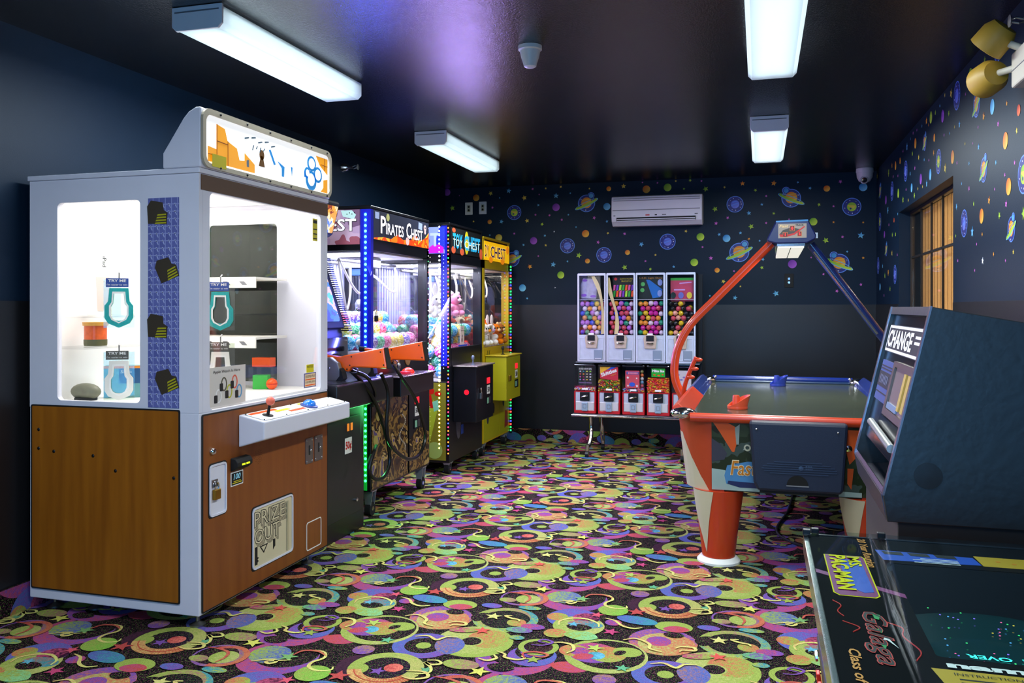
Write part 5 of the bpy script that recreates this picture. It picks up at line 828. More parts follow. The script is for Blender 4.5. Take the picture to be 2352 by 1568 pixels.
# red corner shells with cream wedge
def surf(i,f,z,off):
    P=plan(z); n=len(P); x0,y0=P[i%n]; x1,y1=P[(i+1)%n]; x,y=x0+(x1-x0)*f,y0+(y1-y0)*f
    # outward normal in plan
    dx,dy=x1-x0,y1-y0; l=math.hypot(dx,dy) or 1
    return (x+dy/l*off,y-dx/l*off,z)
def patch(i0,i1,zfun,off,steps=18):
    mb=MB(); vs=[];fs=[]
    for k in range(steps+1):
        s=i0+(i1-i0)*k/steps; i=int(math.floor(s-1e-6)) if s>=i1 else int(math.floor(s)); f=s-i
        za,zb=zfun(k/steps); vs+=[surf(i,f,za,off),surf(i,f,zb,off),surf(i,f,za,.0),surf(i,f,zb,.0)]
    for k in range(steps):
        a=4*k; b_=a+4; fs+=[(a,b_,b_+1,a+1),(a+1,b_+1,b_+3,a+3),(a+2,b_+2,b_,a)]
    mb.add(vs,fs); return mb
for base in (14,21):   # near left (indices 14..20), near right (21..27)
    e0,e1=(13.98,20.02) if base==14 else (20.98,27.02)
    o=patch(e0,e1,lambda t:(.40,.785),.006).build('corner_shell',HRM,ah,smooth=True)
    if base==14: patch(14.0,18.7,lambda t:(.402,.70 if t<.36 else .402+.298*(1-(t-.36)/.64)),.0075,24).build('cream_wedge',HCR,o,smooth=True)
# legs: tapered, with cream wedge and white foot
for sx in (-1,1):
    for sy in (-1,1):
        cx=AC+sx*.375; cy=AYM+sy*.99
        lg=MB().lathe([(.0,.035),(.088,.035),(.10,.15),(.135,.402)],(cx,cy,0),n=28).build('leg',HR,ah,smooth=True)
        MB().lathe([(.0,0),(.115,0),(.115,.012),(.095,.033),(.0,.034)],(cx,cy,0),n=24).build('foot_disc',PAPER,lg,smooth=True)
        vs=[];fs=[]
        for k in range(13):
            z=.065+.335*k/12; r=(.088+(.10-.088)*(z-.035)/.115 if z<.15 else .10+.035*(z-.15)/.252)+.002; aR=232+29*k/12; aL=231-61*k/12
            for q in range(7): a=math.radians(aL+(aR-aL)*q/6); vs.append((cx+r*math.cos(a),cy+r*math.sin(a),z))
        for k in range(12): fs+=[(7*k+j,7*k+j+1,7*k+j+8,7*k+j+7) for j in range(6)]
        MB().add(vs,fs).build('cream_wedge',HCR,lg,smooth=True)
B('playfield',(AX0+.10,AY0+.02,.776),(AX1-.10,AY1-.02,.80),PFM,ah)
def rail(name,p,q,r,m,par): return MB().cyl(p,q,r,n=18).build(name,m,par,smooth=True)
rail('end_rail',(AX0+.10,AY0+.012,.80),(AX1-.10,AY0+.012,.80),.024,HR,ah); rail('end_rail',(AX0+.10,AY1-.012,.825),(AX1-.10,AY1-.012,.825),.024,HB,ah); rail('inner_rail',(AX0+.12,AY1-.045,.806),(AX1-.12,AY1-.045,.806),.010,mat('hockey_blue_dark','#243a5c',.25),ah)
for sx,x0 in ((1,AX0),(-1,AX1)):
    for y0,y1,m_ in ((AY0+.10,AYM,HR),(AYM,AY1-.10,HB)):
        MB().prism(Fr((x0,y0,0),(sx,0,0),(0,0,1)),[(-.004,.79),(.0,.845),(.03,.862),(.10,.80),(.10,.79)],0,-(y1-y0)*sx).build('side_rail',m_,ah,bevel=.006)
    for y,s in ((AY0+.055,-1),(AY1-.055,1)):
        MB().ball((x0+sx*.06,y,.815),.06,16,10,(1.15,.9,.52)).build('corner_cap',CHROME,ah,smooth=True)
dots('rail_bolt',[(x,AY1-.03,.838) for x in (AX0+.12,AX1-.12)],CHROME,ah,.012)
# near end artwork and coin box
fa=FY(AY0+.028); k=.0
def fsl(z): return AY0+.03+.045*(.80-z)/.40
fart=Fr((0,fsl(.78)-.006,.78),(1,0,0),Vector((0,-(fsl(.41)-fsl(.78)),.37)))   # sloped near end; b=0 at top, negative downwards
AG=art('hockey_end_art',['#141c10','#2a3a26','#182812','#3a4a44','#20301c'],6,detail=3); pa=PR('end_artwork',fart,[(-.245,-.37),(.575,-.37),(.575,.0),(-.245,.0)],.001,.003,AG,ah)
dec('sky_print',fart,[[(-.245,-.37),(.5,-.37),(.5,-.345),(-.05,-.335),(-.09,-.305),(-.165,-.29),(-.175,-.262),(-.245,-.255)]],mat('print_sky','#9fb6b0',.4,var=.2),pa,c=.0032)
dec('orange_print',fart,[[(-.24,.0),(-.17,.0),(-.115,-.03),(-.112,-.10),(-.128,-.16),(-.14,-.16),(-.20,-.06)]],mat('print_orange','#d8561a',.4),pa,c=.0032); dec('slate_print',fart,[[(-.245,-.09),(-.20,-.12),(-.165,-.17),(-.18,-.205),(-.245,-.215)]],mat('print_slate2','#3a3a48',.4),pa,c=.0032)
MB().rim(fart,circ(-.062,-.135,.018,18),circ(-.062,-.135,.010,18),.0032,.006).build('bolt_print',mat('print_silver','#c8ccb8',.25,.4),pa); dec('highlight_print',fart,[[(-.125,-.03),(-.10,-.01),(-.105,-.12),(-.118,-.12)],[(-.085,-.15),(-.075,-.145),(-.08,-.14)]],mat('print_grey','#8a9a94',.3),pa,c=.0034)
dec('logo_plate',fart,[[(-.17,-.335),(-.05,-.345),(.02,-.34),(.02,-.21),(-.06,-.21),(-.165,-.235),(-.18,-.29)]],mat('print_logo_blue','#4a86b8',.35),pa,c=.0036); dec('logo_plate_low',fart,[[(-.165,-.335),(-.10,-.352),(.02,-.352),(.02,-.325),(-.16,-.318)]],mat('print_navy','#1c2a5a',.35),pa,c=.0038)
txt('Fast Track',fart,-.150,-.288,.085,mat('logo_edge','#e8d8b0',.35),pa,w=.36,bold=.035,shear=.18,c=.005); txt('Fast Track',fart,-.147,-.284,.077,mat('logo_orange','#c87818',.35),pa,w=.354,bold=.005,shear=.18,c=.006)
fcb=FY(4.50); cbx=MB().prism(fcb,[(-.01,.448),(.39,.448),(.402,.47),(.424,.80),(-.052,.80),(-.03,.49)],0,-.14).build('coin_box',HNV,ah,bevel=.014)
B('coin_box_shadow_gap',(.0,4.53,.435),(.38,4.62,.447),MATTE,cbx)
for i,(x0,x1) in enumerate(((.07,.30),(.035,.34),(.015,.36),(.01,.37),(.02,.37),(.05,.33))): B('ridge',(x0,4.497,.598-i*.0115),(x1,4.501,.602-i*.0115),mat('ridge_navy','#26324a',.4),cbx)
dec('half_moon_opening',fcb,[[(.135,.485)]+[(.183+.052*math.cos(math.radians(a)),.485+.05*math.sin(math.radians(a))) for a in range(180,-1,-15)][::-1]+[(.135,.485)][:0]],mat('hole_black','#050505',.9),cbx,c=.0005); B('opening_lip',(.13,4.496,.479),(.238,4.4995,.484),GREY,cbx)
MB().lathe([(.012,0),(.012,.004),(.0,.005)],fcb(.20,.572,.001),fcb.n,12).build('badge',mat('badge_navy','#30405a',.35),cbx); dec('embossed_mark',fcb,[[(.222+q*.011,.578),(.230+q*.011,.578),(.230+q*.011,.590),(.222+q*.011,.590)] for q in range(3)]+[[(.222+q*.009,.562),(.228+q*.009,.562),(.228+q*.009,.572),(.222+q*.009,.572)] for q in range(4)],mat('emboss','#3a4a64',.4),cbx,c=.0006)
dots('box_screw',[fcb(x,z,.001) for x,z in ((-.015,.762),(.375,.758))],CHROME,cbx,.006); MB().lathe([(.017,0),(.017,.006),(.0,.009)],fart(.435,-.115,.003),fart.n,12).build('side_bolt',CHROME,ah)
dec('orange_print',fart,[[(.42,-.02),(.52,-.02),(.52,-.10),(.44,-.20),(.42,-.12)],[(.43,-.22),(.46,-.22),(.45,-.33),(.43,-.30)]],mat('print_orange','#d8561a',.4),pa,c=.0034)
# arch, scoreboard, lamp
def arm(m,P,par=None): return MB().tube(catmull(P,8),.027,12).build('arch_arm',m,ah,smooth=True)
ra=arm(mat('arm_red','#cc421e',.25,coat=.4),[(-.47,5.7,.74),(-.495,5.7,.80),(-.533,5.7,.89),(-.543,5.7,.99),(-.515,5.7,1.13),(-.43,5.7,1.28),(-.26,5.7,1.456),(-.067,5.7,1.652),(.075,5.68,1.795)])
MB().tube([(-.46,5.69,1.24),(-.28,5.69,1.425),(-.09,5.69,1.62),(.05,5.68,1.76)],.008,8).build('arm_wire',mat('wire_orange','#d87a3a',.3),ra,smooth=True)
ba=arm(mat('arm_blue','#12225c',.2,coat=.5),[(AX1+.01,5.7,.74),(AX1+.05,5.7,.86),(AX1+.09,5.7,.98),(AX1+.06,5.7,1.10),(.74,5.7,1.19),(.55,5.7,1.455),(.31,5.69,1.785)])
MB().tube([(.70,5.668,1.22),(.52,5.668,1.47),(.33,5.66,1.735)],.007,8).build('arm_wire',mat('wire_chrome','#c8c8d8',.15,1),ba,smooth=True)
br=MB().tube(catmull([(-.485,5.66,.80),(-.468,5.64,.88),(-.437,5.62,.965),(-.395,5.6,1.06)],6),.014,8).build('puck_bracket',HR,ah,smooth=True)
dots('bracket_hook',[(-.38,5.6,1.045),(-.405,5.61,.985),(-.43,5.62,.93)],HR,br,.022,10,8,(1.2,.8,.6))
for x,m_ in ((AX0-.01,HR),(AX1+.01,HB)): MB().ball((x,5.7,.76),.06,14,10,(.75,1.3,1)).build('arm_socket',m_,ah,smooth=True)
so=[(.044,1.815),(.098,1.926),(.292,1.930),(.338,1.835),(.335,1.81),(.285,1.785),(.104,1.785),(.048,1.80)]
fsb=FY(5.585); SBM=mat('score_blue','#14205c',.28,coat=.3); sb=MB().prism(fsb,so,0,-.22).build('scoreboard',SBM,ah,bevel=.012)
MB().prism(Fr((.1,5.583,1.918),(1,0,0),(0,0,1)),[(0,0),(.19,.004),(.19,.014),(-.002,.010)],0,-.10).build('top_strip',mat('score_top','#3a8ac8',.25,emit=.12),sb); SFC=mat('score_face','#a89888',.3,emit=.14); fac=PR('score_face',fsb,[(.112,1.818),(.281,1.818),(.281,1.908),(.112,1.908)],.0005,.003,SFC,sb)
LR=mat('score_red','#ff2a10',.3,emit=1.2,ecol='#ff2a14'); DR=mat('score_dark_red','#5a0a08',.4,emit=.05)
dec('score_curve',fsb,[[(.118,1.84),(.14,1.868),(.19,1.885),(.245,1.872),(.225,1.852),(.18,1.838),(.145,1.835)]],mat('score_swoosh','#4a4034',.4),fac,c=.0032)
dec('score_swoosh_red',fsb,[[(.118,1.842),(.125,1.826),(.16,1.826),(.21,1.838),(.27,1.885),(.268,1.892),(.205,1.848),(.16,1.838)]],mat('score_swoosh_r','#c81c10',.4,emit=.25),fac,c=.0036)
for x,z,w_,h,d_ in ((.14,1.825,.028,.03,'1'),(.226,1.828,.026,.03,'2'),(.182,1.862,.028,.032,'0')):
    dec('digit_window',fsb,[[(x,z),(x+w_,z),(x+w_,z+h),(x,z+h)]],mat('digit_amber','#e07a20',.4,emit=.4),fac,c=.0042,d=.0004); dec('digit_back',fsb,[[(x+.002,z+.002),(x+w_-.002,z+.002),(x+w_-.002,z+h-.002),(x+.002,z+h-.002)]],DR,fac,c=.005,d=.0004); txt(d_,fsb,x+w_/2,z+.006,h-.012,LR,fac,bold=.05,c=.0056,align='C')
txt('Fast',fsb,.118,1.884,.018,mat('score_cream','#e8c890',.4,emit=.3),fac,w=.055,shear=.2,bold=.03,c=.0044); txt('TRACK',fsb,.215,1.892,.012,mat('score_ink','#2a2a30',.4),fac,w=.05,bold=.03,c=.0044)
B('arm_clip',(.33,5.6,1.815),(.348,5.66,1.85),STEEL,sb)
lp=MB().hexa([(.105,5.587,1.768),(.272,5.587,1.768),(.245,5.86,1.712),(.098,5.86,1.712),(.105,5.587,1.784),(.272,5.587,1.784),(.245,5.86,1.784),(.098,5.86,1.784)]).build('lamp_shade',CHROME,ah)
MB().hexa([(.11,5.597,1.759),(.267,5.597,1.759),(.241,5.85,1.707),(.102,5.85,1.707),(.11,5.597,1.765),(.267,5.597,1.765),(.241,5.85,1.713),(.102,5.85,1.713)]).build('lamp_lens',mat('lamp_lens','#e8e8da',.3,emit=.85),lp); MB().hexa([(.186,5.596,1.7575),(.190,5.596,1.7575),(.174,5.85,1.7055),(.170,5.85,1.7055),(.186,5.596,1.759),(.190,5.596,1.759),(.174,5.85,1.707),(.170,5.85,1.707)]).build('lens_divider',MATTE,lp)
area('scoreboard_lamp',(.19,5.72,1.70),.14,9,(1,.97,.86),(0,0,0),.2)
# power cord under the table
MB().tube(catmull([(.24,6.6,.009),(.18,6.0,.009),(.10,5.5,.009),(.16,5.25,.009),(.30,5.12,.009),(.48,5.2,.009),(.62,5.5,.009),(.98,5.8,.009)],8),.007,6).build('power_cord',RUB,None,smooth=True,label='thin black power cord lying under the hockey table',cat='cord',org=(.3,5.3,0))
def mallet(x,y,m,label,rz):
    t=thing('hockey_mallet',label,'mallet',(x,y,.8005),'local',(0,0,rz)); t['group']='hockey mallets'
    MB().lathe([(.0,0),(.056,0),(.058,.006),(.056,.016),(.0,.016)],(0,0,0),n=24).build('base',m,t,smooth=True)
    n=28; vs=[];fs=[]
    for r,sgn in ((.056,0),(.058,1),(.050,1),(.048,0)):
        for i in range(n): a=2*PI*i/n; h=.016 if not sgn else .048+.034*math.cos(a); vs.append((r*math.cos(a)*(1+.25*sgn*max(0,math.cos(a))),r*math.sin(a),h))
    for k in range(3):
        for i in range(n): j=(i+1)%n; fs.append((k*n+i,k*n+j,(k+1)*n+j,(k+1)*n+i))
    MB().add(vs,fs).build('slanted_guard',m,t,smooth=True)
    MB().lathe([(.022,.016),(.020,.07),(.018,.078),(.0,.08)],(-.008,0,0),n=18).build('knob',m,t,smooth=True)
mallet(-.122,5.04,mat('mallet_red','#d85030',.28),'red mallet resting near the red rail of the hockey table',.25)
mallet(.13,6.6,mat('mallet_blue','#2a3f9c',.25),'blue mallet resting at the far rail of the hockey table',.2)
# ------------------------------------------------------------------ vending rack with capsule and candy machines
RY=7.82; RJ=random.Random(11)
st=thing('vending_stand','chrome wheeled stand carrying the rows of capsule and candy machines','stand',(-1.1,8.0,0))
MB().cyl((-1.70,RY-.01,.372),(-.50,RY-.01,.372),.013,n=14).build('front_rail',CHROME,st,smooth=True); B('lower_shelf',(-1.69,RY-.01,.376),(-.50,8.2,.388),STEEL,st)
B('upper_shelf',(-1.66,RY-.01,.868),(-.52,8.2,.876),STEEL,st); B('back_frame',(-1.66,8.21,.30),(-.52,8.24,1.70),DARKM,st)
for x in (-1.525,-.66):
    MB().tube(catmull([(x,RY+.03,.372),(x+.005,RY+.03,.25),(x+.01,RY-.01,.17),(x,RY-.06,.10),(x-.005,RY-.10,.09)],6),.02,10).build('leg',CHROME,st,smooth=True); MB().tube(catmull([(x+.05,8.12,.372),(x+.06,8.12,.2),(x+.06,8.16,.1)],6),.022,10).build('leg',CHROME,st,smooth=True)
    for cx,cy in ((x-.005,RY-.11),(x+.06,8.17)): MB().cyl((cx,cy,.06),(cx,cy,.115),.017).build('castor_stem',CHROME,st,smooth=True); MB().cyl((cx-.014,cy-.01,.029),(cx+.014,cy-.01,.029),.029,n=16).build('castor_wheel',mat('castor_black','#1a1a1a',.3),st,smooth=True)
ALU=mat('vending_aluminium','#dcdae2',.3,.45,var=.12,vscale=20); ALP=mat('vending_plate','#c2c6ce',.4,.35,var=.15,vscale=30); BEI=mat('coin_plate_beige','#b8a590',.55,var=.25,vscale=40); BDK=mat('vending_backing','#25222c',.7)
UW=.2735; UX=-1.645
CAPC=[('#2038c8','blue'),('#c8485a','red'),('#b86ac8','violet'),('#e09030','orange'),('#18906a','green'),('#d8c8d8','clear'),('#d8b820','yellow'),('#141418','black'),('#e0a088','peach'),('#c01a90','magenta')]
CPM={}
def capsule(x,y,z,ci,label,grp,r=.0236):
    if ci not in CPM:
        c=CAPC[ci][0]; m=mat('capsule_'+CAPC[ci][1],c,.18,coat=.5); CPM[ci]=MB().ball((0,0,0),r,14,10).lathe([(r*1.03,-.0016),(r*1.03,.0016)],(0,0,0),(0,0,1),14).mesh('toy_capsule',m,smooth=True)
    o=bpy.data.objects.new('toy_capsule',CPM[ci]); place(o,None,label,'capsule',grp); o.location=(x,y,z); o.rotation_euler=(random.random()*3,random.random()*3,0)
SEQ=[[0,2,1,5,0,4,2,1,0,3,2,6],[1,3,5,1,2,0,1,3,5,2,1,4],[4,3,4,9,5,6,3,4,5,1,9,2],[6,7,6,7,6,8,7,6,7,1,6,7]]
ULAB=['leftmost tall capsule machine with blue and violet capsules and a clear bag on display','capsule machine with red and orange capsules under a bracelet kit card','capsule machine with a light show card above green and magenta capsules','rightmost tall capsule machine with black and yellow capsules']
for i in range(4):
    x0=UX+i*UW; x1=x0+UW-.006; t=thing('capsule_machine',ULAB[i],'vending machine',((x0+x1)/2,8.0,.877),'tall capsule machines on the stand'); f=FY(RY)
    MB().box((x0,RY+.165,.878),(x1,8.2,1.70)).box((x0,RY+.01,.878),(x0+.004,RY+.165,1.70)).box((x1-.004,RY+.01,.878),(x1,RY+.165,1.70)).box((x0,RY+.01,1.694),(x1,RY+.165,1.70)).build('case',DARKM,t)
    MB().rim(f,rr(x0,.878,x1,1.704,.008,2),rr(x0+.014,.892,x1-.014,1.684,.004,2),0,-.02).build('front_frame',ALU,t)
    B('window',(x0+.012,RY+.012,1.128),(x1-.012,RY+.015,1.688),GLASS,t); B('display_shelf',(x0+.012,RY+.02,1.455),(x1-.012,RY+.10,1.459),mat('clear_shelf','#c8c8d0',.2),t)
    dp=PR('front_plate',f,[(x0+.014,.892),(x1-.014,.892),(x1-.014,1.128),(x0+.014,1.128)],-.012,.0,ALP,t,bevel=.003); MB().rim(f,rr(x0+.02,.90,x1-.02,1.10,.004,1),rr(x0+.024,.904,x1-.024,1.096,.004,1),.0,.003).build('plate_bead',ALU,dp)
    xm=(x0+x1)/2; c_=PR('coin_mechanism',f,[(xm-.062,1.10),(xm-.045,1.13),(xm+.045,1.13),(xm+.062,1.10),(xm+.05,1.005),(xm-.05,1.005)],.0005,.016,BEI,t,bevel=.004)
    PR('coin_slot_plate',f,[(xm-.035,1.075),(xm+.035,1.075),(xm+.035,1.125),(xm-.035,1.125)],.0165,.02,DARKM,c_); PR('price_tag',f,[(xm-.025,1.130),(xm+.025,1.130),(xm+.025,1.146),(xm-.025,1.146)],.017,.019,PAPER,c_); MB().tube([f(xm-.03,1.055,.022),f(xm,1.05,.03),f(xm+.03,1.055,.022)],.007,8).build('turn_handle',CHROME,c_,smooth=True)
    d_=PR('chute_door',f,rr(x1-.11,.90,x1-.03,.99,.004,2),.0005,.006,mat('chute_grey','#8d98a4',.4,.5),t,bevel=.002); PR('door_lip',f,[(x1-.10,.905),(x1-.04,.905),(x1-.04,.912),(x1-.10,.912)],.006,.012,ALU,d_)
    MB().box((x0+.012,RY+.16,1.128),(x1-.012,RY+.164,1.69)).build('backing',BDK,t)
    n=0
    for k in range(7):
        for j in range(5-(k%2)):
            for lay in (0,1):
                if lay and (k+j)%2: continue
                xx=x0+.0385+(j+.5*(k%2))*.0478; zz=1.153+k*.0445+RJ.uniform(-.004,.004); xx+=RJ.uniform(-.004,.004)
                if i==3 and k==6 and j>2: continue
                ci=SEQ[i][(j*5+k*3+(j*k)%4+lay)%len(SEQ[i])]
                capsule(xx+(.0 if not lay or j==4 else .012),RY+.042+.05*lay,zz+.006*lay,ci,CAPC[ci][1]+' capsule, '+ORD[k]+' row up, '+ORD[j]+' from left, '+('rear' if lay else 'front')+' layer, '+['leftmost capsule machine','machine with bracelet card','machine with light show card','rightmost capsule machine'][i],['capsules in the leftmost machine','capsules under the bracelet card','capsules under the light show card','capsules in the rightmost machine'][i])
    fd_=FY(RY+.05); a,b_=x0+.02,x1-.02
    if i==0:
        o=PR('sample_bag',fd_,[(a,1.47),(a+.15,1.465),(a+.16,1.60),(a+.14,1.655),(a+.02,1.66),(a-.0,1.60)],0,-.03,mat('bag_film','#a8a4c4',.3,var=.5,vscale=25),t,bevel=.01); dec('bag_print',fd_,[circ(a+.04,1.64,.025,12,.012),circ(a+.03,1.50,.03,12,.014),circ(a+.12,1.49,.028,12,.012)],PURP,o,c=.001)
    if i==1:
        o=PR('sample_card',fd_,[(a+.03,1.47),(b_,1.47),(b_,1.675),(a+.03,1.675)],0,-.004,INK,t); txt('GLOW IN THE DARK',fd_,a+.10,1.645,.014,YEL,o,w=.12,c=.0006); txt('BRACELET KIT',fd_,a+.115,1.622,.014,YEL,o,w=.095,c=.0006)
        dec('logo_print',fd_,[circ(a+.06,1.65,.014,12)],RED,o,c=.0006); ms=[GREEN,PINK,mat('band_neon','#a8e030',.4),ORANGE,PURP]
        for q in range(14): dec('band_sample',fd_,[[(a+.035+(q%7)*.028,1.485+(q//7)*.055),(a+.055+(q%7)*.028,1.485+(q//7)*.055),(a+.06+(q%7)*.028,1.545+(q//7)*.05),(a+.042+(q%7)*.028,1.545+(q//7)*.05)]],ms[(q*3)%5],o,c=.001,d=.004)
    if i==2:
        o=PR('sample_card',fd_,[(a,1.465),(b_,1.465),(b_,1.675),(a,1.675)],0,-.004,mat('card_black_green','#0c1614',.4),t); txt('L.E.D. Light Show',fd_,a+.01,1.645,.020,mat('lettering_gold','#e8a020',.4),o,w=.21,c=.0006)
        dec('beam_print',fd_,[[(a+.07,1.64),(a+.10,1.64),(a+.22,1.55),(a+.20,1.48),(a+.13,1.47)]],mat('beam_blue','#1468b8',.4),o,c=.0006); dec('badge_print',fd_,[circ(b_-.03,1.615,.022,16,.03),circ(b_-.032,1.515,.022,16,.03)],mat('badge_pale','#8aa0d8',.4),o,c=.001); dec('gem_print',fd_,[circ(a+.04,1.60,.02,8),circ(a+.035,1.545,.02,8)],mat('gem_green','#58b860',.4),o,c=.001)
    if i==3:
        o=PR('sample_card',fd_,[(a+.02,1.44),(b_,1.44),(b_,1.655),(a+.02,1.655)],0,-.004,mat('card_rose','#b83a5a',.4,var=.3,vscale=25),t); dec('green_band',fd_,[[(a+.02,1.632),(b_,1.632),(b_,1.656),(a+.02,1.656)]],GREEN,o,c=.0006); dec('lettering_bar',fd_,[[(a+.05,1.54),(a+.15,1.54),(a+.15,1.553),(a+.05,1.553)],[(a+.10,1.60),(a+.21,1.61),(a+.21,1.618),(a+.10,1.61)]],mat('card_lilac','#c89ad8',.4),o,c=.0006)
        for q,(cc,px) in enumerate((('#1c2a20',.045),('#6a6ab8',.115),('#d8c020',.19))): dec('ball_sample',fd_,[circ(a+px,1.495,.024,16,.03)],mat('sample_'+str(q),cc,.25),o,c=.001,d=.012)
CURL=mat('curled_paper','#dcc88e',.7,var=.15,vscale=15)
for i,P in ((0,[(-1.495,1.675),(-1.455,1.60),(-1.425,1.50),(-1.405,1.36),(-1.395,1.20),(-1.40,1.135)]),(1,[(-1.352,1.66),(-1.335,1.55),(-1.31,1.45),(-1.275,1.33),(-1.265,1.22),(-1.275,1.135)])):
    Q=[(p.x,p.y) for p in catmull([(a,b_,0) for a,b_ in P],6)]; mb=MB(); vs=[];fs=[]
    for k,(a,z) in enumerate(Q):
        w_=.022+.006*math.sin(k*.3); vs+=[(a-w_,RY+.018,z),(a+w_*.4,RY+.0165,z+.004),(a-w_,RY+.0195,z),(a+w_*.4,RY+.018,z+.004)]
    for k in range(len(Q)-1): fs+=[(4*k,4*k+1,4*k+5,4*k+4),(4*k+2,4*k+6,4*k+7,4*k+3)]
    par=bpy.data.objects['capsule_machine' if i==0 else 'capsule_machine.001']; mb.add(vs,fs).build('curled_paper',CURL,par)
# candy machines
CR_=mat('candy_red','#b81420',.3,coat=.3); LX=-1.678; LW=.2275
LLAB=['leftmost small candy machine with a black ring display card','candy machine with a red rainbow candy card over mixed candy','candy machine with a pink card, third from the left in the lower row','candy machine with a green card over orange candy','candy machine partly hidden behind the red hockey table arm']
for i in range(5):
    x0=LX+i*LW; x1=x0+.205; xm=(x0+x1)/2; t=thing('candy_machine',LLAB[i],'vending machine',(xm,7.95,.389),'small candy machines on the lower shelf'); y1=RY+.20; f=FY(RY+.005)
    MB().rim(f,rr(x0,.392,x1,.60,.006,2),rr(x0+.012,.42,x1-.012,.592,.004,2),0,-.02).box((x0,RY+.026,.392),(x1,y1,.60)).build('base',CR_,t,bevel=.003)
    fp=PR('front_plate',f,[(x0+.013,.421),(x1-.013,.421),(x1-.013,.591),(x0+.013,.591)],-.012,-.006,ALP,t); PR('coin_mechanism',f,rr(xm-.045,.51,xm+.045,.591,.004,2),-.006,.012,DARKM,t,bevel=.003); MB().tube([f(xm-.03,.545,.015),f(xm,.553,.026),f(xm+.03,.56,.015)],.008,8).build('turn_handle',CHROME,t,smooth=True)
    PR('chute_plate',f,[(x0+.016,.421),(x1-.016,.421),(x1-.016,.50),(x0+.016,.50)],-.006,.002,mat('chute_light','#d8d4d0',.35,.4),t,bevel=.003); d_=PR('chute_flap',f,rr(xm-.028,.415,xm+.028,.498,.004,2),.002,.014,mat('flap_blue','#a6bccb',.35,.5),t,bevel=.003); MB().rim(f,rr(xm-.016,.44,xm+.016,.48,.003,1),rr(xm-.012,.444,xm+.012,.476,.003,1),.014,.0155).build('flap_mark',GREY,d_)
    for q,(a,b2) in enumerate((((x0,RY+.006),(x1,RY+.009)),((x0,RY+.01),(x0+.003,y1)),((x1-.003,RY+.01),(x1,y1)),((x0,y1-.003),(x1,y1)))): B('globe_pane',(a[0],a[1],.602),(b2[0],b2[1],.835),GLASS,t)
    MB().prism(FZ(.836),rr(x0-.006,RY-.004,x1+.006,y1+.006,.02,3),0,.014).prism(FZ(.85),rr(x0+.02,RY+.03,x1-.02,y1-.02,.02,3),0,.014).build('lid',mat('lid_chrome','#70707a',.15,1),t,bevel=.004); MB().lathe([(.018,0),(.018,.004),(.0,.005)],(xm,RY+.09,.864),n=12).build('lid_lock',CHROME,t)
    PR('price_tag',f,[(xm-.028,.612),(xm+.028,.612),(xm+.028,.628),(xm-.028,.628)],.001,.002,PAPER,t); B('back_liner',(x0+.006,y1-.012,.602),(x1-.006,y1-.006,.83),BDK,t)
    fd_=FY(RY+.014)
    if i==0:
        o=PR('display_card',fd_,[(xm-.065,.655),(xm+.07,.655),(xm+.07,.828),(xm-.065,.828)],0,-.002,INK,t); txt('SOUND SHOW OFFS',fd_,xm-.058,.800,.016,PAPER,o,w=.12,c=.0004); txt('FASHION RINGS',fd_,xm-.058,.672,.012,mat('ring_lilac','#b08ac8',.4),o,w=.12,c=.0004)
        rc=['#c8c8d0','#3a8a90','#c8c850','#80c040','#c84a50','#e09040','#c8b090','#d0d0d8','#c060a0','#a02050','#d8c0a0','#e0e0e0','#8a90c0','#d860a0','#c8a840','#c0c8d0']
        for q in range(16): dec('ring_sample',fd_,[circ(xm-.045+(q%4)*.032,.785-(q//4)*.026,.009,10,.006)],mat('gem_'+rc[q][1:],rc[q],.2),o,c=.0005,d=.004)
    if i==1:
        o=PR('display_card',fd_,[(xm-.085,.722),(xm+.085,.70),(xm+.085,.83),(xm-.085,.83)],0,-.002,mat('card_red','#c8283a',.4,var=.15),t); dec('rainbow_print',fd_,[[(xm-.085,.765),(xm-.085,.83),(xm+.02,.83)]],mat('rainbow_gold','#e8b428',.4,var=.4,vscale=30),o,c=.0004); dec('rainbow_print',fd_,[[(xm-.02,.80),(xm+.02,.83),(xm+.07,.83),(xm+.03,.81)]],BLUEP,o,c=.0004)
        fs2=Fr(fd_(xm-.07,.735,0),Vector((1,0,.36)),Vector((-.36,0,1))); txt('Skittles',fs2,0,0,.036,PAPER,o,w=.155,bold=.04,c=.001); txt('original',fs2,.085,-.022,.012,YEL,o,w=.05,c=.001)
    if i==2:
        o=PR('display_card',fd_,[(xm-.075,.64),(xm+.055,.64),(xm+.055,.80),(xm-.075,.80)],0,-.002,mat('card_salmon','#d04858',.4,var=.15,vscale=20),t); dec('card_header',fd_,[[(xm-.065,.765),(xm+.048,.765),(xm+.048,.79),(xm-.065,.79)]],mat('card_indigo','#5058a0',.4),o,c=.0004); dec('header_mark',fd_,[[(xm-.05+q*.0115,.769),(xm-.042+q*.0115,.769),(xm-.042+q*.0115,.785),(xm-.05+q*.0115,.785)] for q in range(8)],mat('card_salmon_l','#f08a90',.4),o,c=.0014)
        dec('round_print',fd_,[circ(xm-.012,.672,.028,16,.02)],BLUEP,o,c=.0006); dec('star_print',fd_,[star(xm-.052,.735,.014),star(xm-.05,.66,.012),star(xm+.033,.66,.014),star(xm+.03,.73,.010)],PAPER,o,c=.0006)
        for q in range(6): MB().ball((xm+.075,RY+.05,.625+q*.033),.0165,10,8).build('capsule_sample',mat('cs%d'%q,['#5060b8','#c84a6a','#70a0c8','#d8d0d0','#e0703a','#8a8a50'][q],.3),t,smooth=True)
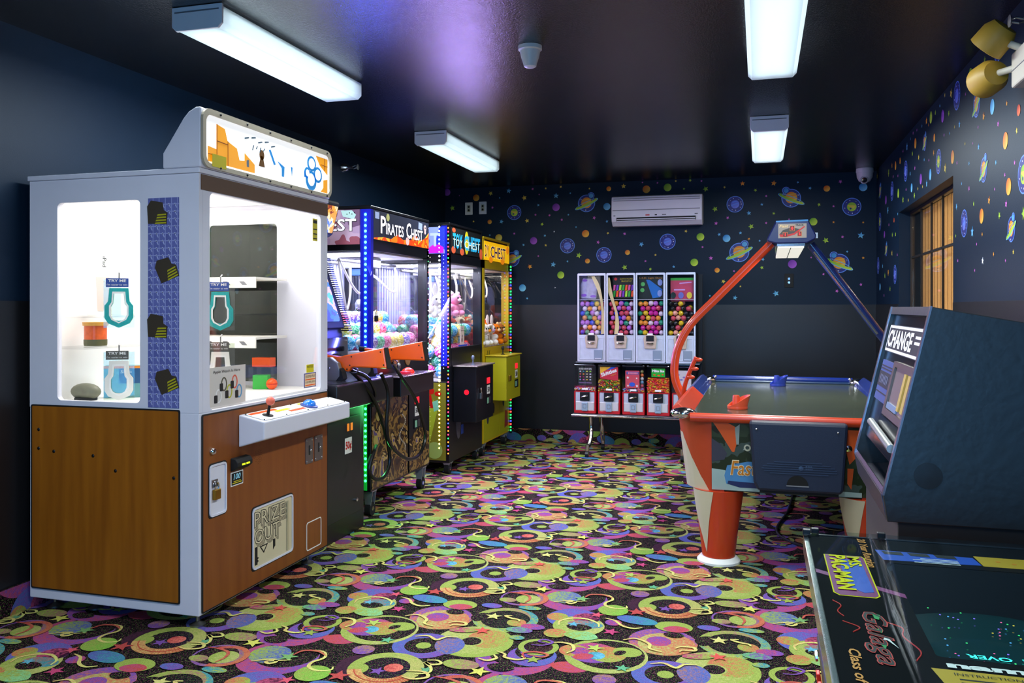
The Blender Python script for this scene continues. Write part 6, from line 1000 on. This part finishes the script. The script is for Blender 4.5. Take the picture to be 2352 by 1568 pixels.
    if i==3:
        o=PR('display_card',fd_,[(xm-.062,.745),(xm+.062,.745),(xm+.062,.825),(xm-.062,.825)],0,-.002,mat('card_green','#22b028',.4),t); txt('Mike Ike',fd_,xm-.055,.79,.024,PAPER,o,w=.11,bold=.05,c=.0004); dec('candy_print',fd_,[circ(xm-.035,.765,.012,10,.006),circ(xm+.005,.76,.014,10,.007),circ(xm+.04,.768,.010,10,.006)],ORANGE,o,c=.0004)
    if i==4:
        o=PR('display_card',fd_,[(xm-.06,.64),(xm+.07,.63),(xm+.07,.81),(xm-.06,.81)],0,-.002,mat('card_paper','#cfc8cc',.6),t); dec('doodle_print',fd_,[circ(xm-.02+.03*math.sin(q*2.1),.66+q*.022,.014,10,.008) for q in range(6)],mat('doodle_violet','#8478b8',.5),o,c=.0004)
    if i in (1,3,0,2):
        cols=[['#d8b428','#3a8a20','#c82a18','#7a1a60','#e07018'],['#e0661a','#d84020','#e89a20','#c8b030','#d82a40']][i==3] if i in(1,3) else ['#c83a6a','#e0a030','#6a8ac8','#d8d0c8']
        mb=MB(); h=.10 if i in(1,3) else .035
        zt=.60+(.115 if i==1 else .135 if i==3 else .04)
        rad=.0085 if i!=3 else .009
        nz=int((zt-.602)/.013)
        for k in range(nz):
            for j in range(13):
                for l in (0,1):
                    cxx=x0+.012+j*.0148+random.uniform(-.007,.007); 
                    if cxx>x1-.01: continue
                    mb.ball((cxx,RY+.02+l*.016,.611+k*.0128+random.uniform(-.006,.006)),rad,6,4,(1.3 if i==3 else 1,1,.8),random.randrange(len(cols)))
        mb.box((x0+.006,RY+.042,.602),(x1-.006,y1-.013,zt-.004),0)
        mb.build('candy_fill',[mat('candy_'+c.strip('#'),c,.25) for c in cols],None,smooth=True,label=['loose ring capsules at the bottom of the leftmost candy machine','heap of mixed round candy behind the red card','loose capsules at the bottom of the candy machine with the pink card','heap of orange oval candy under the green card'][i],cat='candy',kind='stuff',org=(xm,7.9,.602))
# ------------------------------------------------------------------ air conditioner
acx0,acx1,acy,acz0,acz1=-1.405,-.53,8.30,2.19,2.485
ACW=mat('ac_white','#e8e6ec',.4); ac=thing('air_conditioner','white wall mounted split air conditioner between the planet stickers','air conditioner',(-.97,8.42,acz0))
MB().prism(Fr((acx0,0,0),(0,1,0),(0,0,1)),[(8.523,acz0+.02),(8.523,acz1),(8.36,acz1),(8.315,acz1-.012),(8.303,acz1-.05),(8.30,acz0+.09),(8.315,acz0+.04),(8.37,acz0),(8.45,acz0)],0,acx1-acx0).build('casing',ACW,ac,bevel=.006)
fac_=FY(8.30)
for z in (acz1-.035,acz1-.055): B('intake_groove',(acx0+.02,8.2985,z),(acx1-.02,8.304,z+.005),GREY,ac)
B('panel_seam',(acx0+.012,8.2975,acz0+.145),(acx1-.02,8.3005,acz0+.152),GREY,ac); MB().box((acx0+.05,8.299,acz0+.043),(acx1-.06,8.32,acz0+.078)).build('outlet_slot',MATTE,ac)
B('louvre',(acx0+.055,8.295,acz0+.055),(acx1-.065,8.312,acz0+.063),ACW,ac); B('louvre',(acx0+.055,8.295,acz0+.04),(acx1-.065,8.308,acz0+.046),ACW,ac)
for x,m_,w_ in ((-1.07,RED,.04),(-.98,DARKM,.022),(-.91,GREY,.04),(-.60,GREY,.03),(-1.385,GREY,.02)): PR('badge_print',fac_,[(x,acz0+.092),(x+w_,acz0+.092),(x+w_,acz0+.102),(x,acz0+.102)],.0005,.001,m_,ac)
# ------------------------------------------------------------------ wall plates
def outlet(x,z,label,m,holes=True):
    t=thing('wall_plate',label,'wall plate',(x,YB,z)); f=FY(YB-.0005-(.006 if z<ZW else 0)); PR('plate',f,rr(x-.042,z-.066,x+.042,z+.066,.005,2),0,.006,m,t,bevel=.002); PR('insert',f,rr(x-.018,z-.036,x+.018,z+.036,.003,2),.006,.009,mat('insert_ivory','#b8b69a',.5) if m is not MATTE else DARKM,t)
    if holes: 
        for s in (-1,1): PR('socket_face',f,circ(x,z+s*.018,.011,12),.009,.0105,DARKM if m is not MATTE else CHROME,t)
outlet(-2.972,2.437,'white wall plate above the crane machines, left of the pair',PAPER); outlet(-2.816,2.44,'white wall plate above the crane machines, right of the pair',mat('plate_cool','#dfe4ea',.5)); outlet(.27,1.642,'small black wall socket on the back wall behind the hockey scoreboard',MATTE)
# ------------------------------------------------------------------ dome camera, smoke detector, sprinklers, emergency light
t=thing('security_camera','white dome security camera in the back right ceiling corner','camera',(.925,8.36,ZC)); CWH=mat('camera_white','#d8d4d8',.4)
MB().lathe([(.0,.0),(.074,.0),(.076,-.03),(.074,-.036),(.0,-.036)],(.925,8.36,ZC-.001),n=24).build('base_ring',CWH,t,smooth=True); MB().lathe([(.072,-.037),(.068,-.08),(.05,-.115),(.02,-.128),(.0,-.13)],(.925,8.36,ZC),n=24).build('dome',CWH,t,smooth=True)
e=Vector((-.04,-.8,-.35)).normalized(); c0=Vector((.918,8.36,ZC-.088)); o=MB().lathe([(.036,.02),(.038,.055),(.03,.06)],c0,e,20).build('lens_turret',mat('turret_grey','#b0acb4',.4),t,smooth=True); MB().lathe([(.027,.058),(.022,.064),(.0,.066)],c0,e,18).build('lens_glass',mat('lens_black','#15151c',.08,coat=1),o,smooth=True)
t=thing('smoke_detector','white round smoke detector in the middle of the ceiling','smoke detector',(-1.075,3.99,ZC)); SW=mat('smoke_white','#d8d8da',.4)
MB().lathe([(.0,0),(.058,0),(.058,-.018),(.05,-.024),(.0,-.024)],(-1.075,3.99,ZC-.001),n=28).build('base',SW,t,smooth=True); MB().lathe([(.05,-.025),(.044,-.055),(.034,-.085),(.030,-.10),(.02,-.106),(.0,-.107)],(-1.075,3.99,ZC),n=28).build('sensor_cone',SW,t,smooth=True)
for k in range(10):
    a=2*PI*k/10; 
    for zz,r in ((-.078,.0372),(-.09,.0338)): MB().box((-.006,-.002,-.004),(.006,.002,.004)).build('vent_slot',MATTE,t).matrix_local=Matrix.Translation((r*math.cos(a),r*math.sin(a),zz))@Matrix.Rotation(a+PI/2,4,'Z')
def sprinkler(p,d,label,m=STEEL):
    d=Vector(d); t=thing('sprinkler_head',label,'sprinkler',p); P=Vector(p)
    MB().lathe([(.0,0),(.042,0),(.04,.008),(.03,.035),(.022,.05),(.0,.05)],p,d,20).build('escutcheon',CHROME,t,smooth=True); MB().cyl(P+d*.05,P+d*.085,.011).build('nozzle',m,t,smooth=True)
    s=d.orthogonal().normalized()
    for q in (-1,1): MB().tube([P+d*.085+s*.01*q,P+d*.105+s*.022*q,P+d*.13+s*.006*q],.004,6).build('frame_arm',m,t,smooth=True)
    MB().lathe([(.0,0),(.022,.0),(.024,.004),(.0,.006)],P+d*.13,d,12).build('deflector',m,t)
sprinkler((XL+.0005,6.2,2.515),(1,0,0),'chrome sprinkler head on the left wall above the prize cabinet'); sprinkler((XR-.0005,3.62,2.47),(-1,0,0),'chrome sprinkler head at the top right corner above the emergency light')
t=thing('emergency_light','white emergency light box with two yellowed lamp heads high on the right wall','emergency light',(XR,3.85,2.25)); EW=mat('emergency_white','#cfc6b4',.5); EY=mat('yellowed_plastic','#b08a2c',.5)
B('battery_box',(XR-.075,3.50,2.26),(XR-.001,3.83,2.40),EW,t,bevel=.008); B('box_seam',(XR-.077,3.52,2.325),(XR-.0752,3.82,2.328),GREY,t)
def lamp(c,d):
    d=Vector(d).normalized(); o=MB().lathe([(.0,-.06),(.05,-.055),(.068,-.02),(.07,.05),(.066,.052),(.055,.03),(.0,.02)],c,d,24).build('lamp_head',EY,t,smooth=True); MB().lathe([(.056,.032),(.03,.026),(.0,.022)],c,d,20).build('reflector',mat('lamp_reflector','#d8cfae',.15,.8),o,smooth=True)
    return o
lamp((XR-.13,3.93,2.335),(-.25,.95,-.1)); lamp((XR-.14,3.80,2.46),(-.55,.45,-.65)); MB().cyl((XR-.05,3.80,2.34),(XR-.12,3.90,2.34),.014).cyl((XR-.06,3.75,2.40),(XR-.12,3.78,2.44),.014).build('lamp_joint',EW,t,smooth=True)
# ------------------------------------------------------------------ change machine
N0,N1=2.96,3.82; ch=thing('change_machine','black change machine with a sloped front on a grey pedestal','change machine',(.75,(N0+N1)/2,0))
CB=mat('change_black','#0f171b',.4,spec=.9,bump=.25,bscale=30); CFR=mat('change_front','#0c0c0d',.2); SS=mat('stainless','#8a8690',.3,.9,var=.15,vscale=25)
prof=[(.405,.765),(.545,1.384),(1.03,1.285),(1.03,.70),(.43,.70)]
for a,b_ in ((N0,N0+.022),(N1-.022,N1)): 
    o=MB().prism(FY(a),[(.383,.775),(.525,1.384),(1.03,1.29),(1.03,.69),(.395,.69)],0,-(b_-a)).build('side_panel',CB,ch,bevel=.003)
    MB().prism(FY(a),[(.380,.775),(.5225,1.386),(.528,1.386),(.3865,.775)],.001,-(b_-a)-.001).build('edge_trim',mat('trim_steel','#b0a4ac',.25,.9),o)
MB().prism(FY(N0+.0225),[(.42,.86),(.537,1.365),(1.02,1.27),(1.02,.70),(.52,.70),(.52,.86)],0,-(N1-N0-.045)).build('cabinet',CFR,ch)
MB().prism(FY(N0+.0225),[(.519,1.355),(.525,1.384),(1.03,1.29),(1.03,1.28),(.56,1.368)],0,-(N1-N0-.045)).build('top_hood',CB,ch)
fch=Fr((.42,0,.86),(0,-1,0),Vector((.117,0,.505))); Lf=math.hypot(.117,.505)
a0,a1=-N1+.03,-N0-.03; W=a1-a0
sg=MB().prism(fch,[(a0+.02,Lf-.165),(a1-.01,Lf-.165),(a1-.01,Lf-.055),(a0+.02,Lf-.055)],.0005,.006).build('sign_panel',INK,ch)
SGW=mat('sign_white','#f0eef2',.5,emit=.12); MB().rim(fch,rr(a0+.025,Lf-.162,a1-.012,Lf-.058,.002,1),rr(a0+.032,Lf-.152,a1-.012-.001,Lf-.068,.002,1),.006,.0072).build('sign_border',SGW,sg); txt('CHANGE',fch,a0+.05,Lf-.145,.07,SGW,sg,w=.55,bold=.03,c=.0062); dec('sign_small_print',fch,[[(a1-.16,Lf-.095),(a1-.03,Lf-.095),(a1-.03,Lf-.085),(a1-.16,Lf-.085)],[(a1-.16,Lf-.115),(a1-.05,Lf-.115),(a1-.05,Lf-.105),(a1-.16,Lf-.105)]],SGW,sg,c=.0062)
cd=PR('instruction_card',fch,[(a0+.03,Lf-.36),(a0+.35,Lf-.36),(a0+.35,Lf-.20),(a0+.03,Lf-.20)],.0005,.004,mat('card_periwinkle','#40508c',.4),ch); dec('card_bars',fch,[[(a0+.03,Lf-.305),(a0+.35,Lf-.305),(a0+.35,Lf-.245),(a0+.03,Lf-.245)],[(a0+.03,Lf-.225),(a0+.35,Lf-.225),(a0+.35,Lf-.22),(a0+.03,Lf-.22)],[(a0+.03,Lf-.33),(a0+.35,Lf-.33),(a0+.35,Lf-.325),(a0+.03,Lf-.325)],[(a0+.03,Lf-.236),(a0+.35,Lf-.236),(a0+.35,Lf-.231),(a0+.03,Lf-.231)]],INK,cd,c=.0042); dec('worn_lettering',fch,[[(a0+.08+q*.035,Lf-.292),(a0+.10+q*.035,Lf-.292),(a0+.10+q*.035,Lf-.258),(a0+.08+q*.035,Lf-.258)] for q in range(6)],mat('card_text','#5a6078',.5),cd,c=.0055)
bl=MB().rim(fch,rr(a0+.36,Lf-.39,a1-.01,Lf-.19,.004,2),rr(a0+.40,Lf-.365,a1-.02,Lf-.21,.004,2),.0005,.012).build('bill_unit',mat('bill_frame','#7a6a62',.35,.7),ch); PR('bill_recess',fch,[(a0+.40,Lf-.365),(a1-.02,Lf-.365),(a1-.02,Lf-.21),(a0+.40,Lf-.21)],.001,.004,mat('bill_inner','#8a7a70',.4,.6),bl)
dec('bill_guide',fch,[[(a0+.62,Lf-.35),(a0+.66,Lf-.35),(a0+.66,Lf-.22),(a0+.62,Lf-.22)],[(a0+.70,Lf-.35),(a0+.745,Lf-.35),(a0+.745,Lf-.22),(a0+.70,Lf-.22)]],mat('bill_yellow','#c8a850',.4),bl,c=.004,d=.006); PR('bill_tray',fch,[(a0+.41,Lf-.362),(a0+.62,Lf-.362),(a0+.62,Lf-.34),(a0+.41,Lf-.34)],.004,.010,mat('bill_tray_blue','#9ab0d0',.3,.5),bl)
PR('lower_door',fch,[(a0+.28,.006),(a1-.012,.006),(a1-.012,Lf-.40),(a0+.28,Lf-.40)],.0005,.004,mat('door_gloss','#15151a',.12),ch)
MB().cyl(fch(a0+.22,.075,.02),fch(a1-.02,.055,.02),.014,n=14).build('bar_handle',mat('bar_grey','#a8aaa8',.35,.6),ch,smooth=True)
ty_=MB().prism(FY(N0+.022),[(.383,.775),(.39,.79),(.43,.735),(.55,.745),(.55,.735),(.43,.722),(.395,.70)],0,-(N1-N0-.044)).build('coin_tray',SS,ch); MB().prism(FY(N0+.0225),[(.379,.775),(.381,.777),(.397,.70),(.394,.692)],0,-(N1-N0-.045)).build('tray_lip',SS,ty_); MB().ball((.45,3.25,.738),.05,14,8,(.8,1.5,.15)).build('coin_cup',CHROME,ty_,smooth=True)
B('tray_deflector',(.46,3.1,.745),(.49,3.2,.85),mat('deflector_brass','#8a7a40',.4,.7),ch)
MB().lathe([(.0,0),(.042,0),(.042,.003),(.0,.004)],(.515,N0-.0005,.845),(0,-1,0),24).build('round_cover',mat('cover_black','#1c1e20',.35),ch,smooth=True)
pdl=B('pedestal',(.43,N0+.01,0),(1.03,N1-.01,.689),mat('pedestal_black','#0d0d0e',.5),ch); PR('pedestal_front',FXm(.43),[(-N1+.01,.0),(-N0-.01,.0),(-N0-.01,.689),(-N1+.01,.689)],.0005,.003,mat('pedestal_grey','#4e4a46',.5),pdl)
# ------------------------------------------------------------------ cocktail arcade table
qx0,qx1,qy0,qy1=.125,.93,1.5,2.645; ck=thing('cocktail_arcade_table','low black cocktail arcade table with a glass top in the right foreground','game table',(.53,2.07,0))
B('cabinet',(.185,1.6,.03),(.87,2.56,.57),mat('cocktail_wood','#a85e26',.45),ck,bevel=.004)
TT=.715; mb=MB(); mb.rim(FZ(TT-.05),rr(qx0+.01,qy0+.01,qx1-.01,qy1-.01,.01,2),rr(qx0+.2,qy0+.285,qx1-.2,qy1-.24,.01,2),0,.046); mb.build('top_board',INK,ck)
up=mb=MB().rim(FZ(TT-.0035),rr(qx0+.012,qy0+.012,qx1-.012,qy1-.012,.01,2),rr(qx0+.2,qy0+.285,qx1-.2,qy1-.24,.01,2),0,.0015).build('underlay_print',mat('underlay_black','#050609',.8,spec=.08),ck)
B('top_glass',(qx0,qy0,TT+.004),(qx1,qy1,TT+.011),glass('table_glass','#eef6f6',.03,edge=.3),ck)
EDG=mat('edge_steel','#9a9ca0',.2,1); MB().rim(FZ(TT-.05),rr(qx0-.002,qy0-.002,qx1+.002,qy1+.002,.012,2),rr(qx0+.0095,qy0+.0095,qx1-.0095,qy1-.0095,.01,2),0,.05).build('edge_trim',EDG,ck)
for x,y in ((qx0+.02,qy1),(qx0-.004,qy1-.02),(qx0+.20,qy1)): B('glass_clip',(x,y-.012,TT+.002),(x+.022,y+.006,TT+.018),DARKM,ck,bevel=.002)
# sunken monitor
x0,x1,y0,y1=qx0+.2,qx1-.2,qy0+.285,qy1-.24; MBZ=mat('monitor_bezel','#14181c',.3)
mb=MB(); zt_,zb_=TT-.004,.60; i=.05
for (xa,ya),(xb,yb) in (((x0,y0),(x1,y0)),((x1,y0),(x1,y1)),((x1,y1),(x0,y1)),((x0,y1),(x0,y0))):
    cx,cy=(x0+x1)/2,(y0+y1)/2
    def inn(x,y): return (x+(i if x<cx else -i),y+(i if y<cy else -i),zb_)
    mb.quad([(xa,ya,zt_),(xb,yb,zt_),inn(xb,yb),inn(xa,ya)])
mb.build('monitor_bezel',MBZ,ck)
vs=[];fs=[];n=12
for a in range(n+1):
    for b_ in range(n+1):
        u,v_=a/n,b_/n; vs.append((x0+i+(x1-x0-2*i)*u,y0+i+(y1-y0-2*i)*v_,.60+.028*(1-(2*u-1)**2*.6-(2*v_-1)**2*.4)))
for a in range(n):
    for b_ in range(n): fs.append((a*(n+1)+b_,(a+1)*(n+1)+b_,(a+1)*(n+1)+b_+1,a*(n+1)+b_+1))
sc=MB().add(vs,fs).build('screen',mat('crt_glass','#0c2a2e',.1,emit=.12,ecol='#106068'),ck,smooth=True)
fsn=Fr(((x0+x1)/2,(y0+y1)/2,.63),(-1,0,0),(0,-1,0))
SCY=mat('screen_cyan','#40f0e0',.4,emit=1.6); txt('GAME  OVER',fsn,0,.06,.022,SCY,sc,w=.20,align='C',bold=.02)
rs=random.Random(5); SM_=[mat('screen_dot_'+str(k),c,.4,emit=1.3) for k,c in enumerate(('#8a6af0','#40d070','#e0c040','#5aa8f0','#e05a90'))]
for k in range(5):
    mb=MB()
    for _ in range(16): x,y=rs.uniform(-.13,.13),rs.uniform(-.24,.24); mb.prism(fsn,circ(x,y,.0022,5),.0,.001)
    mb.build('star_dots',SM_[k],sc,kind='stuff')
# printed artwork under the glass, read from the left side of the table
fl=Fr((0,0,TT-.002),(0,-1,0),(1,0,0)); NV=mat('print_violet','#8a1a6a',.5); YG=mat('print_lemon','#f0e010',.6,spec=.1); CBL=mat('print_cobalt','#1450c0',.5); OR2=mat('print_tangerine','#e08a14',.5)
def pp(P): return [(-y,x) for x,y in P]
def flat(name,polys,m,c=.0,d=.0004): return dec(name,fl,[pp(P) for P in polys],m,up,c=c,d=d)
flat('violet_stripe',[[(qx0+.012,2.30),(qx0+.012,2.27),(.325,2.12),(.325,2.15)]],NV)
flat('logo_border',[[(.166,2.44),(.262,2.44),(.268,2.425),(.268,2.115),(.258,2.10),(.178,2.10),(.166,2.12)]],YG,.0005); flat('logo_violet',[[(.169,2.436),(.26,2.436),(.2645,2.423),(.2645,2.118),(.256,2.104),(.18,2.104),(.169,2.122)]],NV,.001); flat('logo_cobalt',[[(.20,2.40),(.255,2.40),(.258,2.14),(.235,2.13),(.205,2.17)]],CBL,.0015)
txt('MS.',fl,-2.425,.222,.032,YG,up,w=.10,bold=.03,c=.0021); txt('PAC-MAN',fl,-2.43,.178,.042,YG,up,w=.29,bold=.04,c=.0021)
txt('20 Year Reunion',fl,-2.625,.268,.022,OR2,up,w=.28,bold=.02,shear=.2,c=.0005); txt('Class of 1981',fl,-1.775,.165,.022,OR2,up,w=.26,bold=.02,shear=.2,c=.0005)
NR=mat('neon_red','#c83028',.5,emit=.15); txt('Galaga',fl,-2.0,.198,.062,NR,up,w=.29,bold=.02,shear=.35,c=.0005); txt('Galaga',fl,-1.997,.201,.056,mat('galaga_fill','#0a120e',.5),up,w=.284,bold=-.004,shear=.35,c=.001); flat('green_fill',[[(.235,1.99),(.25,1.985),(.245,1.955),(.236,1.96)],[(.232,1.90),(.244,1.895),(.24,1.875)],[(.228,1.82),(.242,1.815),(.236,1.79)]],mat('galaga_green','#1a9a48',.5),.0016); flat('white_star',[[(.243,1.855),(.25,1.845),(.262,1.80),(.246,1.838),(.238,1.84)]],PAPER,.0018)
mb=MB()
for P in ([(.16,2.06),(.175,2.03),(.165,1.99),(.175,1.96)],[(.255,1.95),(.285,1.92),(.28,1.87),(.30,1.80),(.285,1.75)],[(.17,1.93),(.20,1.90),(.185,1.87)]):
    Q=catmull([(a,b_,TT-.0012) for a,b_ in P],6); mb.tube(Q,.0014,5)
mb.build('neon_swirl',NR,up)
ff2=Fr((0,0,TT-.002),(-1,0,0),(0,-1,0)); flat('blue_card',[[(.305,2.525),(.545,2.512),(.552,2.445),(.315,2.43)]],CBL,.0); flat('yellow_card',[[(.55,2.53),(.80,2.53),(.80,2.44),(.555,2.44)]],mat('card_gold','#c8a01c',.5),.0); flat('card_windows',[[(.32+q*.065,2.515),(.37+q*.065,2.513),(.373+q*.065,2.485),(.325+q*.065,2.486)] for q in range(3)],INK,.0006)
dec('small_print',ff2,[[(-.50,-2.468+q*.012),(-.41+.02*(q%2),-2.468+q*.012),(-.41+.02*(q%2),-2.464+q*.012),(-.50,-2.464+q*.012)] for q in range(4)],PAPER,up,c=.0006,d=.0003); dec('card_sprites',ff2,[circ(-.60-q*.035,-2.49+.012*(q%2),.006,8) for q in range(6)],OR2,up,c=.0006,d=.0004)
fn=Fr((0,0,TT-.002),(1,0,0),(0,1,0)); flat('yellow_card',[[(.305,1.725),(.72,1.725),(.72,1.58),(.325,1.60)]],mat('card_gold','#c8a01c',.5),.0); txt('namco',fn,.335,1.732,.020,PAPER,up,w=.22,bold=.05,c=.0006); txt('INSTRUCTIONS',fn,.34,1.70,.010,INK,up,w=.12,c=.0006)
dec('small_print',fn,[[(.345,1.682-q*.016),(.47+.02*(q%3),1.682-q*.016),(.47+.02*(q%3),1.687-q*.016),(.345,1.687-q*.016)] for q in range(4)],INK,up,c=.0006,d=.0003)
# side control panel with red bars
sp=MB().prism(FY(1.70),[(.186,.40),(.186,.66),(.145,.655),(.125,.63),(.15,.42)],0,-.36).build('control_panel',mat('panel_grey','#5a5650',.4,.5),ck,bevel=.004)
fpn=Fr((.137,0,.525),(0,-1,0),Vector((-.025,0,.21)))
for q in range(3): PR('red_bar',fpn,[(-2.0+q*.06,-.09),(-1.975+q*.06,-.09),(-1.955+q*.06,.06),(-1.98+q*.06,.06)],.003,.012,mat('bar_red','#d83020',.35,emit=.1),sp,bevel=.002)
MB().lathe([(.012,0),(.012,.005),(.0,.008)],fpn(-2.03,.07,.003),fpn.n,10).build('panel_bolt',CHROME,sp)
for x,y in ((.24,1.66),(.82,1.66),(.24,2.5),(.82,2.5)): MB().lathe([(.0,0),(.03,0),(.03,.012),(.012,.02),(.012,.035)],(x,y,0),n=14).build('foot',RUB,ck)
